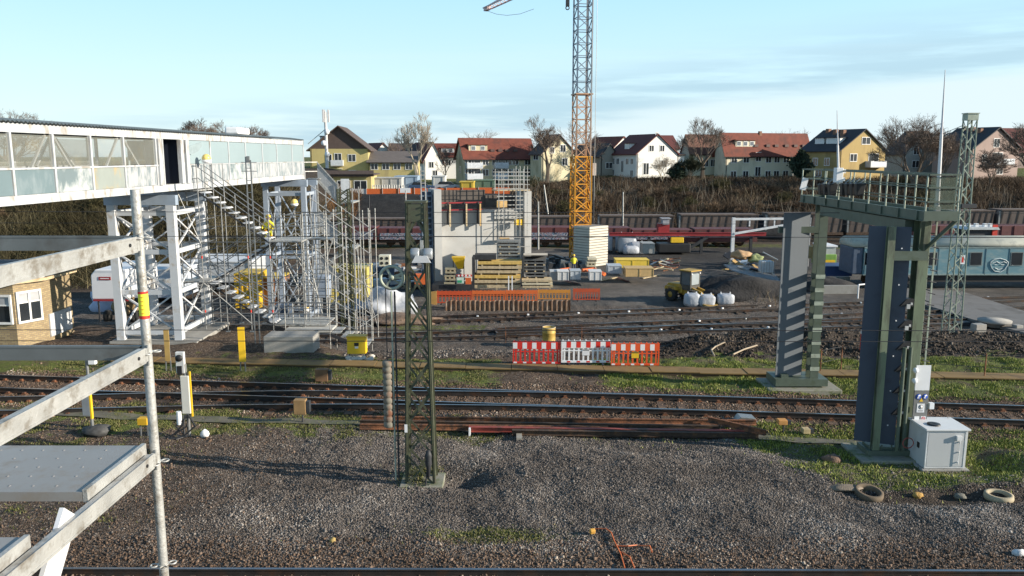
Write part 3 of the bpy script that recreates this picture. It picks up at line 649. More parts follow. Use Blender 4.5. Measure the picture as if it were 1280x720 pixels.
# ---------------------------------------------------------------- signal gantry
def hcol(mb,x,y,z0,z1,w_,d,t_=.02):  # H section: flanges face -Y/+Y
    mb.box(x-w_/2,x+w_/2,y-d/2,y-d/2+t_,z0,z1); mb.box(x-w_/2,x+w_/2,y+d/2-t_,y+d/2,z0,z1); mb.box(x-t_/2,x+t_/2,y-d/2+t_,y+d/2-t_,z0,z1)
def gantry():
    t=T('signal_gantry','green cantilever signal gantry with railed platform spanning the main track on the right','signal gantry',(10.5,20.7,0))
    X0,X1,Y0,Y1=10.32,11.12,20.0,28.7; zf=6.42; zb=6.4
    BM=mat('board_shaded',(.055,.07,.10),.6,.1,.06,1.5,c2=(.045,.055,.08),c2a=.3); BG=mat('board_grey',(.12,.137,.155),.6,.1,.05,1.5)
    COLG=mat('column_green',(.15,.185,.12),.5,.1,.12,3,c2=(.09,.10,.07),c2a=.4,c2s=2.5,stretch=(2,2,.4))
    # front column
    m=MB(); hcol(m,10.66,20.75,.25,zb,.27,.34); m.build('column',COLG,t)
    m=MB(); hcol(m,9.70,20.42,.25,zy(283,20.45),.19,.14,.015); m.build('column',COLG,t)
    xa,xb=XA(1074,20.7,2),XA(1121,20.7,2)
    m=MB(); m.cbox(((xa+xb)/2,20.68,(.35+zy(283,20.7))/2),(xb-xa,.03,zy(283,20.7)-.35),R(-22)); 
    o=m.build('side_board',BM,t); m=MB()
    for k in range(6): m.cbox(((xa+xb)/2-.1,20.62,.9+k*.95),(.03,.02,.03)); m.cbox(((xa+xb)/2+.25,20.5,.9+k*.95),(.03,.02,.03))
    m.build('rivets',WHITE,o)
    m=MB(); zz_=zy(318,20.6); m.cbox((10.22,20.5,zz_),(.95,.12,.2)); m.box(9.74,10.7,20.36,20.42,zz_-.13,zz_-.10); m.build('tie_beam',GREENP,t)
    m=MB(); m.box(9.5,10.95,20.35,21.05,.10,.24); m.box(9.6,10.9,20.45,20.95,.24,.30)
    for i in range(6): m.tube((9.6+i*.26,20.36,.3),(9.6+i*.26,20.36,.4),.02)
    m.build('base_frame',GREENP,t)
    m=MB(); m.box(9.2,11.2,20.0,21.4,-.25,.09); m.build('foundation',mat('mossy_conc',(.15,.145,.12),.9,0,.3,3,c2=(.07,.085,.035),c2a=.5,c2s=2,bump=.4),t,bevel=.03)
    # dark brackets between the columns
    for k in range(6):
        z=zy(512-k*27,20.6); b=MB(); b.prism([(-.18,-.1),(.16,-.1),(.16,.1),(-.02,.1)],-.1,.1); b.v=[(v[0]+10.28,v[1]+20.55,v[2]+z) for v in b.v]; o=b.build('signal_hood',BLACK,t)
        b=MB(); b.cbox((10.30,20.44,z-.1),(.09,.04,.12)); b.cbox((10.38,20.44,z-.03),(.05,.03,.06)); b.build('lens_plate',mat('pale_plate',(.45,.45,.44)),o)
    # back column: battened
    bx,by=10.46,27.05
    for s in (-1,1):
        m=MB(); m.box(bx-.14,bx+.14,by+s*.2-.02,by+s*.2+.02,.3,zb); m.build('column',GREENP,t)
    for k in range(8):
        m=MB(); z=.75+k*.46; m.box(bx-.165,bx-.15,by-.2,by+.2,z-.085,z+.085); m.box(bx+.15,bx+.165,by-.2,by+.2,z-.085,z+.085); m.box(bx-.16,bx+.16,by-.235,by-.231,z-.08,z+.06,1); m.build('batten',[GREENP,GREENL],t)
    xa,xb=XA(971,27.4,2),XA(1004,27.4,2); zt1=zy(265,27.4)
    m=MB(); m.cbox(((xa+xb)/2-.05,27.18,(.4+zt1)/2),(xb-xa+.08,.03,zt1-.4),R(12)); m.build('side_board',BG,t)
    m=MB(); m.box(9.1,10.9,26.7,27.75,.15,.4); m.box(9.35,9.6,26.9,27.5,.4,.5); m.build('base_frame',GREENP,t)
    m=MB(); m.box(8.8,11.3,26.4,28.0,-.2,.10); m.build('foundation',mat('mossy_conc',(0,0,0)),t,bevel=.03)
    m=MB(); m.box(9.1,10.7,27.2,27.35,zy(292,27),zy(284,27)); m.box(10.3,10.62,20.95,26.8,zb-.35,zb-.05) ; m.build('tie_beam',GREENP,t)
    # platform
    m=MB()
    for xx in (X0,X1): m.box(xx-.03,xx+.03,Y0,Y1,zb,zf+.22); m.box(xx-.08,xx+.08,Y0,Y1,zb-.012,zb)
    m.box(X0+.03,X1-.03,Y0,Y0+.05,zb,zf+.22); m.box(X0+.03,X1-.03,Y1-.05,Y1,zb,zf+.22)
    for k in range(9): m.box(X0-.07,X0-.03,Y0+.3+k*1.0,Y0+.36+k*1.0,zb,zf+.21)
    m.build('platform_girder',GREENP,t)
    m=MB(); m.box(X0+.03,X1-.03,Y0+.05,Y1-.05,zf+.1,zf+.13); m.build('grating',GREENL,t)
    zr=zf+1.12
    for xx in (X0,X1):
        n=9
        for k in range(n):
            yy=Y0+.03+(Y1-Y0-.06)*k/(n-1); m=MB(); m.tube((xx,yy,zf+.1),(xx,yy,zr),.022,n=6); m.build('railing_post',GREENL,t)
        for z in (zr,zf+.45,zf+.8):
            m=MB(); m.bar((xx,Y0,z),(xx,Y1,z),.045 if z==zr else .03,.045 if z==zr else .03); m.build('railing',GREENP,t)
    for z in (zr,zf+.45,zf+.8):
        
        for yy in (Y0,Y1): m=MB(); m.bar((X0+.02,yy,z),(X1-.02,yy,z),.04,.04); m.build('railing',GREENP,t)
    m=MB(); m.box(X0+.08,X1-.08,Y0+.015,Y0+.02,zf+.25,zr-.05); m.build('mesh_panel',mat('mesh_green',(.10,.14,.10),.6,0,.1,alpha=.35),t)
    # brackets under the front end
    m=MB(); m.bar((X0,Y0+.05,zb),(10.64,20.7,zb-.9),.08,.08); m.bar((X1,Y0+.05,zb),(10.64,20.7,zb-.9),.08,.08); m.build('knee_brace',GREENP,t)
    # ladder
    lx,ly=11.0,20.7; 
    for s in (0,.3):
        m=MB(); m.bar((lx,ly+s,.3),(lx,ly+s,zb),.04,.02); m.build('ladder_rail',GREENL,t)
    for k in range(19):
        m=MB(); m.tube((lx,ly,.6+k*.3),(lx,ly+.3,.6+k*.3),.014,n=5); m.build('rung',DARKM,t); m=MB(); m.tube((lx-.2,ly-.24,.6+k*.3),(lx-.02,ly-.24,.56+k*.3),.016,n=5); m.build('cable_hook',DARKM,t)
    m=MB(); m.tube((10.18,20.2,.3),(10.18,20.2,3.1),.05,n=10); m.tube((10.36,20.25,.3),(10.36,20.25,3.1),.05,n=10); m.build('cable_duct',GREENP,t)
    m=MB(); m.ring((10.42,20.1,.55),.14,.012,axis='Y'); m.build('cable_loop',mat('red_cable',(.3,.06,.05)),t)
    # sign board
    sx0,sx1=XA(1143,20.35,1.7),XA(1161,20.35,1.7)
    m=MB(); m.box(sx0,sx1,20.36,20.40,zy(488,20.36),zy(457,20.36)); m.build('white_panel',WHITE,t)
    m=MB(); m.box(sx0,sx1,20.36,20.40,zy(528,20.36),zy(489,20.36)); p=m.build('sign_panel',mat('sign_grey',(.17,.17,.165),.6,0,.05),t)
    c=(sx0+sx1)/2; yq=20.36
    for s in (-1,1):
        m=MB(); zc=zy(496,yq); m.lathe((c+s*.085,yq-.006,zc),[(0,0),(.075,0),(.075,.005)],n=20,axis='Y'); 
        m.lathe((c+s*.085,yq-.009,zc+.02),[(0,0),(.022,0),(.022,.003)],n=12,axis='Y',mi=1); m.cbox((c+s*.085,yq-.008,zc-.025),(.05,.003,.035),mi=1); m.build('blue_sign',[mat('sign_blue',(.02,.07,.35),.4),WHITE],p)
    m=MB(); zc=zy(510,yq); m.cbox((c,yq-.004,zc),(.2,.006,.24)); m.lathe((c,yq-.01,zc+.03),[(0,0),(.06,0),(.06,.003)],n=18,axis='Y',mi=1); m.lathe((c,yq-.013,zc+.03),[(0,0),(.042,0),(.042,.003)],n=18,axis='Y'); m.cbox((c,yq-.014,zc+.03),(.03,.002,.035),mi=1)
    for k in range(2): m.cbox((c,yq-.009,zc-.06-.025*k),(.13,.002,.008),mi=1)
    m.build('notice',[WHITE,DARKM],p)
    m=MB(); m.prism([(c-.05,zy(502,yq)),(c+.05,zy(502,yq)),(c,zy(497,yq))],yq-.006,yq-.003); m.build('warning_triangle',YELB,p)
    m=MB(); zc=zy(523,yq); m.cbox((c-.08,yq-.004,zc),(.13,.006,.12)); m.cbox((c+.09,yq-.004,zc),(.13,.006,.12)); m.lathe((c+.09,yq-.01,zc),[(.032,0),(.05,0)],n=16,axis='Y',mi=1); m.cbox((c+.09,yq-.01,zc),(.07,.002,.014),ry=R(40),mi=1); m.build('small_sign',[WHITE,REDP],p)
    for yy_ in (463,476):
        m=MB(); m.blob((sx0-.06,20.3,zy(yy_,20.3)),(.075,.075,.075),0); m.bar((sx0-.06,20.3,zy(yy_,20.3)),(sx0-.02,20.5,zy(yy_,20.5)),.03,.03); m.build('reflector_ball',WHITE,t)
    m=MB(); m.cbox((sx1+.1,20.4,zy(507,20.4)),(.12,.12,.16)); m.build('junction_box',WHITE,t)
gantry()
# things carried by the gantry
for k,(Yp) in enumerate((26.25,25.85,25.45,24.5,24.15,23.8,23.45)):
    h=T('signal_lamp',('black signal lamp box in the left cluster of three on the gantry railing' if k<3 else 'black signal lamp box in the right cluster of four on the gantry railing'),'signal lamp',(10.12,Yp,7.0),0,'signal lamps left cluster' if k<3 else 'signal lamps right cluster')
    m=MB(); zc=zy(236,Yp); xx=10.12
    m.add([(xx-.1,Yp-.08,zc-.2),(xx+.1,Yp-.08,zc-.2),(xx+.1,Yp+.08,zc-.2),(xx-.1,Yp+.08,zc-.2),(xx-.14,Yp-.12,zc+.16),(xx+.14,Yp-.12,zc+.16),(xx+.14,Yp+.12,zc+.16),(xx-.14,Yp+.12,zc+.16)],[(0,3,2,1),(4,5,6,7),(0,1,5,4),(1,2,6,5),(2,3,7,6),(3,0,4,7)]); m.build('housing',BLACK,h,bevel=.02)
    m=MB(); m.tube((xx,Yp,zc+.16),(xx+.15,Yp,zc+.3),.02); m.build('bracket',GALV,h)
p=T('signal_box','white control box fixed to the gantry railing between the black lamp clusters','control box',(10.25,25.3,7.4))
m=MB(); m.cbox((10.2,25.25,zy(219,25.25)),(.22,.25,.46)); m.build('housing',WHITE,p,bevel=.015); m=MB(); m.cbox((10.34,25.2,zy(214,25.2)),(.1,.1,.12)); m.cbox((10.34,25.2,zy(224,25.2)),(.08,.1,.1)); m.build('cover',WHITE,p)
p=T('notice_board','small tilted white plate hanging at the far end of the gantry platform','sign',(10.25,28.2,7)); m=MB(); m.cbox((XA(1005,28.0,7),28.0,zy(230,28)),(.2,.03,.42),0,ry=R(12)); m.build('plate',WHITE,p); m=MB(); m.bar((XA(1005,28.05,7),28.05,zy(238,28)),(10.3,28.05,zy(233,28)),.04,.04); m.build('bracket',GALV,p)
def antenna(label,a,b,r):
    t=T('antenna_mast',label,'antenna',a); a=Vector(a); b=Vector(b); q=a.lerp(b,.55)
    m=MB(); m.tube(a,q,r,r*.75,n=10); m.build('tube',mat('antenna_white',(.68,.66,.66),.4,0,.04),t); m=MB(); m.tube(q,b,r*.6,.008,n=8); m.build('tip',mat('antenna_white2',(.6,.58,.6)),t)
    m=MB(); m.cbox(a+Vector((0,0,.05)),(.12,.12,.16)); m.build('clamp',GALV,t)
antenna('short white tapering antenna rising from the far half of the gantry',(10.42,25.7,7.0),(XA(1046,25.7,9.3),25.7,zy(138,25.7)),.042)
antenna('tall white tapering antenna at the near end of the gantry, leaning slightly right',(XA(1173,20.5,7.0),20.5,6.6),(XA(1181,20.5,10),20.5,zy(87,20.5)),.05)
# ---------------------------------------------------------------- cabinet
def cabinet():
    x0,x1,y0,y1=10.62,11.68,19.6,20.5; z0=.03; h=zy(536.5,19.6)-z0
    t=T('relay_cabinet','light grey switch cabinet with a round roof vent beside the near gantry column','cabinet',((x0+x1)/2,(y0+y1)/2,z0))
    CG=mat('cabinet_grey',(.50,.51,.515),.5,0,.03,1.5,c2=(.42,.42,.41),c2a=.2)
    m=MB(); m.box(x0-.08,x1+.08,y0-.08,y1+.08,z0-.35,z0+.015); m.build('plinth',CONC,t,bevel=.02)
    m=MB(); m.box(x0,x1,y0,y1,z0+.02,z0+h-.04); m.build('body',CG,t,bevel=.008)
    m=MB(); m.box(x0+.05,x1-.1,y0-.014,y0-.001,z0+.07,z0+h-.1); d=m.build('door',mat('door_grey',(.46,.47,.48),.45,0,.03,1),t,bevel=.004)
    m=MB(); m.box(x1-.075,x1-.045,y0-.02,y0-.001,z0+.03,z0+h-.05); m.box(x0,x0+.03,y0-.02,y0-.001,z0+.03,z0+h-.05); m.box(x0+.031,x1-.076,y0-.02,y0-.001,z0+.03,z0+.055); m.build('door_frame',mat('trim_white',(.62,.63,.64),.4),t)
    m=MB(); m.cbox((x1-.25,y0-.05,z0+h-.22),(.13,.07,.11)); m.tube((x1-.22,y0-.05,z0+h-.28),(x1-.22,y0-.05,z0+.13),.009)
    for k in range(3): m.cbox((x1-.22,y0-.03,z0+.2+k*.27),(.03,.04,.03))
    m.build('handle',mat('handle_white',(.7,.7,.7)),d)
    m=MB(); m.box(x0-.04,x1+.04,y0-.05,y1+.04,z0+h-.04,z0+h+.01); r=m.build('roof',mat('roof_white',(.62,.63,.64),.45,0,.03),t,bevel=.008)
    m=MB(); m.lathe((x0+.33,y0+.32,z0+h+.01),[(0,.012),(.08,.03),(.16,.03),(.16,0)],n=22); m.build('vent',BLACK,r)
    m=MB(); m.box(x0-.01,x0-.001,y0+.3,y0+.42,z0+.45,z0+.6); m.build('side_vent',BLACK,t)
    for k in (0,1):
        m=MB(); m.ring((x0+.06+k*.93,y1-.06,z0+h+.03),.02,.006,n=10,axis='Y'); m.build('lifting_eye',GALV,r)
cabinet()
# ---------------------------------------------------------------- pale lattice mast by the crossing
def far_mast():
    x,y=XA(1189,46,-2),46.0; b=(x,y,zt(x,y)-.1); h=zy(150,y)-b[2]
    t=T('catenary_mast','tall pale green lattice mast standing between gantry and yard crossing','mast',b)
    lattice('m',t,b,.74,.5,h,19,'Z',GREENL,.09,.055,db=.74,dt=.5)
    m=MB(); m.cbox((x+.0,y,b[2]+h+.15),(.6,.58,.35)); m.cbox((x,y,b[2]+h+.36),(.68,.66,.05)); m.build('head',GREENL,t)
    m=MB(); m.bar((x-.3,y,zy(160,y)),(XA(1178,y,10),y,zy(171,y)),.05,.05); m.bar((x-.3,y,zy(156,y)),(XA(1178,y,10),y,zy(168,y)),.03,.03); m.build('stay',DARKM,t)
    m=MB(); m.cbox((x+.15,y-.3,zy(257,y)),(.85,.3,.22)); m.build('collar',DARKM,t)
    m=MB(); m.cbox((x,y,b[2]),(1.5,1.5,.4)); m.build('footing',CONC,t)
far_mast()
# ---------------------------------------------------------------- crash barriers
def barrier(label,loc,rz,body,blk,alt,plate=None,group='red and white barriers beside the cable trough',wd=1.96,single=False,zs=1):
    t=T('safety_barrier',label,'barrier',loc,rz,group); hw=wd/2; t.scale=(1,1,zs)
    m=MB(); m.box(-hw,hw,-.025,.025,.07,.15); m.box(-hw,hw,-.025,.025,.64,.93); m.box(-hw,-hw+.05,-.025,.025,.15,.64); m.box(hw-.05,hw,-.025,.025,.15,.64)
    m.box(-hw+.05,hw-.05,-.02,.02,.52,.56)
    for k in range(17): m.box(-hw+.06+k*(wd-.12)/16-.02,-hw+.06+k*(wd-.12)/16+.02,-.015,.015,.93,.98) if k%2==0 else None
    m.build('panel_frame',body,t,world=False)
    n=10 if not single else 15
    for k in range(n):
        c=-hw+.12+(wd-.24)*k/(n-1); m=MB(); m.box(c-.033,c+.033,-.014,.014,.15,.64); m.build('slat',body,t,world=False)
    if blk:
        m=MB(); q=wd/10
        for k in range(5):
            m=MB(); c=-hw+q*(2*k+(.5 if alt==0 else 1.5))+0; m.box(c-q*.46,c+q*.46,-.028,-.0255,.66,.9); m.build('reflective_block',blk,t,world=False); m=MB(); m.box(c-q*.35,c+q*.35,-.028,-.0255,.08,.14)
            m.build('reflective_block',blk,t,world=False)
    if plate: m=MB(); m.box(-.14,.14,-.032,-.016,.36,.6); m.box(-.13,.13,-.034,-.0325,.55,.59,1); m.build('plate',[plate,BLACK],t,world=False)
    for s in (-1,1):
        m=MB(); m.box(s*(hw-.3)-.04,s*(hw-.3)+.04,-.35,.35,0,.07); m.build('foot',BLACK,t,world=False)
    return t
REDB=mat('barrier_red',(.62,.03,.02),.45,0,.08); 
def place_b(pxa,pxb,py,**k):
    c=G((pxa+pxb)/2,py); D=(c.y*CP+(H-c.z)*SP); wd=(pxb-pxa)/F*D*.985
    return (c.x,c.y,zg(c.x,c.y)+.02),wd
l_,w_=place_b(640.5,701,457); barrier('orange red barrier with white squares, left one of the row',l_,R(-2),REDB,WHITE,0,wd=w_)
l_,w_=place_b(701,763,457.5); barrier('white barrier with red squares between the two red ones',l_,0,WHITE,REDB,1,mat('plate_white',(.7,.7,.72)),wd=w_)
l_,w_=place_b(763,824,459); barrier('bright orange barrier with a yellow plate, right one of the row',l_,R(-1),mat('barrier_orange',(.72,.09,.02),.45,0,.08),WHITE,0,YELB,wd=w_)
c=G(686,434); m=T('drum','dented yellow drum standing behind the red and white barriers','drum',(c.x,c.y,c.z)); b=MB(); r=.37; zt1=zy(409,c.y)
b.lathe((c.x,c.y,0),[(0,c.z),(r,c.z),(r,c.z+.3),(r+.02,c.z+.33),(r,c.z+.36),(r,zt1-.33),(r+.02,zt1-.3),(r,zt1-.27),(r,zt1),(r-.03,zt1),(r-.04,zt1-.03),(0,zt1-.03)],n=24); b.build('barrel',mat('drum_yellow',(.42,.28,.06),.6,.1,.2,4,c2=(.2,.12,.05),c2a=.4),m)
b=MB(); b.ring((c.x,c.y,zt1),r-.01,.02,n=24); b.build('lid_ring',mat('drum_ring',(.5,.42,.3)),m)
# ---------------------------------------------------------------- cable trough
tr=T('cable_trough','long ochre brown cable trough lying along the main track','cable trough',(0,29,0))
ta=onplane(150,444,.16); tb=onplane(1290,466,.16); nseg=20
TM=mat('trough_ochre',(.22,.135,.045),.75,.05,.14,.7,c2=(.13,.075,.03),c2a=.4,c2s=.9); TE=mat('trough_edge',(.08,.05,.025),.8)
def tp(f,o,z): p=ta.lerp(tb,f); return Vector((p.x,p.y+o+.12*math.sin(f*5)*0,z))
for k in range(nseg):
    a,b=k/nseg+.0003,(k+1)/nseg-.0003; z0=zg(tp(a,0,0).x,tp(a,0,0).y); zz1=.13+.012*random.uniform(-1,1)
    m=MB(); j=.015*random.uniform(-1,1); pts=[tp(a,-.78+j,0),tp(b,-.78+j,0),tp(b,j,0),tp(a,j,0)]
    m.add([(p.x,p.y,zz1-.035) for p in pts]+[(p.x,p.y,zz1) for p in pts],[(0,3,2,1),(4,5,6,7),(0,1,5,4),(1,2,6,5),(2,3,7,6),(3,0,4,7)]); m.build('cover',TM,tr)
m=MB()
for o in (-.74,-.06):
    pts=[tp(0,o,-.3),tp(1,o,-.3),tp(1,o+.04,-.3),tp(0,o+.04,-.3)]; m.add([(p.x,p.y,-.3) for p in pts]+[(p.x,p.y,.09) for p in pts],[(0,3,2,1),(4,5,6,7),(0,1,5,4),(1,2,6,5),(2,3,7,6),(3,0,4,7)])
m.build('side_wall',TE,tr)
# ---------------------------------------------------------------- stack of rails beside the track
def longrail(label,a,b,z,mt_,beam=False):
    p=onplane(*a,z); q=onplane(*b,z); d=(q-p).normalized(); mid=(p+q)/2
    m=MB(); pts=[p+(q-p)*k/8 for k in range(9)]
    if beam:
        m.bar(p,q,.14,.012); m.bar(p+Vector((0,0,.14)),q+Vector((0,0,.14)),.14,.012); m.bar(p+Vector((0,0,.07)),q+Vector((0,0,.07)),.012,.13)
    else: rail_profile(m,pts,lambda P:z)
    o=m.build('rusty_rail' if not beam else 'steel_beam',[mt_,mt_]); tag(o,label,'rail' if not beam else 'steel beam','rails and beams stacked beside the main track')
zr_=.1
longrail('rusty rail at the back of the long rail stack',(452,526),(945,531),.12,RUST)
longrail('second rusty rail of the long stack, just in front of the rearmost',(450,531),(900,538),.12,DRUST)
longrail('rusty rail at the front left of the long rail stack',(450,536),(760,539),.10,RUST)
longrail('red painted steel beam with a pale cut end in the rail stack',(586,539),(930,544),.10,mat('red_oxide',(.27,.05,.035),.7,0,.3,3,c2=(.08,.035,.025),c2a=.4),True)
longrail('dark steel beam in the middle of the rail stack',(640,543),(948,547),.08,DRUST,True)
longrail('rusty short rail crossing the right end of the stack',(885,527),(957,544),.24,RUST)
m=MB(); p=onplane(649,549,.02); m.cbox((p.x,p.y+.5,.03),(.16,1.3,.18)); tag(m.build('timber_bearer',mat('bearer',(.3,.28,.24))),'pale timber bearer under the long rail stack','timber')
m=MB(); p=onplane(588,541,.1); m.cbox((p.x-.02,p.y,.14),(.05,.2,.2)); tag(m.build('end_plate',WHITE),'small white plate at the cut end of the red beam','plate')
# ---------------------------------------------------------------- trackside devices
def dev_post(label,px,pyb,pyt,boxr,white=True):
    c=G(px,pyb); t=T('trackside_device',label,'track device',(c.x,c.y,c.z)); D=c.y*CP+(H-1)*SP
    k=D/F; top=zy(pyt,c.y)
    return c,t,k,top
c,t,k,top=dev_post('grey trackside post with a yellow stripe left of the near scaffold pole',115,541,447,None)
m=MB(); m.tube((c.x+.03,c.y,c.z),(c.x+.03,c.y,top),.045,n=10); m.build('post',GALV,t)
m=MB(); m.box(c.x-.15,c.x+.07,c.y-.14,c.y-.05,zy(518,c.y),zy(470,c.y)); m.build('panel',mat('dev_grey',(.22,.24,.26),.5,.1),t,bevel=.01)
m=MB(); m.box(c.x+.075,c.x+.12,c.y-.14,c.y-.05,zy(522,c.y),zy(475,c.y)); m.build('stripe',YELB,t)
m=MB(); m.cbox((c.x+.2,c.y,zy(450,c.y)),(.2,.14,.24)); m.build('head_box',WHITE,t,bevel=.01)
m=MB(); m.blob((c.x+.25,c.y-.1,c.z+.12),(.45,.3,.16),.25); m.build('cable_coil',mat('coil_dark',(.05,.05,.05),.7,0,.5,8),t)
c,t,k,top=dev_post('white trackside unit with a black round lens on top, right of the scaffold pole',236,545,441,None)
m=MB(); m.cbox((c.x-.09,c.y,zy(453,c.y)),(.24,.12,.62)); m.build('head_box',mat('dev_white',(.58,.58,.57)),t,bevel=.015)
m=MB(); m.lathe((c.x-.1,c.y-.12,zy(447,c.y)),[(0,0),(.09,0),(.1,.03),(.1,.08)],n=18,axis='Y'); m.cbox((c.x-.1,c.y-.08,zy(462,c.y)),(.13,.06,.25)); m.build('lens',BLACK,t)
m=MB(); m.box(c.x-.1,c.x+.14,c.y-.1,c.y,zy(516,c.y),zy(469,c.y)); m.build('cover',mat('dev_cream',(.62,.60,.54),.5,0,.05),t,bevel=.015)
m=MB(); m.box(c.x+.145,c.x+.18,c.y-.06,c.y-.01,zy(520,c.y),zy(464,c.y)); m.build('stripe',YELB,t)
m=MB(); m.tube((c.x+.02,c.y,c.z),(c.x+.02,c.y,zy(455,c.y)),.05,n=10); m.build('post',GALV,t)
m=MB(); m.tube((c.x-.2,c.y-.1,zy(529,c.y)),(c.x-.2,c.y-.1,zy(513,c.y)),.07,n=12); m.build('insulator',WHITE,t)
for j in range(5):
    m=MB(); a=[Vector((c.x+random.uniform(-.1,.1),c.y-.05,zy(518,c.y))),Vector((c.x+random.uniform(-.4,.4),c.y-.15,c.z+.35)),Vector((c.x+random.uniform(-.5,.5),c.y-.2,c.z+.05)),Vector((c.x+random.uniform(-.6,.6),c.y-.4,c.z+.04))]; m.path(a,.025); m.build('cable',BLACK,t)
m=MB(); p=G(256,546); m.blob((p.x,p.y,p.z+.08),(.14,.1,.13),.25,seed=4); tag(m.build('rock',WHITE),'white lump of stone right of the white trackside unit','rock')
c=G(181,545); t=T('marker_box','small yellow topped box on two legs between the rails and the gravel','marker',(c.x,c.y,c.z))
m=MB(); m.cbox((c.x,c.y,zy(526,c.y)),(.28,.22,.2)); m.build('cover',YEL,t,bevel=.01)
for s in (-.1,.1): m=MB(); m.bar((c.x+s,c.y,c.z-.02),(c.x+s,c.y,zy(528,c.y)),.03,.03); m.build('leg',GALV,t)
def marker(label,px,pyb,pyt,tw,mt_):
    c=G(px,pyb); t=T('marker_post',label,'marker post',(c.x,c.y,c.z)); D=c.y*CP+7*SP; w_=tw*D/F
    m=MB(); m.cbox((c.x,c.y,(zy(pyt,c.y)+zy(pyb-12,c.y))/2),(w_,.06,zy(pyt,c.y)-zy(pyb-12,c.y)),R(8)); m.build('panel',mt_,t)
    for s in (-.06,.06): m=MB(); m.bar((c.x+s*1.6,c.y,c.z-.05),(c.x+s,c.y+.03,zy(pyt+6,c.y)),.035,.035); m.build('leg',GALV,t)
marker('bright yellow marker panel left of the concrete block',304,464,409,8,YELB)
marker('weathered yellow brown marker panel beside the white tower foundation',211,463,412,6,mat('old_yellow',(.33,.22,.07)))
def small_case(label,x0,x1,y0,y1,yg,mt_):
    c=G((x0+x1)/2,yg); t=T('rail_contact_box',label,'box',(c.x,c.y,c.z)); D=c.y*CP+7*SP; w_=(x1-x0)*D/F
    m=MB(); m.box(c.x-w_/2,c.x+w_/2,c.y-.12,c.y+.12,zy(y1,c.y),zy(y0,c.y)); m.build('housing',mt_,t,bevel=.015)
    m=MB(); m.tube((c.x+.05,c.y,c.z-.05),(c.x+.05,c.y,zy(y1-2,c.y)),.03); m.build('post',DARKM,t)
    m=MB(); m.cbox((c.x+w_/2+.06,c.y,zy((y0+y1)/2,c.y)),(.1,.2,(y1-y0)*D/F*.8)); m.build('side_cover',DARKM,t)
small_case('rusty brown box on the far side of the left tracks',395,411,461,476,478,mat('box_rust',(.18,.10,.05),.8,0,.3,4))
small_case('rusty ochre box on a post on the near side of the left tracks',369,384,499,517,530,mat('box_ochre',(.26,.16,.07),.8,0,.3,4))
small_case('orange topped rusty box beside the main track right of the rail stack',971,982,524,530,542,mat('box_orange',(.5,.24,.07),.8,0,.3,4))
small_case('tan block on the grass near the right end of the rails',1002,1011,535,541,543,mat('box_tan',(.42,.33,.18),.8,0,.3,4))
c=G(947,535); t=T('cable_case','grey sloping cable case beyond the right end of the rail stack','box',tuple(c)); m=MB(); m.prism([(-.35,0),(.35,0),(.25,.16),(-.2,.2)],-.2,.2); m.v=[(v[0]+c.x-.2,v[1]+c.y+.6,v[2]+c.z) for v in m.v]; m.build('lid',GALV,t,bevel=.01)
# yellow electricity box on rubble, concrete block, tower foundation
c=G(447,447); t=T('power_box','bright yellow power distribution box on white rubble','power box',(c.x,c.y,c.z)); D=c.y*CP+8*SP; w_=23*D/F/2
m=MB(); m.box(c.x-w_,c.x+w_,c.y-.2,c.y+.2,zy(441,c.y),zy(421,c.y)); m.build('case',YELB,t,bevel=.02)
m=MB(); m.box(c.x-w_-.02,c.x+w_+.02,c.y-.22,c.y+.22,zy(421,c.y)+.002,zy(419,c.y)); m.build('lid',YEL,t)
m=MB(); m.box(c.x-.08,c.x+.1,c.y-.215,c.y-.201,zy(431,c.y),zy(427,c.y)); m.box(c.x-.06,c.x+.08,c.y-.215,c.y-.201,zy(434,c.y),zy(431.6,c.y),1); m.build('label_plate',[BLACK,WHITE],t)
for s in (-1,1): m=MB(); m.bar((c.x+s*(w_-.05),c.y,c.z-.1),(c.x+s*(w_-.05),c.y,zy(440,c.y)),.04,.04); m.build('leg',DARKM,t)
for j in range(16):
    m=MB(); p=G(434+random.random()*34,446+random.random()*5); m.blob((p.x,p.y,p.z+.04),(random.uniform(.08,.2),.12,random.uniform(.05,.1)),.35,6,4,seed=j); tag(m.build('rubble_stone',mat('rubble',(.5,.47,.42),.9,0,.15,4)),'white rubble stone heaped under the yellow power box','stone','white rubble under the power box')
c=G(361,441.5); D=c.y*CP+8*SP; w_=62*D/F/2
m=MB(); m.box(c.x-w_,c.x+w_,c.y,c.y+1.1,c.z-.3,zy(421,c.y)); tag(m.build('concrete_block',CONC,bevel=.02),'long grey concrete block under the foot of the stair scaffold','concrete block')
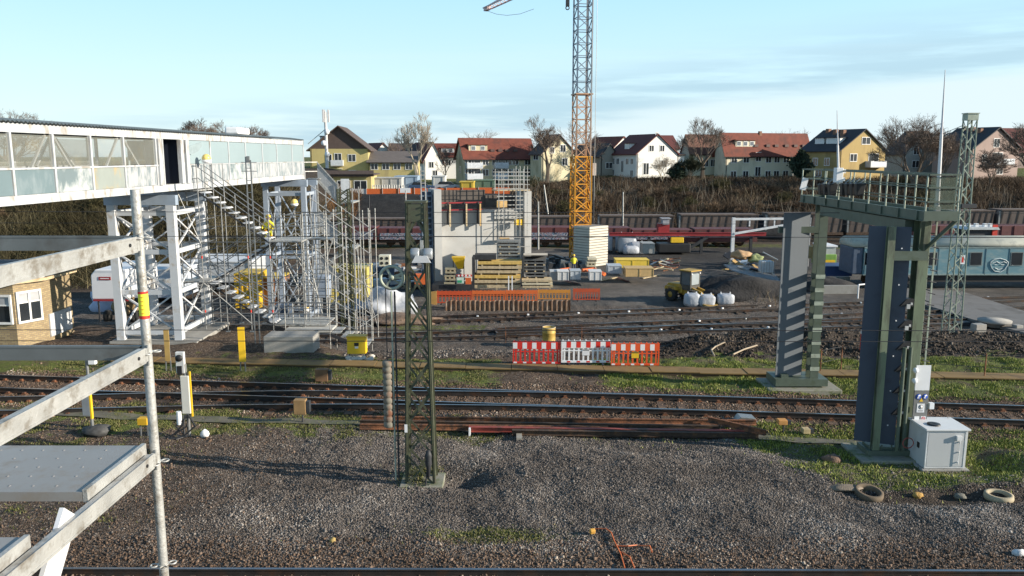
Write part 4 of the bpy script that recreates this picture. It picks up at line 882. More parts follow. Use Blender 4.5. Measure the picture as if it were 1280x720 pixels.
# tyres, stones and debris
def ringo(label,px,py,R_,r,mt_,tilt=0,hgt=.15):
    c=G(px,py); m=MB(); m.lathe((0,0,0),[(R_-.09,0),(R_,0),(R_+.01,hgt*.5),(R_,hgt),(R_-.07,hgt+.01),(R_-.09,hgt*.7),(R_-.09,0)],n=28)
    o=m.build('tyre',mt_,world=False); o.location=(c.x,c.y,zg(c.x,c.y)-.02); o.rotation_euler=(tilt,tilt*.5,0); tag(o,label,'tyre')
ringo('pale tan tyre lying flat at the far right',1248,624,.31,.1,mat('tyre_tan',(.36,.30,.20),.8,0,.15,3))
ringo('mud covered dark tyre half sunk in the grass edge',1085,619,.33,.1,mat('tyre_mud',(.12,.09,.06),.9,0,.3,4),R(9))
for (px,py,s,lab,mc) in ((1147,621,(.13,.1,.07),'ochre stone lying right of the sunken tyre',(.42,.25,.07)),(1200,622,(.16,.12,.07),'grey stone left of the pale tyre',(.17,.16,.13)),(1056,612,(.38,.2,.06),'flat muddy slab left of the sunken tyre',(.2,.16,.12)),(416,678,(.07,.06,.05),'small ochre stone in the gravel at the bottom left',(.4,.28,.1)),(1274,693,(.14,.09,.08),'white broken lump at the bottom right corner',(.6,.6,.6)),(600,414,(.09,.09,.08),'pale stone beside the yard tracks',(.5,.5,.48)),(1040,576,(.25,.18,.12),'rust brown lump of debris in the grass',(.16,.1,.07))):
    c=G(px,py); m=MB(); m.blob((c.x,c.y,zg(c.x,c.y)+s[2]*.5),s,.25,12,8,seed=px); tag(m.build('rock',mat('rk%d'%px,mc,.9,0,.25,5,bump=.4)),lab,'rock')
zq=0
c=G(748,668); t=T('cable_remnant','torn orange cable with a yellow plug in the ballast at the bottom','cable',(c.x,c.y,c.z)); OC=mat('orange_cable',(.5,.12,.03),.6)
m=MB(); m.cbox((c.x-.13,c.y,zg(c.x,c.y)+.09),(.12,.09,.1),.3,rx=.3); m.build('plug',mat('plug_y',(.62,.33,.06)),t,bevel=.02)
for path in (((742,662),(757,664),(764,668),(768,680),(776,695),(781,714)),((768,684),(785,686),(796,683)),((776,692),(787,700),(793,712)),((798,684),(812,686),(815,693))):
    m=MB(); q=[G(*k_) for k_ in path]; m.path([Vector((p.x,p.y,zg(p.x,p.y)+.04+.03*(i%2))) for i,p in enumerate(q)],.014,5); m.build('cable',OC,t)
# thin fence with rope beyond the trough
f=T('rope_fence','thin rusty post and wire fence running beyond the cable trough','fence',(5,31.2,0))
ps=[]
for px,pyb in ((540,447),(632,428),(727,428),(1025,468),(1051,462),(1230,474),(1300,476)):
    c=G(px,pyb); ps.append(c); m=MB(); m.tube((c.x,c.y,c.z-.1),(c.x,c.y,c.z+.95),.022,n=6); m.build('post',RUST,f)
for a,b in zip(ps,ps[1:]):
    if a.x<5 and b.x>8: continue
    m=MB()
    for hh in (.9,.45): m.bar(a+Vector((0,0,hh)),b+Vector((0,0,hh)),.012,.012)
    m.build('rope',DARKM,f)
# overhead wires
for lab,yy,zz2 in (('contact wire high above the main track',25.2,5.38),('thin support wire above the main track',25.2,6.15),('contact wire above the nearest yard track',48.3,3.1),('contact wire above the middle yard track',51.5,3.6)):
    m=MB(); m.tube((-70,yy,zz2+.2),(70,yy,zz2),.009 if yy<30 else .014,n=4); tag(m.build('overhead_wire',DARKM),lab,'wire')
for i,(yy,zz2,nm) in enumerate(((13.9,4.93,'upper'),(13.9,4.73,'lower'))):
    m=MB(); m.tube((-42,yy,zz2+.05),(42,yy,zz2-.02),.007,n=4); tag(m.build('overhead_wire',BLACK),'%s of the two thin black wires stretched across the near track'%nm,'wire')
c=G(1077,441); t=T('marker_post','red and white banded post left of the near gantry column','marker post',tuple(c))
m=MB(); m.tube((c.x,c.y,c.z),(c.x,c.y,zy(418,c.y)),.09,n=10); m.build('post',REDP,t); m=MB(); m.tube((c.x,c.y,zy(417,c.y)),(c.x,c.y,zy(413,c.y)),.092,n=10); m.build('band',WHITE,t)
# pale hoses in the spoil heap
for lab,pth in (('pale looped hose lying in the spoil heap left of the grey board',((893,450),(889,442),(894,437),(906,434))),('thin pale hose crossing the spoil heap',((916,450),(930,442),(946,436)))):
    m=MB(); m.path([Vector((p.x,p.y,zg(p.x,p.y)+.12)) for p in (G(*k_) for k_ in pth)],.035,6); tag(m.build('hose',mat('hose',(.35,.28,.2))),lab,'hose')
# ================================================================ FOOTBRIDGE
def YB(px):
    u=(px-640)/F; return (16.1+.2*u*0)/(.05-u*.9866+0) 
def XB(y): return -16.1+.05*y
BZ0,BZ1,BZ2,BZ3=6.56,6.82,7.62,8.98   # underside, panel foot, sill, roof
GLP=mat('wired_glass',(.15,.205,.225),.25,0,.10,.6,c2=(.22,.27,.29),c2a=.35,c2s=1.2,stretch=(1,1,.4))
GLU=mat('bridge_window',(.28,.29,.26),.2,0,.15,1,alpha=.3,c2=(.34,.32,.25),c2a=.3)
SMEAR=mat('smeared_panel',(.16,.205,.22),.45,0,.12,1.2,c2=(.5,.52,.52),c2a=.7,c2s=1.6,stretch=(1,1,.6))
GRAF=mat('scribbled_panel',(.40,.41,.42),.6,0,.08,3,c2=(.18,.22,.24),c2a=.6,c2s=4,stretch=(1,1,.35))
DIRT=mat('rust_stained_panel',(.27,.30,.28),.5,0,.1,2,c2=(.40,.30,.15),c2a=.4,c2s=1.2,stretch=(1,1,.5))
BW=mat('bridge_white',(.46,.48,.50),.5,0,.10,1.2,c2=(.30,.27,.23),c2a=.35,c2s=2.3,stretch=(1,1,.35))
def bridge():
    W_=2.75; ya,yb=14.0,52.4
    t=T('footbridge','long white covered footbridge with glazed sides entering from the left edge','footbridge',(XB(34),34,BZ0))
    def P(y,o,z): return Vector((XB(y)+o,y,z))
    def beam(nm,y0,y1,o0,o1,z0,z1,m_):
        m=MB(); a,b=P(y0,0,0),P(y1,0,0)
        vs=[(a.x+o0,y0,z0),(a.x+o1,y0,z0),(b.x+o1,y1,z0),(b.x+o0,y1,z0),(a.x+o0,y0,z1),(a.x+o1,y0,z1),(b.x+o1,y1,z1),(b.x+o0,y1,z1)]
        m.add(vs,[(0,3,2,1),(4,5,6,7),(0,1,5,4),(1,2,6,5),(2,3,7,6),(3,0,4,7)]); return m.build(nm,m_,t)
    yd0,yd1=YB(204.5),YB(226)
    beam('floor',ya,yb,-W_+.1,-.1,BZ0+.12,BZ0+.24,CONC)
    for o in (-.1,-W_):
        beam('bottom_beam',ya,yb,o,o+.1,BZ0,BZ1,BW); beam('top_beam',ya,yb,o,o+.1,BZ3-.28,BZ3,BW)
        beam('bottom_flange',ya,yb,o-.03,o+.13,BZ0-.02,BZ0,BW)
    # roof: low corrugated arch
    m=MB(); n=int((yb-ya)/.2)
    for k in range(n):
        y=ya+k*.2; a,b=XB(y),XB(y+.2); prof=[(-W_-.12,BZ3+.03),(-W_*.75,BZ3+.14),(-W_*.5,BZ3+.17),(-W_*.25,BZ3+.14),(.14,BZ3+.03)]
        top=[(a+o,y,z+ (0)) for o,z in prof]+[(XB(y+.1)+o,y+.1,z+.035) for o,z in prof]+[(b+o,y+.2,z) for o,z in prof]
        f=[(r*5+i,r*5+i+1,(r+1)*5+i+1,(r+1)*5+i) for r in range(2) for i in range(4)]
        m.add(top,f); m.add([(x,y_,z-.02) for x,y_,z in top],f)
    m.build('roof',mat('bridge_roof',(.13,.16,.17),.7,.1,.2,3),t)
    # near half: posts, windows, panels
    post=[-60,14,67,114,155,195,203.5]
    ys=[YB(p) for p in post]; ys=[ya]+[y for y in ys if y>ya+.5]
    lo=[GLP,GLP,GLP,SMEAR,DIRT,GRAF,BW]; k0=len(ys)-len(post)
    for side,o in ((0,-.02),(1,-W_+.02)):
        for i,y in enumerate(ys):
            m=MB(); c=P(y,o,0); m.box(c.x-.05,c.x+.05,y-.05,y+.05,BZ1,BZ3-.28); m.build('post',BW,t)
        for i,(a,b) in enumerate(zip(ys,ys[1:])):
            beam('panel',a+.06,b-.06,o-.01,o+.01,BZ1+.01,BZ2-.04,lo[min(i,6)] if side==0 else GLP)
            if b-a>1: beam('window',a+.06,b-.06,o-.008,o+.004,BZ2+.05,BZ3-.33,GLU)
            beam('sill',a+.05,b-.05,o-.05,o+.05,BZ2-.03,BZ2+.03,BW)
            if b-a>1:
                m=MB(); oo=o-.09 if side==0 else o+.09
                if i%2==0: m.bar(P(a+.25*(b-a)*2,oo,BZ2),P(b-.2,oo,BZ3-.33),.07,.07)
                else: m.bar(P(a+.2,oo,BZ3-.33),P(b-(b-a)*.5,oo,BZ2),.07,.07)
                m.build('diagonal',BW,t)
    # door opening and its frame
    for px in (199,226.5,233):
        y=YB(px); m=MB(); c=P(y,-.02,0); m.box(c.x-.07,c.x+.09,y-.16,y+.16,BZ1,BZ3-.28); m.build('door_post',BW,t)
    m=MB(); a,b=P(yd0,-.75,0),P(yd1,-.75,0); m.add([(a.x,a.y,BZ1),(b.x,b.y,BZ1),(b.x,b.y,BZ3-.3),(a.x,a.y,BZ3-.3)],[(0,1,2,3)]); m.add([(a.x-.03,a.y,BZ1),(b.x-.03,b.y,BZ1),(b.x-.03,b.y,BZ3-.3),(a.x-.03,a.y,BZ3-.3)],[(0,1,2,3)]); m.build('doorway',mat('doorway_shade',(.012,.018,.035),.6,0,.1),t)  # dark inset sheet: gloom inside the door opening painted as near-black navy
    m=MB(); 
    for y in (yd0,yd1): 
        m=MB(); c=P(y,0,0); m.box(c.x-.78,c.x-.08,y-.02,y+.02,BZ1,BZ3-.3); m.build('door_reveal',mat('doorway_shade',(0,0,0)),t)
    0 and m.build('door_reveal',mat('doorway_shade',(0,0,0)),t)
    # far half
    post=[236,263,286,307,328,346,365,382]; ys=[YB(p) for p in post]; ys[-1]=yb
    for i,y in enumerate(ys):
        m=MB(); c=P(y,-.02,0); m.box(c.x-.05,c.x+.04,y-.05,y+.05,BZ1,BZ3-.28); m.build('post',BW,t)
    UP=mat('frosted_glass',(.27,.345,.37),.3,0,.05,.5)
    for i,(a,b) in enumerate(zip(ys,ys[1:])):
        beam('window',a+.06,b-.06,-.03,-.01,BZ2+.04,BZ3-.3,UP); beam('panel',a+.06,b-.06,-.03,-.01,BZ1+.01,BZ2-.02,SMEAR if i==2 else GRAF); beam('sill',a+.05,b-.05,-.04,-.0,BZ2-.01,BZ2+.03,BW)
        beam('panel',a+.06,b-.06,-W_+.01,-W_+.03,BZ1+.01,BZ3-.3,UP)
    beam('floor_edge',yd1,yb,-W_+.1,-.12,BZ0-.0,BZ0+.1,GREY_STEEL)
    m=MB(); c=P(yb,0,0); m.box(c.x-W_,c.x+.05,yb,yb+.1,BZ0-.1,BZ0+.5); m.box(c.x-W_,c.x+.03,yb+.0,yb+.06,BZ3-.4,BZ3+.05); m.build('end_beam',BW,t)
    for x_ in (230,):
        m=MB(); y=YB(246); c=P(y,.02,0); m.prism([(-1.1,-.16),(-.8,.08),(.5,.28),(.55,.1),(.2,-.12),(-.6,-.3)],c.x-.01,c.x+.004,plane='YZ'); m.v=[(XB(v[1]+y)+.0+ (.02 if v[0]>c.x-.005 else 0),v[1]+y,v[2]+8.35) for v in m.v]; m.build('grey_patch',mat('patch_grey',(.25,.31,.33),.6),t)
bridge()
y=YB(315); m=MB(); m.cbox((XB(y)-.7,y,BZ3+.33),(.7,2.2,.36),.05); tag(m.build('roof_box',WHITE,bevel=.08),'rounded white box sitting on the footbridge roof','box')
def lampball(label,px,py,Y,r=.2):
    c=A(px,py,Y); t=T('round_lamp',label,'lamp',tuple(c)); m=MB(); m.blob(c,(r,r,r),0,14,10); m.build('globe',mat('globe_yellow',(.72,.52,.16),.35,.0,.2,3),t)
    m=MB(); m.lathe((c.x,c.y,c.z-r),[(0,-.03),(r*.9,.0),(r*1.15,.12),(r*1.0,.14)],n=16); m.build('shade',WHITE,t); m=MB(); m.tube(c,c+Vector((0,.4,.1)),.025); m.build('arm',GALV,t)
lampball('yellow round lamp on a pole in front of the footbridge side',258,198,36.6)
lampball('yellow round lamp under the far end of the footbridge',368,253,46)
lampball('small yellow lamp low between the scaffold braces',384,388-2,40,.13)
# supports
def xframe(m,a,b,z0,z1,w_=.065):
    a=Vector(a); b=Vector(b); m.bar((a.x,a.y,z0),(b.x,b.y,z1),w_,w_); m.bar((b.x,b.y,z0),(a.x,a.y,z1),w_,w_)
def support(label,xs,ys,z0,z1,w_,levels,wm,bm,foot=True):
    t=T('bridge_support',label,'bridge support',((xs[0]+xs[1])/2,ys[0],z0)); W2=w_/2
    for x in xs:
        for y in ys:
            m=MB(); m.box(x-W2,x+W2,y-W2,y-W2+.03,z0,z1); m.box(x-W2,x+W2,y+W2-.03,y+W2,z0,z1); m.box(x-.02,x+.02,y-W2+.03,y+W2-.03,z0,z1); m.box(x+W2-.05,x+W2-.02,y-W2+.03,y+W2-.03,z0,z1); m.build('column',wm,t)
    for y in ys:
        m=MB(); m.box(xs[0]-.5*w_-.1,xs[1]+.5*w_+.1,y-.15,y+.15,z1+.003,z1+.42); m.build('head_beam',bm,t)
        for z in levels: m=MB(); m.box(xs[0]+W2,xs[1]-W2,y-.06,y+.06,z-.1,z+.1); m.build('cross_beam',wm,t)
        for a,b in zip(levels,levels[1:]):
            m=MB(); xframe(m,(xs[0]+W2,y,0),(xs[1]-W2,y,0),a+.1,b-.1); m.build('brace',wm,t)
    for x in xs:
        for z in levels: m=MB(); m.box(x-.06,x+.06,ys[0]+W2,ys[1]-W2,z-.1,z+.1); m.build('cross_beam',wm,t)
        for a,b in zip(levels,levels[1:]): m=MB(); xframe(m,(x,ys[0]+W2,0),(x,ys[1]-W2,0),a+.1,b-.1); m.build('brace',wm,t)
    if foot: m=MB(); m.box(xs[0]-.4,xs[1]+.9,ys[0]-.4,ys[1]+.5,z0-.6,z0); m.build('foundation',CONC,t,bevel=.03)
support('white braced steel tower carrying the near end of the footbridge',(-16.95,-14.45),(34.0,37.2),.12,5.95,.33,(.45,2.2,3.95,5.6),WHITEP,GREY_STEEL)
support('blue grey and white steel support under the far end of the footbridge',(-15.6,-13.2),(51.0,53.6),FARZ+.05,6.1,.30,(FARZ+.4,1.6,5.6),mat('support_grey',(.36,.41,.48),.5,.1,.06),GREY_STEEL)
# ---------------------------------------------------------------- stair scaffold
TS=.026
def tubes(t,nm,L_,r=TS,m_=GALV,n=6):
    for a,b in L_:
        m=MB(); m.tube(a,b,r,n=n,cap=False); m.build(nm,m_,t)
def flight(t,a,b,wd,n,along='x'):
    """steps from a (top) to b (bottom), width wd towards +Y"""
    f=T('stair_flight','x','x'); del f['label']; del f['category']; f.parent=t; f.location=Vector(a)-WL(t)
    a=Vector(a); b=Vector(b); d=b-a; run=abs(d.x)/n; sg=1 if d.x>0 else -1
    for k in range(n):
        p=a+d*((k+.5)/n); m=MB(); m.box(p.x-run*.42,p.x+run*.42,p.y,p.y+wd,p.z-.035,p.z+.015); m.box(p.x-.015+sg*run*.5,p.x+.01+sg*run*.5,p.y,p.y+wd,p.z-.05,p.z-.02); m.build('tread',WHITEP,f)
    for o in (-.02,wd+.02): m=MB(); m.bar(a+Vector((0,o,-.12)),b+Vector((0,o,-.12)),.03,.07); m.build('stringer',DARKM if o<0 else GALV,f)
    for o in (-.05,wd+.05):
        for hh in (.55,1.05):
            m=MB(); m.tube(a+Vector((0,o,hh)),b+Vector((0,o,hh)),.02,n=6); m.build('handrail',GALV,f)
    return f
def stair_scaffold():
    t=T('stair_scaffold','silver stair scaffold with three zigzag flights leading up to the footbridge door','scaffold',(-12.7,37,.3))
    yf,ym_,yb_=36.2,37.1,38.0; zl=(6.5,4.2,2.35,.32)
    xL,xl,xr,xR=-15.0,-14.1,-11.0,-9.55
    gz=.0
    flight(t,(xl,yf,zl[0]),(xr,yf,zl[1]),.8,10); flight(t,(xr,ym_,zl[1]),(xl+.2,ym_,zl[2]),.8,8); flight(t,(xl+.2,yf,zl[2]),(xr+.1,yf,zl[3]),.8,9)
    for x0,x1,z in ((xL-.2,xl,zl[0]),(xr,xR,zl[1]),(xL,xl+.2,zl[2]),(xr,xR+1.0,zl[3])):
        m=MB(); m.box(x0,x1,yf,yb_-.1,z-.06,z-.0); m.build('landing',GALVW,t)
    std=[]
    for x in (xL,xl,-13.6,-13.1,-12.5,-12.0,-11.5,xr,xR):
        for y in (yf-.08,ym_-.05,yb_):
            if x in (-13.6,-12.5,-11.5) and y!=yb_: continue
            top=zl[0]+1.15 if x<-13.5 else (zl[1]+1.2 if x>=xr else zl[0]-.9*(x+14.1)+.6)
            if y==ym_-.05 and x in (-13.1,-12.0): continue
            std.append(((x,y,gz),(x,y,top)))
    tubes(t,'standard',std)
    led=[]
    for z in (.35,.85,1.35,1.85,2.3,2.8,3.3,3.75,4.15,4.7,5.2):
        for y in (yf-.1,yb_+.02):
            if y<37 and z in (1.85,2.8,3.3,3.75,4.7,5.2): continue
            x1=xR if z<4.3 else -12.0
            led.append(((xL-.1,y,z),(x1,y,z)))
        for x in (xL,xl,xr,xR):
            if z<4.3 or x<-13: led.append(((x+.03,yf-.1,z-.06),(x+.03,yb_,z-.06)))
    for z,x0,x1 in ((zl[0],xL-.2,xl),(zl[1],xr,xR),(zl[2],xL,xl),(zl[3],xr,xR+1)):
        for hh in (.5,1.05): led.append(((x0,yf-.1,z+hh),(x1,yf-.1,z+hh))); led.append(((x0,yb_+.02,z+hh),(x1,yb_+.02,z+hh)))
    tubes(t,'ledger',led,.02,mat('ledger_grey',(.17,.18,.19),.5,.4,.2,6))
    br=[]
    for (x0,x1) in ((xL,xl),(xl,-12.0),(-12.0,xr),(xr,xR)):
        for k,(z0,z1) in enumerate(((.3,2.3),(2.3,4.2))):
            if x1==xl or x0==xr or k==0: br.append(((x0,yb_+.06,z0),(x1,yb_+.06,z1)) if (k)%2==0 else ((x1,yb_+.06,z0),(x0,yb_+.06,z1)))
    br+=[((xl,yf-.12,4.1),(xL,yf-.12,6.4)),((xl,yf-.12,2.3),(-12.0,yf-.12,.4)),((xL,yf-.12,.3),(xl,yf-.12,2.3)),((-13.1,yb_+.06,2.4),(xr,yb_+.06,4.1)),((-12.6,yb_+.06,2.0),(xr,yb_+.06,3.4))]
    tubes(t,'brace',br,.02,GALVW)
    rd=[]
    for x in (xl,-12.0,xr):
        for z in (.9,3.4): rd.append(((x,yf-.08,z),(x,yf-.08,z+.12)))
    tubes(t,'red_coupler',rd,.035,REDP)
    m=MB()
    for x in (xL,xl,-13.1,-12.0,xr,xR):
        for y in (yf-.08,yb_): m=MB(); m.cbox((x,y,gz+.0),(.18,.18,.04)); m.build('base_plate',GALV,t)
stair_scaffold()
def tower_scaffold():
    t=T('tower_scaffold','tall silver scaffold bay with leaning braces right of the zigzag stairs','scaffold',(-9.5,37.5,0))
    xs=(-10.9,-9.45,-8.55); ys=(38.3,40.2); gz=-.2
    st=[]
    for x in xs:
        for y in ys: st.append(((x,y,gz),(x,y,5.3 if x<-8.6 else 5.5)))
    st+=[((-10.3,39,gz),(-10.3,39,4.2)),((-9.0,38.25,gz),(-9.0,38.25,4.5)),((-9.9,39.4,gz),(-9.9,39.4,6.2)),((-9.75,37.2,gz),(-9.75,37.2,5.4)),((-8.65,37.2,gz),(-8.65,37.2,5.5))]
    tubes(t,'standard',st,.027,GALVW)
    L_=[]
    for z in (.3,.75,1.2,1.65,2.1,2.6,3.1,3.6,4.15,4.7,5.2):
        for y in ys: L_.append(((xs[0],y,z),(xs[2],y,z)))
        if z>2: 
            for x in xs: L_.append(((x,ys[0],z),(x,ys[1],z)))
    L_+=[((-9.75,37.2,5.25),(-8.65,37.2,5.45)),((-9.75,37.2,4.6),(-8.65,37.2,4.8)),((-9.75,37.2,4.15),(-8.65,37.2,4.25))]
    tubes(t,'ledger',L_,.02)
    B=[((xs[0],ys[0]-.05,4.2),(xs[1],ys[0]-.05,1.4)),((xs[1],ys[0]-.05,4.2),(xs[0],ys[0]-.05,2.2)),((xs[1],ys[0]-.05,2.2),(xs[0],ys[0]-.05,.2)),((xs[2],ys[0]-.05,4.2),(xs[1]-.3,ys[0]-.05,.8)),((-10.4,38.1,1.0),(-9.8,38.1,3.3)),((-9.2,38.1,.4),(-9.9,38.1,4.0)),((-8.9,38.1,.3),(-8.5,38.1,3.4)),((xs[0],ys[1],0),(xs[2],ys[1],2.2)),((xs[2],ys[1],2.2),(xs[0],ys[1],4.2)),((-10.9,38.1,3.0),(-10.3,38.1,1.7)),((-10.3,38.1,1.7),(-10.9,38.1,1.0))]
    tubes(t,'brace',B,.022,GALVW)
    m=MB(); m.box(-11.0,-8.5,37.3,38.2,4.12,4.18); m.build('platform',GALV,t)
    m=MB(); m.box(-9.5,-9.0,38.4,39.3,1.2,2.2); m.build('grey_panel',mat('panel_blue_grey',(.25,.3,.38),.6),t)
tower_scaffold()
# platform with steps down to the right
t=T('step_platform','low grey platform with four steps going down to the right beside the yellow box','steps',(-8.5,36,-.2))
m=MB(); m.box(-10.3,-8.2,35.4,36.6,.12,.22); m.build('platform',mat('ply',(.42,.41,.38),.7,0,.1),t)
for k in range(4):
    m=MB(); x=-8.15+k*.42; z=.1-k*.19; m.add([(x,35.3,z),(x+.4,35.3,z),(x+.4,36.5,z),(x,36.5,z),(x,35.3,z+.04),(x+.4,35.3,z+.04),(x+.4,36.5,z+.04),(x,36.5,z+.04)],[(0,3,2,1),(4,5,6,7),(0,1,5,4),(1,2,6,5),(2,3,7,6),(3,0,4,7)]); m.build('tread',GALVW,t)
for y in (35.25,36.55):
    m=MB(); m.bar((-8.2,y,.05),(-6.5,y,-.65),.03,.14); m.build('stringer',DARKM,t)
    for x,zb in ((-10.2,.15),(-8.2,.15),(-7.3,-.2),(-6.55,-.5)):
        m=MB(); m.tube((x,y,zt(x,y)-.05),(x,y,zb+1.15),.022,n=6); m.build('post',GALVW,t)
    for hh in (.6,1.1):
        m=MB(); m.path([(-10.2,y,.15+hh),(-8.2,y,.15+hh),(-6.55,y,-.5+hh)],.018,6); m.build('railing',GALV,t)
# ---------------------------------------------------------------- steel stair at the far end of the bridge
def far_stair():
    t=T('steel_stair','galvanised steel stair with mesh sides winding down from the far end of the footbridge','stair',(-12.3,54,FARZ))
    MESH=mat('mesh_side',(.42,.44,.46),.5,.3,.1,3,alpha=.8)
    x0,x1=-12.95,-11.6; pts=[(x0,6.5),(x1,5.0),(x0,3.4),(x1,1.9),(x0,.3),(x1,-1.2),(x0,FARZ+.1)]
    for i,((xa,za),(xb,zb_)) in enumerate(zip(pts,pts[1:])):
        yy=53.8 if i%2==0 else 54.9; n=8; a=Vector((xa,yy,za)); b=Vector((xb,yy,zb_))
        f=T('stair_flight','x','x'); del f['label']; del f['category']; f.parent=t; f.location=a-WL(t)
        for k in range(n):
            p=a+(b-a)*((k+.5)/n); m=MB(); m.box(p.x-.11,p.x+.11,yy,yy+.9,p.z-.02,p.z+.02); m.build('tread',GALVW,f)
        m=MB(); m.add([(a.x,yy-.04,a.z-.1),(b.x,yy-.04,b.z-.1),(b.x,yy-.04,b.z+1.05),(a.x,yy-.04,a.z+1.05)],[(0,1,2,3)]); m.add([(a.x,yy-.01,a.z-.1),(b.x,yy-.01,b.z-.1),(b.x,yy-.01,b.z+1.05),(a.x,yy-.01,a.z+1.05)],[(3,2,1,0)]); 
        if i%2==0: m.build('side_mesh',MESH,f)
        m=MB(); m.bar(a+Vector((0,-.06,1.08)),b+Vector((0,-.06,1.08)),.06,.06); m.bar(a+Vector((0,-.06,-.1)),b+Vector((0,-.06,-.1)),.05,.16); m.build('stringer',GALVW,f)
    for x,z in [(x1+.5,5.0),(x0-.3,3.4),(x1+.5,1.9),(x0-.3,.3),(x1+.5,-1.2)]:
        m=MB(); m.box(x-.5,x+.5,53.7,55.9,z-.12,z-.02); m.build('landing',GALVW,t)
    for x in (x1+.95,x1,x0):
        for y in (53.65,55.9): m=MB(); m.bar((x,y,FARZ),(x,y,6.2 if x<x1+.5 else 5.9),.07,.07); m.build('column',GALVW,t)
    m=MB(); m.box(x1+.2,x1+.75,53.66,53.7,5.05,6.5); m.build('gate_panel',mat('gate_pale',(.6,.62,.64),.5),t)
    m=MB(); m.bar((XB(52.5)-.2,52.9,7.0),(x0,53.8,7.0),.05,.05); m.bar((XB(52.5)-.2,52.9,7.6),(x0,53.8,7.6),.05,.05); m.bar((XB(52.5)-.2,53.9,6.5),(x0+.2,53.9,6.5),.9,.06); m.build('gangway',GALVW,t)
far_stair()
def right_scaffold():
    t=T('birdcage_scaffold','open silver scaffold with parallel sloping braces right of the olive double mast','scaffold',(-9,46,-2))
    X0,X1,X2=-11.3,-8.9,-8.0; y0,y1=45.0,46.8; gz=-2.7
    st=[((x,y,gz+(.0)),(x,y,5.0-(.9 if x==X1 else 0))) for x in (X1,X2,-8.4) for y in (y0,y1)]+[((-9.3,44.6,gz+.2),(-9.3,44.6,4.2)),((-8.65,44.6,gz+.2),(-8.65,44.6,3.2))]
    tubes(t,'standard',st,.03,GALVW)
    B=[]
    for k in range(8):
        z=6.4-k*.75 - (.5 if k>3 else 0); B.append(((X0,y0+.1*(k%2),z),(X2,y0+.1*(k%2),z-2.4)))
    tubes(t,'brace',B,.026,GALVW)
    L_=[]
    for z in (3.6,1.0,-1.5): L_+= [((X1,y0,z-.3),(X2,y1,z+.2)),((X1,y1,z),(X2,y1,z)),((X0,y0,z-.2),(X2,y0,z-.2))]
    tubes(t,'ledger',L_,.024)
    tubes(t,'diagonal',[((X1,y0,3.4),(X2,y0,-1.6)),((X1+.1,y1,1.0),(X2,y1,-2.2))],.022)
right_scaffold()
def olive_mast(label,px,Y,wpx,ytop,n):
    x=XA(px,Y,2); b=(x,Y,zt(x,Y)-.1); h=zy(ytop,Y)-b[2]; w_=wpx*Y/F
    t=T('catenary_mast',label,'mast',b); lattice('m',t,b,w_,w_*.92,h,n,'X',GREENM,.1,.05)
    m=MB(); m.cbox((x,Y,b[2]),(w_+.5,w_+.5,.5)); m.build('footing',CONC,t)
    m=MB(); m.bar((x-.9,Y-.4,zy(389,Y)),(x+1.5,Y-.4,zy(386,Y)),.09,.07); m.tube((x+.5,Y-.4,zy(387,Y)),(x+1.3,Y-.4,zy(386,Y)),.07,.11,n=8); m.build('insulator_arm',DARKM,t)
olive_mast('olive lattice mast behind the stair scaffolds',432,47.5,14,236,20)
m=MB(); x=XA(312,33.5,6); m.bar((x-.1,33.6,0),(x-.1,33.6,zy(196,33.6)),.045,.045); m.bar((x+.1,33.6,0),(x+.1,33.6,zy(200,33.6)),.045,.045)
for k in range(14): m.bar((x-.1,33.6,1+k*.5),(x+.1,33.6,1+k*.5),.03,.03)
m.bar((x-.3,33.6,zy(203,33.6)),(x+.35,33.6,zy(203,33.6)),.03,.03); m.bar((x-.3,33.6,zy(214,33.6)),(x+.35,33.6,zy(214,33.6)),.03,.03); m.cbox((x,33.6,zy(199,33.6)),(.12,.1,.25))
tag(m.build('ladder_pole',GALV),'slim ladder shaped pole standing in front of the footbridge windows','pole')
# worker on the middle landing
def worker():
    o=A(335.5,293,37.2); base=Vector((o.x,37.3,4.2)); 
    t=T('person','person in a yellow helmet and high visibility clothes crouching on the scaffold landing','person',base)
    P=[(0,0,.38),(0,-.03,.58),(.01,-.05,.74),(.01,-.06,.84),(.02,-.08,.95),(-.11,-.22,.42),(-.11,-.12,.07),(-.11,-.24,.04),(.12,-.2,.36),(.12,-.05,.07),(.12,-.18,.04),(-.19,-.06,.7),(-.26,-.16,.5),(-.2,-.32,.5),(.2,-.07,.7),(.3,-.14,.52),(.24,-.3,.46)]
    E_=[(0,1),(1,2),(2,3),(3,4),(0,5),(5,6),(6,7),(0,8),(8,9),(9,10),(2,11),(11,12),(12,13),(2,14),(14,15),(15,16)]
    rd=[.15,.15,.15,.06,.09,.09,.06,.045,.09,.06,.045,.07,.05,.035,.07,.05,.035]
    me=bpy.data.meshes.new('body'); me.from_pydata(P,E_,[]); o=bpy.data.objects.new('body',me); COL.objects.link(o); o.parent=t
    me.materials.append(mat('hivis',(.62,.62,.04),.7,0,.1,3,c2=(.6,.18,.02),c2a=.4,c2s=5)); s=o.modifiers.new('skin','SKIN')
    if not me.skin_vertices:
        bm_=__import__('bmesh').new(); bm_.from_mesh(me); bm_.verts.layers.skin.verify(); bm_.to_mesh(me); bm_.free()
    for v,r in zip(me.skin_vertices[0].data,rd): v.radius=(r,r)
    o.modifiers.new('sub','SUBSURF').levels=1
    m=MB(); m.blob((0.02,-.09,.95),(.09,.1,.12),0,12,8); m.build('face',mat('skin',(.45,.26,.18)),t,world=False)
    m=MB(); m.lathe((.02,-.08,.98),[(.135,0),(.125,.03),(.12,.08),(.08,.13),(0,.15)],n=16); m.lathe((.02,-.1,.985),[(.15,0),(.12,.012)],n=16); m.build('helmet',YELB,t,world=False)
worker()
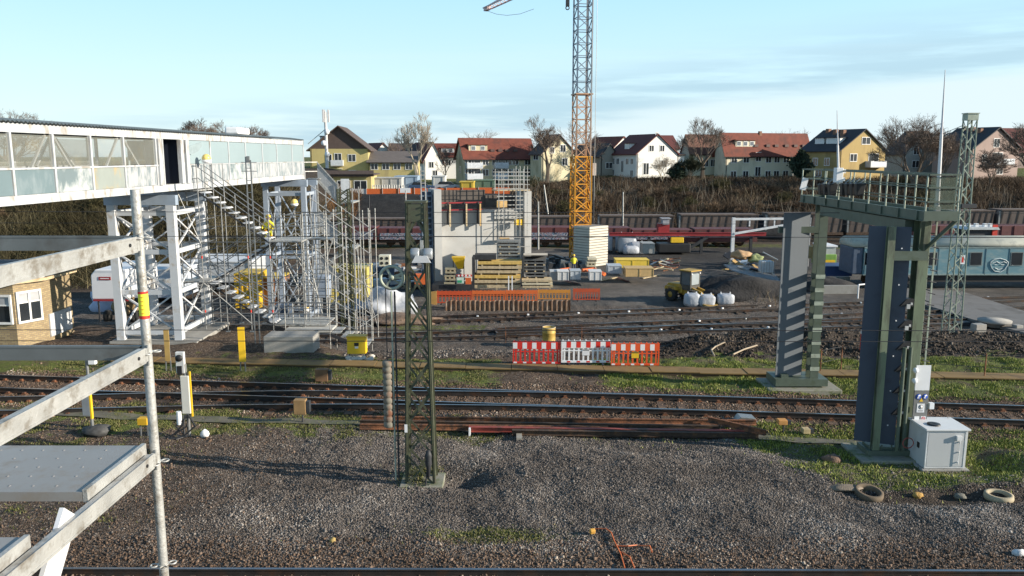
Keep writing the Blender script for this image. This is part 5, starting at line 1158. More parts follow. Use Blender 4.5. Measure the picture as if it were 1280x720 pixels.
# ---------------------------------------------------------------- brick hut on the left
def hut():
    z0=.1; ze=2.75; poly=[(-27,32.8),(-20.75,32.8),(-20.2,33.9),(-20.25,36.2),(-27,36.2)]
    BR=bpy.data.materials.new('yellow_brick'); BR.use_nodes=True; n=BR.node_tree.nodes; l=BR.node_tree.links; b=n['Principled BSDF']; b.inputs['Roughness'].default_value=.85
    g=n.new('ShaderNodeNewGeometry'); sx=n.new('ShaderNodeSeparateXYZ'); l.new(g.outputs['Position'],sx.inputs[0]); ad=n.new('ShaderNodeMath'); ad.operation='ADD'; l.new(sx.outputs['X'],ad.inputs[0]); l.new(sx.outputs['Y'],ad.inputs[1])
    cb=n.new('ShaderNodeCombineXYZ'); l.new(ad.outputs[0],cb.inputs[0]); l.new(sx.outputs['Z'],cb.inputs[1])
    bt=n.new('ShaderNodeTexBrick'); bt.inputs['Scale'].default_value=1; bt.inputs['Brick Width'].default_value=.25; bt.inputs['Row Height'].default_value=.083; bt.inputs['Mortar Size'].default_value=.012
    bt.inputs['Color1'].default_value=(.36,.28,.15,1); bt.inputs['Color2'].default_value=(.25,.185,.10,1); bt.inputs['Mortar'].default_value=(.2,.16,.12,1); l.new(cb.outputs[0],bt.inputs['Vector']); l.new(bt.outputs[0],b.inputs['Base Color'])
    t=T('brick_hut','yellow brick signal hut with white framed corner windows at the left edge','hut',(-22,33,z0))
    m=MB(); m.prism([(x,y) for x,y in poly],z0-.4,ze,plane='XY'); m.build('wall',BR,t)
    m=MB(); pp=[(-27.2,32.55),(-20.7,32.55),(-19.95,33.8),(-20.0,36.4),(-27.2,36.4)]; m.prism(pp,ze,ze+.12,plane='XY'); m.build('eaves',WOOD,t)
    m=MB(); pp=[(-27.1,32.7),(-20.8,32.7),(-20.1,33.9),(-20.15,36.3),(-27.1,36.3)]; m.prism(pp,ze+.12,ze+.48,plane='XY'); m.build('fascia',mat('fascia_white',(.55,.56,.58),.6,0,.1),t)
    m=MB(); m.prism([(-27.2,32.5),(-20.7,32.5),(-20.0,33.8),(-20.05,36.5),(-27.2,36.5)],ze+.48,ze+.56,plane='XY'); m.build('roof',mat('felt',(.05,.05,.06)),t)
    def win(p,q,za,zb_,nm=2):
        p=Vector((*p,0)); q=Vector((*q,0)); d=(q-p).normalized(); nn=Vector((d.y,-d.x,0)); L_=(q-p).length
        m=MB()
        def bx(a,b,z_0,z_1,th,mm): 
            c=p+d*((a+b)/2)+nn*th/2; mm.cbox((c.x,c.y,(z_0+z_1)/2),(b-a,th,z_1-z_0),math.atan2(d.y,d.x))
        bx(0,L_,za,za+.09,.08,m); bx(0,L_,zb_-.09,zb_,.08,m); bx(0,.08,za+.09,zb_-.09,.08,m); bx(L_-.08,L_,za+.09,zb_-.09,.08,m)
        for k in range(1,nm): bx(L_*k/nm-.04,L_*k/nm+.04,za+.09,zb_-.09,.08,m)
        bx(.08,L_-.08,za+(zb_-za)*.62,za+(zb_-za)*.62+.06,.05,m)
        w_=m.build('window',FRAMEW,t); m=MB(); bx(.08,L_-.08,za+.09,zb_-.09,.02,m); m.build('pane',GLASSD,w_)
        m=MB(); bx(.09,L_-.09,za+(zb_-za)*.66,zb_-.1,.035,m); m.build('blind',mat('blind',(.35,.36,.38),.7),w_)
    win((-25.9,32.8),(-23.8,32.8),1.05,2.3,1); win((-23.2,32.8),(-20.85,32.8),1.05,2.3,1); win((-20.72,32.86),(-20.24,33.82),1.05,2.4,2)
    m=MB(); m.box(-20.2,-20.14,34.2,35.9,z0+.1,z0+1.1); m.build('side_panel',mat('side_white',(.5,.51,.53),.6,0,.3,2),t)
    m=MB(); m.box(-20.0,-19.97,34.0,36.2,ze+.15,ze+.45); f=m.build('dark_board',mat('board_dark',(.05,.055,.065)),t)
    for k,(w_,h_) in enumerate(((.25,.2),(.12,.22),(.3,.12),(.12,.2),(.2,.2))):
        m=MB(); m.cbox((-19.965,34.25+k*.42,ze+.3),(.005,w_,h_),0,rx=R(20*(k%3-1))); m.build('paint_mark',WHITE,f)
hut()
# trailer, tents and containers behind the stairs
def trailer():
    Y=50.; x0,x1=XA(115,Y,-1),XA(160,Y,-1); zt_,zb_=zy(337,Y),zy(374,Y)
    t=T('trailer','white box trailer with a small red plate behind the left bridge tower','trailer',((x0+x1)/2,Y,FARZ))
    m=MB(); m.prism([(x0,zb_),(x1,zb_),(x1,zt_),(x0+.35,zt_),(x0+.05,zt_-.35)],Y,Y+4.5); m.build('body',mat('trailer_white',(.68,.68,.7),.4,0,.04,1),t,bevel=.05)
    m=MB(); m.box(XA(124,Y,0),XA(139,Y,0),Y-.03,Y-.005,zy(350,Y),zy(346,Y)); p=m.build('sign',REDM,t); m=MB(); m.box(XA(126,Y,0),XA(137,Y,0),Y-.036,Y-.031,zy(348.5,Y),zy(347.6,Y)); m.build('lettering',WHITE,p)
    m=MB(); m.box(x0+.1,x1,Y-.06,Y+.1,zb_-.12,zb_-.01); m.build('bumper',REDM,t)
    for xx in (x0+.3,x1-.3):
        m=MB(); m.lathe((xx,Y+1.2,FARZ+.4),[(0,-.12),(.4,-.12),(.4,.12),(0,.12)],n=16,axis='X'); m.build('wheel',RUBBER,t)
    m=MB(); m.bar((x0+.4,Y,zb_-.1),(x0+.4,Y,FARZ),.08,.08); m.build('leg',DARKM,t)
trailer()
def container(name,label,px0,px1,pt,pb,Y,d,m_,rib=True,roof=None,rz=0):
    x0,x1=XA(px0,Y,0),XA(px1,Y,0); z1,z0=zy(pt,Y),max(zy(pb,Y),zt(0.5*(x0+x1),Y)-.05)
    t=T(name,label,name.split('_')[-1],((x0+x1)/2,Y,z0)); m=MB(); m.box(x0,x1,Y,Y+d,z0,z1)
    if rib:
        n=max(3,int((x1-x0)/.3))
        for k in range(n): xx=x0+.1+(x1-x0-.2)*k/(n-1); m.box(xx-.05,xx+.05,Y-.05,Y-.001,z0+.1,z1-.1)
    m.build('walls',m_,t); m=MB(); m.box(x0-.04,x1+.04,Y-.07,Y+d+.04,z1+.001,z1+.08); m.build('roof',roof or m_,t)
    m=MB(); m.box(x0-.04,x1+.04,Y-.07,Y-.052,z0,z0+.12); m.box(x0-.05,x0+.04,Y-.09,Y-.052,z0+.12,z1); m.box(x1-.04,x1+.05,Y-.09,Y-.052,z0+.12,z1); m.build('frame',m_,t); return t
container('yellow_container','bright yellow ribbed container standing behind the stair flights',293,322,343,396,56,2.4,mat('container_yellow',(.62,.40,.03),.5,0,.1,2,c2=(.35,.2,.05),c2a=.3))
container('rust_container','rust brown container between the yellow one and the bridge support',324,350,348,392,57,2.4,mat('container_rust',(.24,.11,.05),.7,0,.2,2),roof=mat('cont_roof_y',(.6,.42,.05)))
container('yellow_container','pale yellow container half hidden behind the olive mast',413,458,336,378,57,2.4,mat('container_pale',(.50,.42,.12),.6,0,.12,2,c2=(.2,.2,.12),c2a=.3))
container('blue_container','small dark blue box container at the foot of the far support',339,357,385,404,52,1.4,BLUEG,False)
container('site_container','long pale grey roofed site container behind the white bridge tower',150,226,338,372,58,3,mat('site_grey',(.42,.46,.52),.6,0,.08,1),False,mat('site_roof',(.56,.57,.58)))
container('site_container','low pale container with a light roof right of the white bridge tower',228,312,328,352,62,5,mat('site_grey2',(.40,.42,.44),.6,0,.08,1),False,mat('site_roof',(0,0,0)))
def heap(name,label,cat,px,py,s,m_,seed=0,seg=22,rings=14,j=.3):
    c=G(px,py); m=MB(); m.blob((c.x,c.y+s[1]*.5,c.z+s[2]*.25),s,j,seg,rings,seed=seed); tag(m.build(name,m_),label,cat)
heap('tarpaulin_heap','crumpled white tarpaulin heap left of the tension wheel','tarpaulin',484,396,(1.5,1.3,1.35),TARP,3,30,20,.35)
heap('tarpaulin_heap','smaller blue white tarpaulin heap by the trailer','tarpaulin',134,388,(1.3,1,1.3),mat('tarp_blue',(.48,.52,.66),.6,0,.1,2,bump=.8,bsc=4),5)
heap('brushwood_heap','dry brushwood heap behind the left bridge column','brushwood',152,392,(.9,.8,1.1),mat('dry_brush',(.25,.18,.10),.95,0,.4,8,bump=1,bsc=12),9)
heap('tarpaulin_heap','low pale bundle under the scaffold left of the tarpaulin','tarpaulin',444,393,(1.0,1,.7),TARP,13)
heap('spoil_heap','brown earth heap at the foot of the white tarpaulin','earth heap',492,404,(2.7,1.1,.32),mat('spoil',(.16,.11,.08),.95,0,.4,4,bump=1,bsc=8),15,30,12,.4)
# ================================================================ CONSTRUCTION YARD (lower level)
# sheet piles
t=T('sheet_pile_wall','row of rusty interlocking sheet piles below the orange barriers','retaining wall',(0,55.1,FARZ))
SP_=mat('sheet_pile',(.24,.14,.085),.85,.1,.3,6,c2=(.42,.34,.27),c2a=.45,c2s=3,stretch=(3,3,.5))
xa,xb=XA(557,55.1,-3),XA(713,55.1,-3); n=26
for k in range(n):
    x=xa+(xb-xa)*k/n; wd=(xb-xa)/n; yy=55.05; zt_=zy(376.5-.12*k*.3,55)+random.uniform(-.04,.04); m=MB(); o=.16
    m.prism([(x,yy),(x+wd*.25,yy),(x+wd*.38,yy+o),(x+wd*.9,yy+o),(x+wd,yy+.02),(x+wd,yy+.05),(x+wd*.88,yy+o+.03),(x+wd*.36,yy+o+.03),(x+wd*.22,yy+.03),(x,yy+.03)],FARZ-.3,zt_,plane='XY'); m.build('pile',SP_,t)
# orange barriers
OB=mat('barrier_dull_orange',(.62,.13,.03),.55,0,.12); OB2=mat('barrier_amber',(.62,.25,.04),.55,0,.12); OR=mat('barrier_brick',(.42,.07,.025),.6,0,.12)
for (pa,pb,yt,yb_,mm,lab,rz) in ((546,590,363,384,mat('barrier_deep',(.50,.07,.02),.55,0,.12),'deep orange barrier at the left end of the row above the sheet piles',0),(590,632,362.5,382,OB,'orange barrier second from the left above the sheet piles',0),(632,672,362,381.5,OB,'orange barrier third from the left above the sheet piles',0),
   (672,713,361.5,379,OB2,'faded amber barrier above the right end of the sheet piles',-.05),(716,750,360,376,OR,'brick red barrier at the far right of the row, past the sheet piles',0)):
    Y=55.6; x0,x1=XA(pa,Y,-2),XA(pb,Y,-2); z0=zy(yb_-4 if yb_>377 else yb_,Y); barrier(lab,((x0+x1)/2,Y,z0),rz,mm,None,0,None,'orange barriers above the sheet piles',x1-x0-.02,zs=(zy(yt,Y)-z0)/.98)
c=A(541,376,57.2); t=T('warning_board','pale orange board leaning at the left end of the orange barrier row','board',(c.x,57.2,zy(384,57)))
m=MB(); m.add([(c.x-.45,57.2,zy(386,57)),(c.x+.3,57.1,zy(382,57)),(c.x+.3,57.1,zy(364,57)),(c.x-.35,57.2,zy(366,57)),(c.x-.45,57.25,zy(386,57)),(c.x+.3,57.15,zy(382,57)),(c.x+.3,57.15,zy(364,57)),(c.x-.35,57.25,zy(366,57))],[(0,1,2,3),(7,6,5,4),(0,4,5,1),(1,5,6,2),(2,6,7,3),(3,7,4,0)]); m.build('panel',mat('board_orange',(.75,.42,.12),.6),t)
m=MB(); m.bar((c.x,57.3,FARZ),(c.x,57.3,zy(366,57)),.05,.05); m.build('post',GALV,t)
# ---------------------------------------------------------------- abutment
AY=63.0
def abutment():
    t=T('abutment','half built concrete bridge abutment with red beams and shuttering on top','abutment',(XA(543.5,AY,1),AY,FARZ)); t.rotation_euler=(0,0,R(17)); t.scale=(1.09,1,1)
    def X_(p,y=AY): return XA(p,y,1)
    m=MB(); m.box(X_(551),X_(654),AY+.95,AY+1.6,FARZ-.2,zy(264,AY+1)); m.build('back_wall',CONCL,t)
    m=MB(); m.box(X_(543.5),X_(552),AY,AY+2.6,FARZ-.2,zy(237,AY)); m.build('wing_wall',CONCL,t)
    m=MB(); m.box(X_(654.2),X_(662.5),AY+.5,AY+2.6,FARZ-.2,zy(241,AY)); m.build('wing_wall',CONCL,t)
    m=MB(); m.box(X_(618),X_(653)-.02,AY+.8,AY+.93,zy(276,AY+1),zy(266,AY+1)); m.build('ledge',CONCL,t)
    for y in (253,262):
        m=MB(); m.box(X_(552),X_(602),AY+.6,AY+.75,zy(y+1.6,AY+.8),zy(y,AY+.8)); m.build('red_beam',REDM,t)
    m=MB(); m.box(X_(553),X_(615),AY+3,AY+3.3,zy(262,AY+2)+.02,zy(238,AY+3)); m.box(X_(615),X_(652),AY+2.8,AY+3.3,zy(262,AY+2)+.02,zy(245,AY+3)); m.build('shuttering',mat('shutter_dark',(.09,.075,.065),.8,0,.3,2),t)
    for k,y in enumerate((246,251,257,262,268,273)):
        m=MB(); m.box(X_(620),X_(652),AY+.5,AY+.58,zy(y+1,AY+1),zy(y,AY+1)); m.build('shutter_rail',GALVW,t)
    for p in (563,582.5,599):
        m=MB(); m.box(X_(p-.8),X_(p+.8),AY+.3,AY+.45,zy(283,AY+1),zy(255,AY+1)); m.build('prop_timber',WOOD if p<590 else WOODB,t)
        m=MB(); m.box(X_(p-2.2),X_(p-.9),AY+.5,AY+.93,zy(281,AY+1),zy(253,AY+1)); m.build('bracket',DARKM,t)
    for (a,b,c_,d,mm) in ((619,631,252,260,WOODB),(641,650,276,283,YELB),(622,634,298,301,WOODB)):
        m=MB(); m.box(X_(a),X_(b),AY+.2,AY+.48,zy(d,AY+1),zy(c_,AY+1)); m.build('timber_pack',mm,t)
    # scaffold on the right
    for x in (620,626,641,646,651,655):
        m=MB(); m.tube((X_(x),AY+.0,FARZ if x in (620,646) else zy(300,AY)),(X_(x),AY+.0,zy(208 if x>626 else 214,AY)),.03,n=5); m.build('standard',GALVW,t)
    for x in (622,630,638,645,651,657):
        m=MB(); m.tube((X_(x),AY+1.5,zy(241,AY)),(X_(x),AY+1.5,zy(212,AY)),.03,n=5); m.build('standard',GALVW,t)
    for y in (216,221,226,232,238,300,312):
        for yy in (AY+.0,AY+1.5):
            if y>240 and yy>AY+1: continue
            m=MB(); m.tube((X_(619),yy,zy(y,AY)),(X_(658),yy,zy(y,AY)),.028,n=5); m.build('ledger',GALVW,t)
    m=MB(); m.box(X_(618),X_(660),AY+.3,AY+1.6,zy(240,AY),zy(239,AY)); m.build('deck',WOOD,t)
    m=MB(); m.tube((X_(621),AY+.3,zy(300,AY)),(X_(650),AY+.3,zy(266,AY)),.025,n=5); m.tube((X_(621),AY+.3,zy(284,AY)),(X_(648),AY+.3,zy(277,AY)),.025,n=5); m.build('brace',GALVW,t)
    # blue shuttering on the shaded left flank
    m=MB(); m.box(X_(530),X_(543),AY+.6,AY+.75,FARZ,zy(240,AY)); m.build('side_shutter',BLUEG,t)
    for k in range(13):
        m=MB(); m.box(X_(528),X_(543)-.02,AY+.3,AY+.59,zy(246+k*7,AY),zy(244+k*7,AY)); m.build('shutter_rail',mat('rail_blue',(.11,.15,.21),.6),t)
    for x in (529.5,535,541): m=MB(); m.box(X_(x),X_(x+1),AY+.2,AY+.29,FARZ,zy(236,AY)); m.build('shutter_post',mat('rail_blue',(0,0,0)),t)
    # access ladder tower top left
    for x in (529,534): m=MB(); m.tube((X_(x),AY+.1,zy(250,AY)),(X_(x),AY+.1,zy(208,AY)),.04,n=5); m.build('ladder_rail',GALVW,t)
    for k in range(6): m=MB(); m.tube((X_(529),AY+.1,zy(214+k*5,AY)),(X_(534),AY+.1,zy(214+k*5,AY)),.03,n=5); m.build('rung',GALVW,t)
abutment()
# ---------------------------------------------------------------- stacks of formwork
def layered(name,label,group,pa,pb,yt,yb_,Y,n,mts,dep=1.6,gap=.35,rz=0,cat='formwork',ends=True):
    x0,x1=XA(pa,Y,-2),XA(pb,Y,-2); z0,z1=zy(yb_,Y),zy(yt,Y); h=(z1-z0)/n; words=('lowest','second lowest','third from the bottom','fourth from the bottom','fifth from the bottom','sixth from the bottom','seventh from the bottom','eighth from the bottom')
    for k in range(n):
        pos='topmost' if k==n-1 else words[min(k,7)]
        za=z0+k*h; j=random.uniform(-.06,.06); t=T(name,'%s, %s of its stack'%(label,pos),cat,((x0+x1)/2+j,Y+dep/2,za),rz,group); hw=(x1-x0)/2
        m=MB(); m.box(-hw,hw,-dep/2,dep/2,h*gap,h*.97); m.build('panel',mts[k%len(mts)],t,world=False)
        for s in (-.8,0,.8):
            m=MB(); m.box(s*hw-.06,s*hw+.06,-dep/2+.02,dep/2-.02,0,h*gap-.002); m.build('batten',DARKM if k%2 else WOOD,t,world=False)
Y=60.5
layered('timber_formwork','pale formwork in wide lower stack behind barriers','timber panels of the wide lower stack',592,651,344,362,Y,3,[WOOD,WOOD,WOODY])
layered('timber_formwork','yellow edged formwork in wide upper stack','timber panels of the wide upper stack',597,652,327,343.5,Y+.1,3,[WOOD,WOOD,WOODY])
layered('timber_formwork','cream formwork in low right stack','timber panels of the low right stack',653,691,350,361,Y-.3,3,[WOOD,mat('cream_timber',(.56,.5,.36),.8)])
layered('steel_shutter','steel shutter under pale sheet, right stack','steel frames of the right stack',656,683,324,348,Y+.6,6,[mat('frame_grey',(.13,.135,.14),.6,.3,.3,8)],2.,.5)
m=MB(); x0,x1=XA(654.5,Y,-1),XA(684.5,Y,-1); m.cbox(((x0+x1)/2,Y+1.5,zy(321,Y)),(x1-x0,2.4,.16),rx=R(-8)); tag(m.build('cover_board',mat('cover',(.58,.53,.46),.7,0,.08)),'pale board lying on top of the right steel frame stack','board')
layered('steel_shutter','grey mesh shutter before the abutment','steel frames before the abutment',622,650,301,326,Y+1.8,6,[mat('frame_grey2',(.24,.25,.25),.5,.3,.3,8)],1.2,.45)
layered('pallet','greyish pallet in narrow stack left of formwork','pallets of the narrow stack',556,569,335,357,Y,5,[mat('pallet_grey',(.33,.30,.21),.85,0,.2,4)],1.,.45,cat='pallet')
layered('pallet','cream pallet beside the crane ballast','pallets beside the crane ballast',734,745,323,339,70,4,[mat('cream_timber',(0,0,0))],1.2,.4,cat='pallet')
# dark table form left of the stacks
m=MB(); Yq=60.2; m.box(XA(540,Yq,-2),XA(590,Yq,-2),Yq,Yq+1.8,zy(363,Yq),zy(356,Yq)); m.box(XA(590,Yq,-1),XA(593,Yq,-1),Yq+.1,Yq+1.8,zy(362,Yq),zy(322,Yq)); m.box(XA(593,Yq,-1),XA(620,Yq,-1),Yq+.6,Yq+1.9,zy(326,Yq),zy(320,Yq)); tag(m.build('dark_form',DARKM),'dark steel form with an upright end beside the timber stacks','formwork')
m=MB(); 
for s in (-1,1): m.cbox((XA(638+s*2.2,60,-1),60,(zy(363,60)+zy(345,60))/2),(.09,.09,zy(345,60)-zy(363,60)))
tag(m.build('stack_post',WHITE),'white double post standing in front of the wide timber stack','post')
c=A(573,330,60); t=T('hopper','bright yellow hopper behind the narrow pallet stack','hopper',(c.x,61,zy(345,61)))
xx=XA(573,61,0); m=MB(); z1,z0=zy(321,61),zy(336,61); m.add([(xx-.5,60.6,z1),(xx+.5,60.6,z1),(xx+.5,61.5,z1),(xx-.5,61.5,z1),(xx-.05,60.9,z0),(xx+.38,60.9,z0),(xx+.38,61.3,z0),(xx-.05,61.3,z0)],[(0,1,2,3),(7,6,5,4),(0,4,5,1),(1,5,6,2),(2,6,7,3),(3,7,4,0)]); m.build('bin',YELB,t)
m=MB(); m.bar((xx-.4,61,FARZ),(xx-.4,61,z1-.1),.06,.06); m.bar((xx+.42,61,FARZ),(xx+.42,61,z1-.1),.06,.06); m.build('legs',DARKM,t)
c=A(578,350,59.9); t=T('site_sign','small red and white barrier board with a green and white sign','sign',(c.x,59.9,zy(357,60))); m=MB(); m.box(XA(571,59.9,-2),XA(590,59.9,-2),59.88,59.92,zy(345.5,60),zy(343,60)); m.build('red_board',REDP,t)
m=MB()
for k in range(4): m.box(XA(572.5+k*4.5,59.9,-2),XA(574.8+k*4.5,59.9,-2),59.865,59.878,zy(345.2,60),zy(343.3,60))
m.build('white_blocks',WHITE,t)
m=MB(); m.box(XA(571,59.9,-2),XA(580,59.9,-2),59.88,59.92,zy(354,60),zy(346.5,60)); m.build('white_board',mat('greenwhite',(.5,.62,.55)),t); m=MB(); m.box(XA(572,59.9,-2),XA(577.5,59.9,-2),59.865,59.878,zy(353,60),zy(350,60)); m.build('green_field',mat('sign_green',(.03,.3,.15)),t)
m=MB(); m.box(XA(582,59.9,-2),XA(589,59.9,-2),59.87,59.93,zy(355,60),zy(347,60)); m.build('orange_board',OB,t)
# clutter: containers, crates behind the wheel, reds
def crate(name,label,px0,px1,yt,yb_,Y,d,m_,cat='crate',lidm=None):
    x0,x1=XA(px0,Y,-2),XA(px1,Y,-2); t=T(name,label,cat,((x0+x1)/2,Y,zy(yb_,Y))); z0,z1=zy(yb_,Y),zy(yt,Y)
    m=MB(); m.box(x0,x1,Y,Y+d,z0,z1); m.build('body',m_,t,bevel=.02); m=MB()
    for q in (x0,x1-.06,(x0+x1)/2-.03): m.box(q,q+.06,Y-.03,Y-.001,z0,z1)
    m.build('battens',m_,t)
    m=MB(); m.box(x0-.03,x1+.03,Y-.04,Y+d+.03,z1+.001,z1+.05); m.build('lid',lidm or m_,t)
CG_=mat('crate_grey',(.44,.45,.46),.6,0,.12,3); CW=mat('crate_white',(.6,.6,.6),.6,0,.08,3)
crate('crate','white crate at the left of the grey crate row, nearest the formwork',688,697,340,350,66,1.3,CG_)
crate('crate','white crate second from the left in the crate row',697,711,340,350.5,65.5,1.4,CW)
crate('crate','grey crate with a dark gap in the middle of the crate row',713,726,339,349.5,66,1.3,mat('crate_bluegrey',(.38,.42,.46),.6,0,.1))
crate('crate','white crate right of the orange pipes',737,752,340,350.5,65.5,1.4,CW)
crate('crate','pale blue grey crate beside the yellow timber pack',760,777,333,342,68,1.6,mat('crate_bluegrey',(0,0,0)))
crate('crate','light grey crate farther back beside the fence',803,818,305,317,80,2,mat('crate_frame',(.3,.3,.29),.6,0,.2,4))
crate('lumber_pack','bright yellow timber pack on the yard right of the crane ballast',770,811,325.5,335,71,1.6,mat('bright_yellow_pack',(.72,.50,.06),.6,0,.12,4),'timber pack')
crate('lumber_pack','brown timber pack just in front of the bright yellow one',782,817,336,346,67,1.6,mat('pack_brown',(.5,.34,.15),.7,0,.15,4),'timber pack')
for lab,ax,bx in (('longer orange pipe bent on the ground between the crates',728,756),('shorter orange pipe beside the left white crate',700,722)):
    m=MB(); m.path([A(ax,338,67),A((ax+bx)/2,336.5,67.5),A(bx,343,66.5)],.16,8); tag(m.build('pipe',OB),lab,'pipe')
def sack(label,px,py,sx,sz,Y=None,group='white big bags',mm=None):
    c=G(px,py); m=MB(); m.blob((0,0,sz*.48),(1,1,1),.10,22,14,seed=int(px)); f_=lambda a: math.copysign(abs(a)**.55,a); m.v=[(f_(v[0])*sx*.9,f_(v[1])*sx*.75,sz*.48+f_(v[2]-sz*.48)*sz*.5) for v in m.v]; 
    t=T('big_bag',label,'bag',(c.x,c.y+sx*.6,c.z),0,group); m.build('sack',mm or TARP,t,world=False)
    m=MB()
    for s in (-.5,.5): m.ring((s*sx,0,sz*.98),.1,.02,n=10,axis='X')
    m.build('loops',WHITE,t,world=False)
sack('white big bag at the left beside the yellow loader wheel',866,384,.62,1.0)
sack('white big bag touching the left one in front of the loader',884,384,.68,.9)
sack('single white big bag right of the pair before the dark earth heap',908,382,.66,.85)
sack('pale blue white bag at the left of the far group behind the yellow timber',766,315,.9,1.9)
sack('tallest white bag of the far group',784,317,1.2,2.3)
sack('low white bag at the right of the far group',797,318,1.1,1.4)
sack('small low white bag in front of the far group',789,318.5,1.0,1.0)
# rubble, boards on the ground
def plank(label,a,b,mm,w_=.22,h=.06,grp='loose boards on the yard'):
    p,q=G(*a),G(*b); m=MB(); m.bar(p+Vector((0,0,.08)),q+Vector((0,0,.1)),w_,h); tag(m.build('board',mm),label,'board',grp)
plank('pale board lying on the gravel left of the timber packs',(751,352),(771,348),WOOD)
plank('pale board lying in front of the brown timber pack',(803,349),(824,345),WOOD)
plank('dark red board lying left of the pale board',(707,352),(722,356),MAROON)
plank('second dark red board near the white crates',(772,348),(785,353),MAROON)
for k in range(26):
    a=random.uniform(818,846); b=random.uniform(328,342); p=G(a,b); ang=random.uniform(-.6,.6); l_=random.uniform(.6,1.8); mm=random.choice([MAROON,RUST,GALVW,WOOD,RUST,CW])
    m=MB(); m.cbox((p.x,p.y,p.z+.1+random.random()*.35),(l_,.16,.08),ang,rx=random.uniform(-.3,.3),ry=random.uniform(-.35,.35)); tag(m.build('scrap_board',mm),'scrap board in the reddish rubble heap right of the timber packs','board','scrap boards in the reddish heap')
for k in range(34):
    a=random.uniform(905,966); b=random.uniform(322,344); p=G(a,b+6); ang=random.uniform(-1.5,1.5); mm=random.choice([DARKM,WHITE,GALV,BLUEG,WOODB,CG_,mat('scrap_green',(.3,.36,.2))])
    m=MB(); m.cbox((p.x,p.y,p.z+.2+random.random()*1.1),(random.uniform(.5,1.7),random.uniform(.2,.9),.1),ang,rx=random.uniform(-.5,.5),ry=random.uniform(-.5,.5)); tag(m.build('scrap_sheet',mm),'scrap panel in the dark debris heap below the white portal frame','scrap','scrap panels in the dark heap')
for lab,a,yy,mm,s in (('tan tarpaulin sheet on top of the debris heap',926,319,mat('tan_sheet',(.38,.24,.13),.8,0,.3,3),.8),('olive green tarpaulin sheet on the debris heap',944,323,mat('olive_sheet',(.22,.25,.11),.8,0,.3,3),.7)):
    c=A(a,yy,70); m=MB(); m.blob(c,(s,.8,s*.5),.35,14,8,seed=int(a)); tag(m.build('sheet',mm),lab,'tarpaulin')
for k in range(40):
    a=random.uniform(470,535); b=random.uniform(330,362); Yk=random.uniform(58,66); p=G(a,b) ; mm=random.choice([DARKM,DARKM,BLUEG,GALV,CG_,RUST])
    m=MB(); m.cbox((p.x,p.y,p.z+.3),(random.uniform(.4,1.6),random.uniform(.3,1.),random.uniform(.2,.9)),random.uniform(-.5,.5),ry=random.uniform(-.15,.15)); tag(m.build('equipment_crate',mm),'dark equipment crate in the clutter around the olive mast','crate','dark crates in the clutter behind the mast')
for k in range(30):
    a=random.uniform(686,735); b=random.uniform(325,338); p=G(a,b); mm=random.choice([DARKM,DARKM,BLUEG,GALV,BLACK])
    m=MB(); m.cbox((p.x,p.y,p.z+.3),(random.uniform(.3,1.2),random.uniform(.3,1.),random.uniform(.3,1.1)),random.uniform(-.5,.5),ry=random.uniform(-.3,.3)); tag(m.build('equipment_crate',mm),'dark equipment crate between formwork stacks and crane ballast','crate','dark crates beside the crane')
for lab,px0,px1,yt,yb_,mm in (('small cream cabinet with round holes left of the tension wheel',474,488,319,333,mat('cream_cab',(.6,.58,.48))),('red orange folded barrier lying behind the olive mast',518,533,343,356,OB)):
    Y=58; m=MB(); m.box(XA(px0,Y,-1),XA(px1,Y,-1),Y,Y+.6,zy(yb_,Y),zy(yt,Y)); 
    if 'cream' in lab:
        for i in (-1,1):
            for j in (0,1): m.lathe((XA(481+i*3.3,Y,-1),Y-.02,zy(323+j*6,Y)),[(0,0),(.12,0)],n=10,axis='Y',mi=1)
    tag(m.build('cabinet' if 'cream' in lab else 'folded_barrier',[mm,BLACK],bevel=.03),lab,'cabinet' if 'cream' in lab else 'barrier')
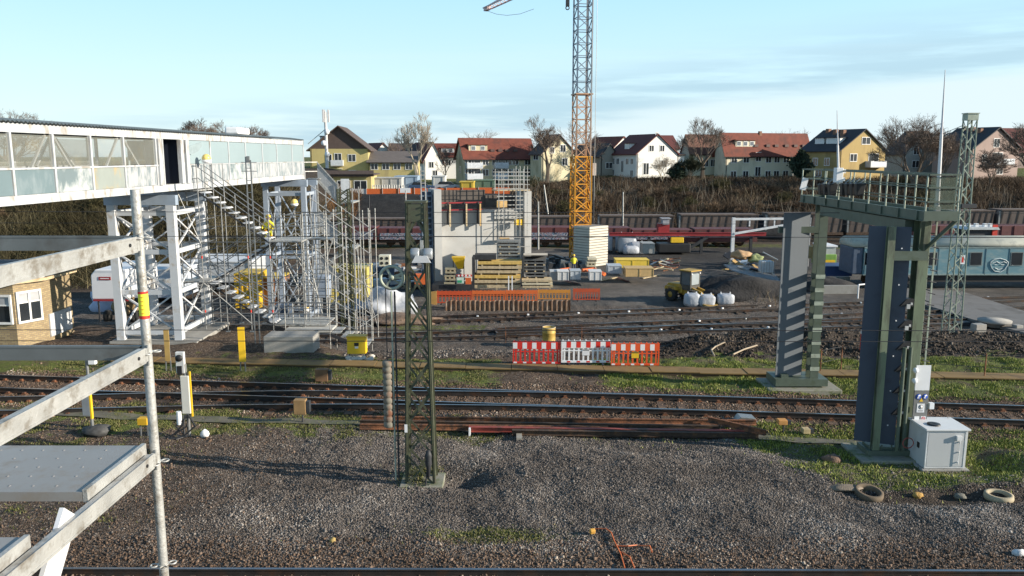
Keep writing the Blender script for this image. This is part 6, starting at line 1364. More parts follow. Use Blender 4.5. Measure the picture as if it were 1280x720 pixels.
# ---------------------------------------------------------------- tower crane
def crane():
    Y=80.; x=XA(726,Y,5); ch=.78
    t=T('tower_crane','yellow and steel blue tower crane rising out of the top of the picture','crane',(x,Y,FARZ))
    CY=mat('crane_yellow',(.62,.27,.02),.5,0,.12,1); CO=mat('crane_orange',(.40,.24,.15),.55,0,.12,1); CB=mat('crane_steel',(.14,.19,.25),.6,.1,.12,1)
    ztop=27.0; zs=[(FARZ,zy(196,Y),CY,.82,1.25,.085),(zy(196,Y),zy(118,Y),CO,.72,1.15,.07),(zy(118,Y),ztop,CB,.72,1.15,.07)]
    R_=Matrix.Rotation(R(12),3,'Z')
    for z0,z1,mm,hw,st,br in zs:
        c=[R_@Vector((a*hw,b*hw,0))+Vector((x,Y,0)) for a,b in ((-1,-1),(1,-1),(1,1),(-1,1))]
        for p in c: m=MB(); m.bar((p.x,p.y,z0),(p.x,p.y,z1),.15,.15); m.build('chord',mm,t)
        n=max(1,int((z1-z0)/st)); m=MB(); h=(z1-z0)/n
        for k in range(n):
            a,b=z0+k*h,z0+(k+1)*h
            for i in range(4):
                p,q=c[i],c[(i+1)%4]
                m.bar((p.x,p.y,a),(q.x,q.y,a),br,br)
                if mm is CY: m.bar((p.x,p.y,a),(q.x,q.y,b),br,br); m.bar((q.x,q.y,a),(p.x,p.y,b),br,br)
                else:
                    if k%2: p,q=q,p
                    m.bar((p.x,p.y,a),(q.x,q.y,b),br,br)
        m.build('lattice',mm,t)
    for z in (zy(196,Y),zy(118,Y)): m=MB(); m.cbox((x,Y,z),(1.75,1.75,.12),R(12)); m.build('collar_frame',CY if z<12 else CO,t)
    m=MB(); m.bar((x+.35,Y,FARZ),(x+.35,Y,ztop),.05,.3); m.build('ladder',CO,t)
    m=MB(); m.cbox((x+1.3,Y-.2,(zy(205,Y)+zy(218,Y))/2),(.35,.3,1.2)); m.build('cable_box',mat('cable_box',(.6,.55,.5)),t)
    for k,dx in enumerate((.85,1.25)):
        m=MB(); m.tube((x+dx,Y-.8,zy(250,Y)),(x+dx,Y-.8,ztop),.025,n=4); m.build('hoist_rope',GALV,t)
    # jib going back to the left, counter jib, cab: only the tip of the jib is in the frame
    tip=A(609,10.5,103); top=Vector((x,Y,tip.z)); 
    JM=mat('jib_pale',(.55,.42,.42),.5,0,.06); d=(tip-top).normalized(); s=d.cross(Vector((0,0,1))).normalized()*.55; n=22; m=MB()
    for k in range(n):
        f0,f1=k/n,(k+1)/n; a,b=top.lerp(tip,f0),top.lerp(tip,f1); u0,u1=Vector((0,0,1.0*(1-f0)+.25)),Vector((0,0,1.0*(1-f1)+.25))
        m.bar(a+s,(a+b)/2+u0,.06,.06); m.bar((a+b)/2+u0,b+s,.06,.06); m.bar(a-s,(a+b)/2+u0,.06,.06); m.bar((a+b)/2+u0,b-s,.06,.06); m.bar(a-s,b+s,.06,.06)
    m.build('jib_lattice',JM,t); m=MB(); m.bar(top+s,tip+s,.13,.13); m.build('jib_chord',JM,t); m=MB(); m.bar(top-s,tip-s,.13,.13); m.build('jib_chord',JM,t); m=MB(); m.bar(top+Vector((0,0,1.2)),tip+Vector((0,0,.25)),.13,.13); m.build('jib_chord',JM,t)
    m=MB(); m.cbox(tip,(1.2,.5,.5),math.atan2(d.y,d.x)); m.build('jib_tip',JM,t)
    m=MB(); q=top.lerp(tip,.72); r=[tip.lerp(top,f)+Vector((0,0,-3.6*4*f*(1-f)*.55-.3)) for f in (0,.12,.25,.4,.55)]; m.path(r,.022,4); m.build('jib_rope',GALV,t)
    m=MB(); bk=top-d*11; m.bar(top+Vector((0,0,.2)),bk+Vector((0,0,.2)),1.3,.35); m.build('counter_jib',JM,t); m=MB(); m.cbox(bk+Vector((0,0,-.6)),(1.8,2,2.2),math.atan2(d.y,d.x)); m.build('counterweight',CONC,t)
    m=MB(); m.cbox(top+Vector((0,0,-.6)),(2,2,1.1),R(12)); m.build('slewing_ring',CY,t); m=MB(); m.bar(top,top+Vector((0,0,7)),.9,.9); m.build('tower_head',JM,t)
    m=MB(); p=A(709.5,3,79); m.tube(p+Vector((0,0,4)),p,.03,n=5); m.cbox(p,(.35,.25,.7)); m.ring(p+Vector((0,0,-.5)),.16,.05,n=12,axis='Y'); m.build('hook_block',DARKM,t)
crane()
def ballast_stack():
    Y=77.6; x=XA(740,Y,0); t=T('crane_ballast','tall cream block stack standing at the foot of the crane','ballast',(x,Y,FARZ)); t.rotation_euler=(0,0,0)
    z1=zy(283,Y); n=15; h=(z1-FARZ)/n
    for k in range(n):
        m=MB(); m.cbox((x,Y+1.2,FARZ+h*(k+.5)),(2.75,2.1,h*.78),R(43)); m.build('slab',mat('ballast_cream',(.52,.49,.42),.85,0,.06,2),t)
    m=MB(); m.cbox((x,Y+1.2,(FARZ+z1)/2),(2.45,1.8,z1-FARZ-.02),R(43)); m.build('core',mat('ballast_joint',(.2,.19,.17)),t)
ballast_stack()
# ---------------------------------------------------------------- wheel loader
def loader():
    c=G(866,381); t=T('wheel_loader','yellow wheel loader with a glazed cab parked on the shaded yard','wheel loader',(c.x,c.y+1.2,c.z),R(-52)); t.scale=(.9,.9,.9)
    LY=mat('loader_yellow',(.40,.24,.03),.5,0,.15,2,c2=(.2,.13,.05),c2a=.3)
    m=MB(); m.prism([(-1.9,.75),(-.3,.7),(-.3,1.25),(-.5,1.5),(-1.8,1.45),(-2.0,1.2)],-.6,.6); m.build('engine_hood',LY,t,world=False,bevel=.04)
    m=MB(); m.box(-2.1,-1.9,-.62,.62,.65,1.15); m.build('counterweight',DARKM,t,world=False)
    m=MB(); m.box(-.35,1.1,-.45,.45,.6,1.0); m.build('front_frame',LY,t,world=False)
    cab=MB(); cab.box(-.55,.55,-.58,.58,1.05,1.45); cab.box(-.6,.6,-.62,.62,2.5,2.6)
    for a in (-.52,.52):
        for b in (-.55,.55): cab.bar((a,b,1.45),(a*.95,b*.95,2.5),.09,.09)
    cab.build('cab',[mat('cab_dark',(.06,.055,.045),.5)],t,world=False); m=MB(); m.box(-.64,.64,-.66,.66,2.601,2.68); m.build('cab_roof',LY,t,world=False); m=MB(); m.box(-.5,.5,-.53,.53,1.46,2.49); m.build('cab_glass',mat('cab_glass',(.10,.12,.13),.1,0,.2,spec=.8),t,world=False)
    m=MB(); m.box(.53,.56,-.45,.45,1.5,2.4); m.build('windscreen',mat('windscreen_reflection',(.45,.5,.52),.1,.3,.1,spec=.8),t,world=False)  # pale colour paints the bright reflection on the front glass
    for x in (-1.2,.95):
        for y in (-.82,.82):
            w_=T('wheel','x','x'); del w_['label']; del w_['category']; w_.parent=t; w_.location=(x,y,.58)
            m=MB(); m.lathe((0,0,0),[(.25,-.2),(.5,-.22),(.58,-.12),(.58,.12),(.5,.22),(.25,.2)],n=22,axis='Y')
            for k in range(14): a=2*PI*k/14; m.cbox((.575*math.cos(a),0,.575*math.sin(a)),(.06,.42,.08),0,ry=-a)
            m.build('tyre',RUBBER,w_,world=False); m=MB(); m.lathe((0,0,0),[(0,-.16),(.26,-.18),(.26,.18),(0,.16)],n=18,axis='Y'); m.build('rim',LY,w_,world=False)
    for y in (-.35,.35):
        m=MB(); m.bar((.2,y,1.25),(1.5,y,.95),.12,.22); m.bar((1.5,y,.95),(2.0,y,.45),.12,.2); m.build('lift_arm',LY,t,world=False)
    m=MB(); m.prism([(1.9,.1),(2.7,.08),(2.72,.14),(2.15,.25),(2.1,.85),(1.95,.9)],-1.0,1.0); m.build('bucket',mat('bucket',(.3,.2,.06),.7,.2,.3,3),t,world=False)
    for y in (-.82,.82): m=MB(); m.prism([(-1.85,1.0),(-.6,1.0),(-.7,1.25),(-1.7,1.28)],y-.2,y+.2); m.build('mudguard',LY,t,world=False)
    m=MB(); m.tube((-1.0,.3,1.45),(-1.0,.3,2.0),.04,n=8); m.build('exhaust',DARKM,t,world=False)
    for y in (-.5,.5): m=MB(); m.cbox((.6,y,2.42),(.08,.12,.08)); m.build('work_lamp',WHITE,t,world=False)
loader()
# ---------------------------------------------------------------- white portal frame
t=T('portal_frame','white painted steel portal frame standing over the debris heap','frame',(XA(916,78,0),78,FARZ)); PW=mat('portal_white',(.62,.62,.63),.5)
m=MB(); m.bar((XA(916,78,0),78,FARZ),(XA(916,78,0),78,zy(272,78)),.3,.3); m.build('column',PW,t); m=MB(); m.bar((XA(1010,78,0),78,FARZ),(XA(1010,78,0),78,zy(272,78)),.3,.3); m.build('column',PW,t)
m=MB(); m.bar((XA(916,78,0),78,zy(274,78)),(XA(1010,78,0),78,zy(273,78)),.24,.2); m.build('top_beam',PW,t); m=MB(); m.bar((XA(917,78,0),77.9,zy(292,78)),(XA(1010,78,0),77.9,zy(276,78)),.2,.2); m.build('sloping_beam',PW,t)
for p in (936,955,967): m=MB(); m.bar((XA(p,78,0),78,zy(274,78)),(XA(p,78,0),78,zy(283,78)-0),.12,.12); m.build('strut',PW,t)
# bundle of long grey pipes beside the debris
for k in range(9):
    a=G(905+k*1.2,338+k*1.6); b=G(968+k*2,346+k*2.2); m=MB(); m.path([a+Vector((0,0,.5+.05*k)),a.lerp(b,.5)+Vector((0,0,.65)),b+Vector((0,0,.2))],.09,6); tag(m.build('pipe',mat('pipe_grey',(.22,.24,.26),.5,.2)),'long grey pipe in the sloping bundle right of the loader','pipe','grey pipes in the sloping bundle')
t=T('liquid_tank','white caged liquid tank on the debris heap','tank',(XA(960,66,0),66,FARZ)); m=MB(); x=XA(960,66,-1); m.box(x-.5,x+.5,66,67,zy(341,66),zy(327,66)); m.build('tank',mat('tank_white',(.42,.45,.48)),t,bevel=.05)
for k in range(6): m=MB(); m.bar((x-.55+k*.22,65.95,zy(342,66)),(x-.55+k*.22,65.95,zy(326,66)),.03,.03); m.build('cage_bar',GALV,t)
# ---------------------------------------------------------------- rolling stock
def wheelset(t,xs,y,z,r=.46):
    for x in xs:
        m=MB()
        for s in (-.75,.75): m.lathe((x,y+s,z+r),[(0,-.06),(r,-.06),(r+.03,.04),(0,.06)],n=18,axis='Y')
        m.tube((x,y-.75,z+r),(x,y+.75,z+r),.08); m.build('wheelset',DRUST,t)
GR=bpy.data.materials.new('graffiti_paint'); GR.use_nodes=True; n_=GR.node_tree.nodes; l_=GR.node_tree.links; tc=n_.new('ShaderNodeTexCoord'); vv=n_.new('ShaderNodeTexVoronoi'); vv.inputs['Scale'].default_value=.9; vv.feature='SMOOTH_F1'; nn=n_.new('ShaderNodeTexNoise'); nn.inputs['Scale'].default_value=1.6; nn.inputs['Distortion'].default_value=3; l_.new(tc.outputs['Object'],vv.inputs['Vector']); l_.new(tc.outputs['Object'],nn.inputs['Vector']); rr=n_.new('ShaderNodeValToRGB'); rr.color_ramp.interpolation='CONSTANT'; e=rr.color_ramp.elements
for p,c in ((0,(.05,.05,.07)),(.42,(.12,.2,.3)),(.48,(.45,.42,.42)),(.53,(.09,.05,.06)),(.58,(.35,.2,.24)),(.63,(.05,.12,.2))):
    q=e.new(p) if p else e[0]; q.color=(*c,1)
e[-1].color=(.3,.3,.32,1); l_.new(nn.outputs[0],rr.inputs[0]); l_.new(rr.outputs[0],n_['Principled BSDF'].inputs['Base Color'])
WY=95.
def wagon(label,pa,pb,yt,mm,graf=True,Y=WY,roofed=False,posts=True):
    x0,x1=XA(pa,Y,-1),XA(pb,Y,-1); z0=FARZ+.95; z1=zy(yt,Y)
    t=T('freight_wagon',label,'wagon',((x0+x1)/2,Y,FARZ+.2),0,'maroon freight wagons on the far track')
    m=MB(); m.box(x0,x1,Y-1.4,Y+1.4,z0,z1); m.build('body',mm,t,bevel=.03)
    if posts:
        n=int((x1-x0)/1.4)
        for k in range(n+1): m=MB(); x=x0+.08+(x1-x0-.16)*k/n; m.box(x-.06,x+.06,Y-1.47,Y-1.401,z0+.02,z1-.02); m.build('side_post',mm,t)
    if graf: m=MB(); m.box(x0+.3,x1-.3,Y-1.492,Y-1.475,z0+.08,z0+(z1-z0)*.6); m.build('graffiti',GR,t)
    m=MB(); m.box(x0,x1,Y-1.2,Y+1.2,z0-.32,z0-.002); m.build('underframe',DRUST,t)
    wheelset(t,[x0+1.4,x0+2.9,x1-2.9,x1-1.4],Y,FARZ+.18)
    for x in (x0,x1): m=MB(); m.tube((x-.3,Y-.8,z0-.15),(x+.3,Y-.8,z0-.15),.12,n=8); m.build('buffer',DARKM,t)
wagon('maroon wagon with a grey graffiti band seen left behind the stair scaffold',408,472,283,MAROON); wagon('maroon wagon with graffiti seen behind the olive mast and tension wheel',474,548,284,MAROON)
wagon('maroon wagon directly right of the abutment',640,712,283,mat('maroon_dark',(.11,.03,.03),.7,0,.2)); wagon('maroon wagon just right of the crane foot',714,786,283.5,MAROON)
wagon('brick coloured low wagon behind the red rail machine',788,862,286,mat('maroon_dark',(0,0,0))); wagon('maroon wagon farthest right before the portal frame',865,938,285,MAROON,False)
wagon('low dark wagon behind the pale lattice mast',1135,1290,281,mat('maroon_dark',(0,0,0)),False)
def machine():
    Y=88.; t=T('rail_machine','long bright red rail machine beam with a grey cab and yellow box','rail machine',(XA(850,Y,0),Y,FARZ))
    m=MB(); m.box(XA(762,Y,0),XA(958,Y,0),Y,Y+.5,zy(295,Y),zy(291,Y)); m.build('beam',REDM,t); m=MB(); m.box(XA(762,Y,0),XA(958,Y,0),Y-.08,Y-.001,zy(291.5,Y),zy(290.5,Y)); m.build('flange',REDM,t)
    m=MB(); m.box(XA(824,Y,0),XA(838,Y,0),Y+.5,Y+1.6,zy(291,Y),zy(280,Y)); m.build('turret',REDM,t); m=MB(); m.box(XA(829,Y,0),XA(837,Y,0),Y+.3,Y+1.4,zy(281,Y),zy(274,Y)); m.box(XA(827,Y,0),XA(839,Y,0),Y+.2,Y+1.5,zy(274,Y),zy(273,Y)); m.build('cab',mat('cab_grey',(.3,.3,.33)),t)
    m=MB(); m.box(XA(838,Y,0),XA(854,Y,0),Y-.5,Y-.1,zy(303,Y),zy(296.5,Y)); m.build('yellow_box',YELB,t,bevel=.05)
    m=MB(); m.box(XA(822,Y,-2),XA(862,Y,-2),Y-.6,Y+1.4,FARZ+.2,zy(304,Y)); m.build('crawler_base',BLACK,t,bevel=.1)
    m=MB(); m.bar((XA(862,Y,0),Y,FARZ+.6),(XA(885,Y,0),Y,zy(296,Y)),.2,.3); m.build('strut',DARKM,t)
    for p in (768,812,878,940): m=MB(); m.bar((XA(p,Y,-1),Y+.4,FARZ),(XA(p,Y,-1),Y+.4,zy(296,Y)),.3,.3); m.build('leg',DARKM,t)
    m=MB(); m.box(XA(838,Y,0),XA(950,Y,0),Y+.8,Y+1.4,zy(303,Y),zy(298,Y)); m.build('lower_body',MAROON,t)
machine()
def coach():
    Y=64.; x0=XA(1066,Y,0); x1=x0+24.; z0=zy(344,Y); ze=zy(309,Y)
    t=T('railway_coach','faded blue railway coach with a pale roof and a white painted face','railway coach',((x0+x1)/2,Y,FARZ+.1))
    BC=mat('coach_blue',(.10,.215,.26),.55,0,.10,1.2,c2=(.19,.27,.28),c2a=.45,c2s=1.4,stretch=(.5,.5,1.6))
    m=MB(); m.box(x0+.9,x1,Y,Y+2.8,z0,ze); m.build('body',BC,t,bevel=.04)
    m=MB(); m.box(x0,x0+.88,Y+.08,Y+2.7,z0+.05,ze-.01); m.build('vestibule',BLUEG,t,bevel=.1)
    m=MB(); n=9; pr=[]
    for k in range(n+1):
        a=PI*k/n; pr.append((Y+1.4-1.45*math.cos(a),ze+.003+.78*math.sin(a)**.8))
    m.prism(pr,x0-.02,x1,plane='YZ'); 
    for f in range(len(m.sm)): m.sm[f]=True
    m.build('roof',mat('coach_roof',(.40,.40,.34),.7,0,.12,1,c2=(.27,.28,.25),c2a=.4),t)
    m=MB(); k=0
    while x0+1.2+k*1.9<x1: m.box(x0+1.2+k*1.9,x0+1.25+k*1.9,Y-.03,Y-.003,z0+.05,ze-.02); k+=1
    m.build('body_seam',mat('coach_seam',(.09,.17,.20),.6),t)
    m=MB(); m.box(x0+.9,x1,Y-.04,Y-.003,ze-.09,ze); m.box(x0+.9,x1,Y-.03,Y-.003,z0,z0+.12); m.build('gutter',mat('coach_gutter',(.2,.27,.27),.6),t)
    for p in (1088,1121,1164,1220,1271): 
        xx=XA(p,Y,0); m=MB(); m.box(xx-.5,xx+.5,Y-.05,Y-.042,zy(332,Y)+.0,zy(315,Y)); w_=m.build('window',mat('coach_wframe',(.14,.17,.17)),t); m=MB(); m.box(xx-.43,xx+.43,Y-.06,Y-.051,zy(331,Y)+.0,zy(316,Y)); m.build('pane',GLASSD,w_)
    xx=x1-6; 
    m=MB(); m.box(XA(1200,Y,0),XA(1206,Y,0),Y-.06,Y-.045,zy(330,Y),zy(319,Y)); s=m.build('notice',WHITE,t); m=MB(); m.box(XA(1202,Y,0),XA(1204.5,Y,0),Y-.07,Y-.061,zy(328,Y),zy(321,Y)); m.build('red_mark',REDP,s)
    m=MB(); WL_=[(1239,327),(1243,324),(1250,323),(1257,325),(1261,328),(1260,332),(1257,337),(1252,340),(1245,339),(1241,335),(1239,331),(1239,327)]
    def draw(L_,r=.035): m.path([Vector((XA(a,Y,0),Y-.03,zy(b,Y))) for a,b in L_],r,5)
    draw(WL_); draw([(1241,329),(1246,327),(1250,329),(1255,327),(1259,329)]); draw([(1245,335),(1249,337),(1254,335)]); draw([(1244,331),(1247,331)]); draw([(1252,331),(1256,331)]); draw([(1264,326),(1267,328),(1264,330),(1267,332)],.028)
    m.build('painted_face',mat('chalk',(.55,.6,.6)),t)
    for xx in (x0+3.4,x0+18): wheelset(t,[xx-1.2,xx+1.2],Y+1.4,FARZ+.15); m=MB(); m.box(xx-1.9,xx+1.9,Y+.35,Y+.5,FARZ+.4,FARZ+.85); m.build('bogie_frame',BLACK,t)
    m=MB(); m.box(x0+6,x0+15,Y+.3,Y+2.4,z0-.6,z0-.002); m.build('underfloor_box',BLACK,t)
    m=MB(); m.box(x0+1.0,x0+2.0,Y-.06,Y-.041,z0+.1,ze-.3); m.build('door',mat('coach_door',(.08,.16,.2)),t)
coach()
def loco():
    Y=82.; t=T('locomotive','white roofed red works locomotive cab showing above the blue coach','locomotive',(XA(1225,Y,0),Y,FARZ)); 
    m=MB(); m.box(XA(1198,Y,0),XA(1262,Y,0),Y,Y+2.6,FARZ+.8,zy(296,Y)); m.build('body',REDM,t); m=MB(); m.box(XA(1210,Y,0),XA(1246,Y,0),Y+.1,Y+2.5,zy(296,Y),zy(287,Y)); m.build('cab',DARKM,t)
    m=MB(); m.prism([(XA(1205,Y,0),zy(287,Y)),(XA(1248,Y,0),zy(287,Y)),(XA(1246,Y,0),zy(284,Y)),(XA(1210,Y,0),zy(284,Y))],Y-.2,Y+2.8); m.build('cab_roof',mat('loco_roof',(.5,.52,.53)),t)
    for a,b in ((1213,1216),(1222,1226),(1233,1237),(1240,1243)): m=MB(); m.box(XA(a,Y,0),XA(b,Y,0),Y+.5,Y+.9,zy(284,Y)+.002,zy(280,Y)); m.build('roof_unit',WHITE,t)
    m=MB(); m.box(XA(1240,Y,0),XA(1246,Y,0),Y-.06,Y+.09,zy(296,Y),zy(281,Y)); m.build('red_post',REDP,t)
loco()
t=T('small_truck','small green works truck partly hidden behind the back gantry column','truck',(XA(1036,72,0),72,FARZ)); Y=72
m=MB(); m.box(XA(1030,Y,-1),XA(1046,Y,-1),Y,Y+3,zy(334,Y),zy(318,Y)); m.build('cab',mat('truck_green',(.18,.34,.07),.5),t,bevel=.06); m=MB(); m.box(XA(1031,Y,-1),XA(1045,Y,-1),Y+.1,Y+2.6,zy(318,Y)+.002,zy(309,Y)); m.build('cab_glass',mat('truck_glass',(.45,.48,.45),.3),t); m=MB(); m.box(XA(1029.5,Y,-1),XA(1046.5,Y,-1),Y,Y+2.8,zy(309,Y)+.002,zy(307,Y)); m.build('cab_roof',WHITE,t)
for p in (1034,1043): m=MB(); m.lathe((XA(p,Y,-2),Y+.1,FARZ+.4),[(0,-.12),(.4,-.12),(.4,.12),(0,.12)],n=16,axis='Y'); m.build('wheel',RUBBER,t)
m=MB(); m.box(XA(1031,Y,-1),XA(1044,Y,-1),Y-.03,Y-.001,zy(328,Y),zy(325,Y)); m.build('stripe',YELB,t)
container('site_container','dark blue low container left of the blue coach',1030,1066,334,345,68,2.4,mat('cont_navy',(.03,.06,.16),.5,0,.1),False)
container('steel_skip','tan skip standing behind the grey board of the back gantry column',1005,1016,309,323,74,2,mat('tan_box',(.38,.26,.12),.7,0,.15),False)
m=MB(); Y=67; m.box(XA(1022,Y,-2),XA(1063,Y,-2),Y,Y+.3,FARZ,zy(346,Y)); tag(m.build('low_wall',CONC),'low grey concrete wall before the left end of the blue coach','wall')
m=MB(); Y=62; m.box(XA(1018,Y,-2),XA(1074,Y,-2),Y,Y+.3,FARZ,zy(357,Y)); tag(m.build('low_wall',CONC),'second low concrete wall closer to the yard tracks','wall')
t=T('bent_barrier','white bent pipe barrier beside the yard crossing','barrier',tuple(G(1072,374))); c=G(1072,374); m=MB(); m.path([c,c+Vector((0,0,1.1)),c+Vector((1.6,.6,1.15)),c+Vector((1.6,.6,0))],.06,8); m.build('pipe',WHITE,t)
for (px,py,s,lab) in ((1226,416,(.75,.5,.5),'grey concrete block left of the round concrete slab'),(1205,408,(1.1,.5,.25),'low dark block beside the pale lattice mast'),(1275,415,(.5,.4,.4),'grey concrete block at the right edge of the picture')):
    c=G(px,py); m=MB(); m.cbox((c.x,c.y+.3,c.z+s[2]/2),s,.2); tag(m.build('concrete_block',CONC if 'dark' not in lab else DARKM,bevel=.04),lab,'concrete block')
c=G(1252,413); m=MB(); m.lathe((c.x,c.y+.8,c.z),[(0,.1),(.6,.1),(.6,.35),(.95,.37),(.97,.5),(.0,.52)],n=28); tag(m.build('manhole_slab',CONC),'round grey concrete manhole slab near the right edge','concrete slab')
# workers
def standing(label,px,Y,z,hh,jm,rz):
    t=T('person',label,'person',(XA(px,Y,z),Y,z),rz); s=hh/1.78
    P=[(0,0,.95),(0,0,1.2),(0,0,1.42),(0,0,1.53),(0,0,1.66),(-.1,0,.9),(-.11,.02,.5),(-.12,0,.07),(-.12,-.14,.04),(.1,0,.9),(.12,-.05,.5),(.13,.05,.07),(.13,-.1,.04),(-.2,0,1.4),(-.26,.02,1.12),(-.25,-.12,.9),(.2,0,1.4),(.27,-.03,1.12),(.25,-.2,.95)]
    E_=[(0,1),(1,2),(2,3),(3,4),(0,5),(5,6),(6,7),(7,8),(0,9),(9,10),(10,11),(11,12),(2,13),(13,14),(14,15),(2,16),(16,17),(17,18)]
    rd=[.15,.15,.16,.06,.1,.1,.07,.05,.04,.1,.07,.05,.04,.07,.055,.04,.07,.055,.04]; jk=jm; jm=mat('work_trousers',(.04,.05,.09),.8)
    me=bpy.data.meshes.new('body'); me.from_pydata([tuple(c*s for c in p) for p in P],E_,[]); o=bpy.data.objects.new('body',me); COL.objects.link(o); o.parent=t; me.materials.append(jm); k=o.modifiers.new('skin','SKIN'); 
    if not me.skin_vertices:
        bm_=__import__('bmesh').new(); bm_.from_mesh(me); bm_.verts.layers.skin.verify(); bm_.to_mesh(me); bm_.free()
    for v,r in zip(me.skin_vertices[0].data,rd): v.radius=(r*s,r*s)
    o.modifiers.new('sub','SUBSURF').levels=1
    m=MB(); m.lathe((0,0,0),[(.19,.93),(.2,1.1),(.215,1.35),(.16,1.47),(.07,1.5)],n=14); m.tube((.2,0,1.4),(.27,-.03,1.1),.085,.07); m.tube((-.2,0,1.4),(-.26,.02,1.1),.085,.07); m.v=[(v[0],v[1]*.75,v[2]) for v in m.v]; m.build('jacket',jk,t,world=False)
    m=MB(); m.blob((0,-.01,1.65*s),(.085,.1,.12),0,12,8); m.build('face',mat('skin',(.45,.26,.18)),t,world=False); m=MB(); m.lathe((0,0,1.7*s),[(.13,0),(.12,.06),(.07,.12),(0,.13)],n=14); m.build('helmet',YELB,t,world=False)
standing('person in a bright yellow jacket standing beside the crane foot among dark equipment',717,73,FARZ,1.75,mat('hivis_y',(.7,.62,.03),.7),.3)

DE=mat('dark_earth',(.022,.021,.022),.95,0,.4,3,bump=1,bsc=6)
for lab,px,py,sx,sy,sz,sd in (('black earth heap right of the wheel loader',935,377,3.6,1.8,1.5,3),('low dark earth heap behind the small wall near the back gantry column',1040,366,2.4,1.3,1.0,7),('broad dark earth mound behind the portal frame',960,300,7,3,2.4,11)):
    c=G(px,py); m=MB(); m.blob((c.x,c.y+sy,c.z),(sx,sy,sz),.22,26,14,seed=sd); tag(m.build('earth_heap',DE),lab,'earth heap')

for k,(px,py) in enumerate(((597,397),(660,395),(723,393),(786,391),(849,389),(903,387),(962,384),(874,403),(932,400),(826,414),(889,413),(960,411),(1052,394),(1076,380),(468,402),(1235,373))):
    c=G(px,py); m=MB(); m.cbox((c.x,c.y,c.z+.1),(.15,.13,.1),.1*k); tag(m.build('track_marker',WHITE,bevel=.02),'small white marker block on the sleepers of the yard tracks','marker','white marker blocks on the yard tracks')
# ================================================================ BACKGROUND
# long row of brown hopper wagons at the foot of the embankment
HW=mat('wagon_brown',(.135,.105,.092),.85,0,.12,.8,c2=(.085,.065,.058),c2a=.4,c2s=.5,stretch=(1,1,.4)); HWD=mat('wagon_rib',(.06,.045,.04),.85)
Y=105.; eds=[(334,436),(440,538),(542,640),(644,742),(746,842),(846,946),(953,1050),(1054,1150),(1154,1236),(1240,1345)]
words=['at the far left behind the stair scaffold','left of the olive mast','behind the abutment','between abutment and crane','directly right of the crane','above the red machine cab','left end hidden by the portal frame','behind the back gantry column','above the blue coach roof','at the right edge']
for k,(pa,pb) in enumerate(eds):
    x0,x1=XA(pa,Y,-1),XA(pb,Y,-1); z1=zy(273-.0125*((pa+pb)/2-440)-(1.2 if pa>1100 else 0),Y); z0=FARZ+.9
    t=T('hopper_wagon','long brown ribbed freight wagon '+words[k],'wagon',((x0+x1)/2,Y,FARZ),0,'brown freight wagons in a long row')
    m=MB(); m.prism([(Y-1.4,z1),(Y+1.4,z1),(Y+1.1,z0),(Y-1.1,z0)],x0+.25,x1-.25,plane='YZ'); m.build('body',HW,t)
    n=10
    for j in range(n+1):
        x=x0+.4+(x1-x0-.8)*j/n; m=MB(); m.bar((x-.12,Y-1.12,z0),(x+.12,Y-1.42,z1),.13,.06,up=(0,1,0)); m.build('side_rib',HWD,t)
    m=MB(); m.box(x0+.2,x1-.2,Y-1.5,Y-1.38,z1-.1,z1+.06); m.build('top_rail',HW,t)
    m=MB(); m.box(x0,x1,Y-1.2,Y+1.2,z0-.35,z0-.002); m.build('underframe',DRUST,t)
    m=MB(); m.box(x0-.02,x0+.2,Y-1.3,Y-.9,z0,z1-.2); m.build('end_post',GALV,t)
    for x in (x0+1.4,x0+3,x1-3,x1-1.4):
        m=MB(); m.lathe((x,Y-.75,FARZ+.5),[(0,-.06),(.45,-.06),(.45,.06),(0,.06)],n=12,axis='Y'); m.build('wheel',DRUST,t)
# thin pale posts in the yard
for px,pa,pb,Y,lab in ((673,252,310,92,'thin pale catenary post right of the abutment'),(779,240,292,100,'thin pale post rising from the white bags'),(461,244,292,100,'thin pale post left of the olive mast before the dark slope'),(507,238,292,100,'thin pale post directly behind the olive mast'),(742,215,262,108,'dark thin post right of the crane')):
    m=MB(); m.tube((XA(px,Y,0),Y,FARZ),(XA(px,Y,4),Y,zy(pa,Y)),.11,.08,n=7); tag(m.build('pole',GALVW if 'dark' not in lab else DARKM),lab,'pole')
m=MB(); m.tube((XA(685,112,0),112,0),(XA(680,112,4),112,zy(231,112)),.12,.09,n=7); tag(m.build('pole',GALVW),'slightly leaning pale post on the embankment left of the crane','pole')
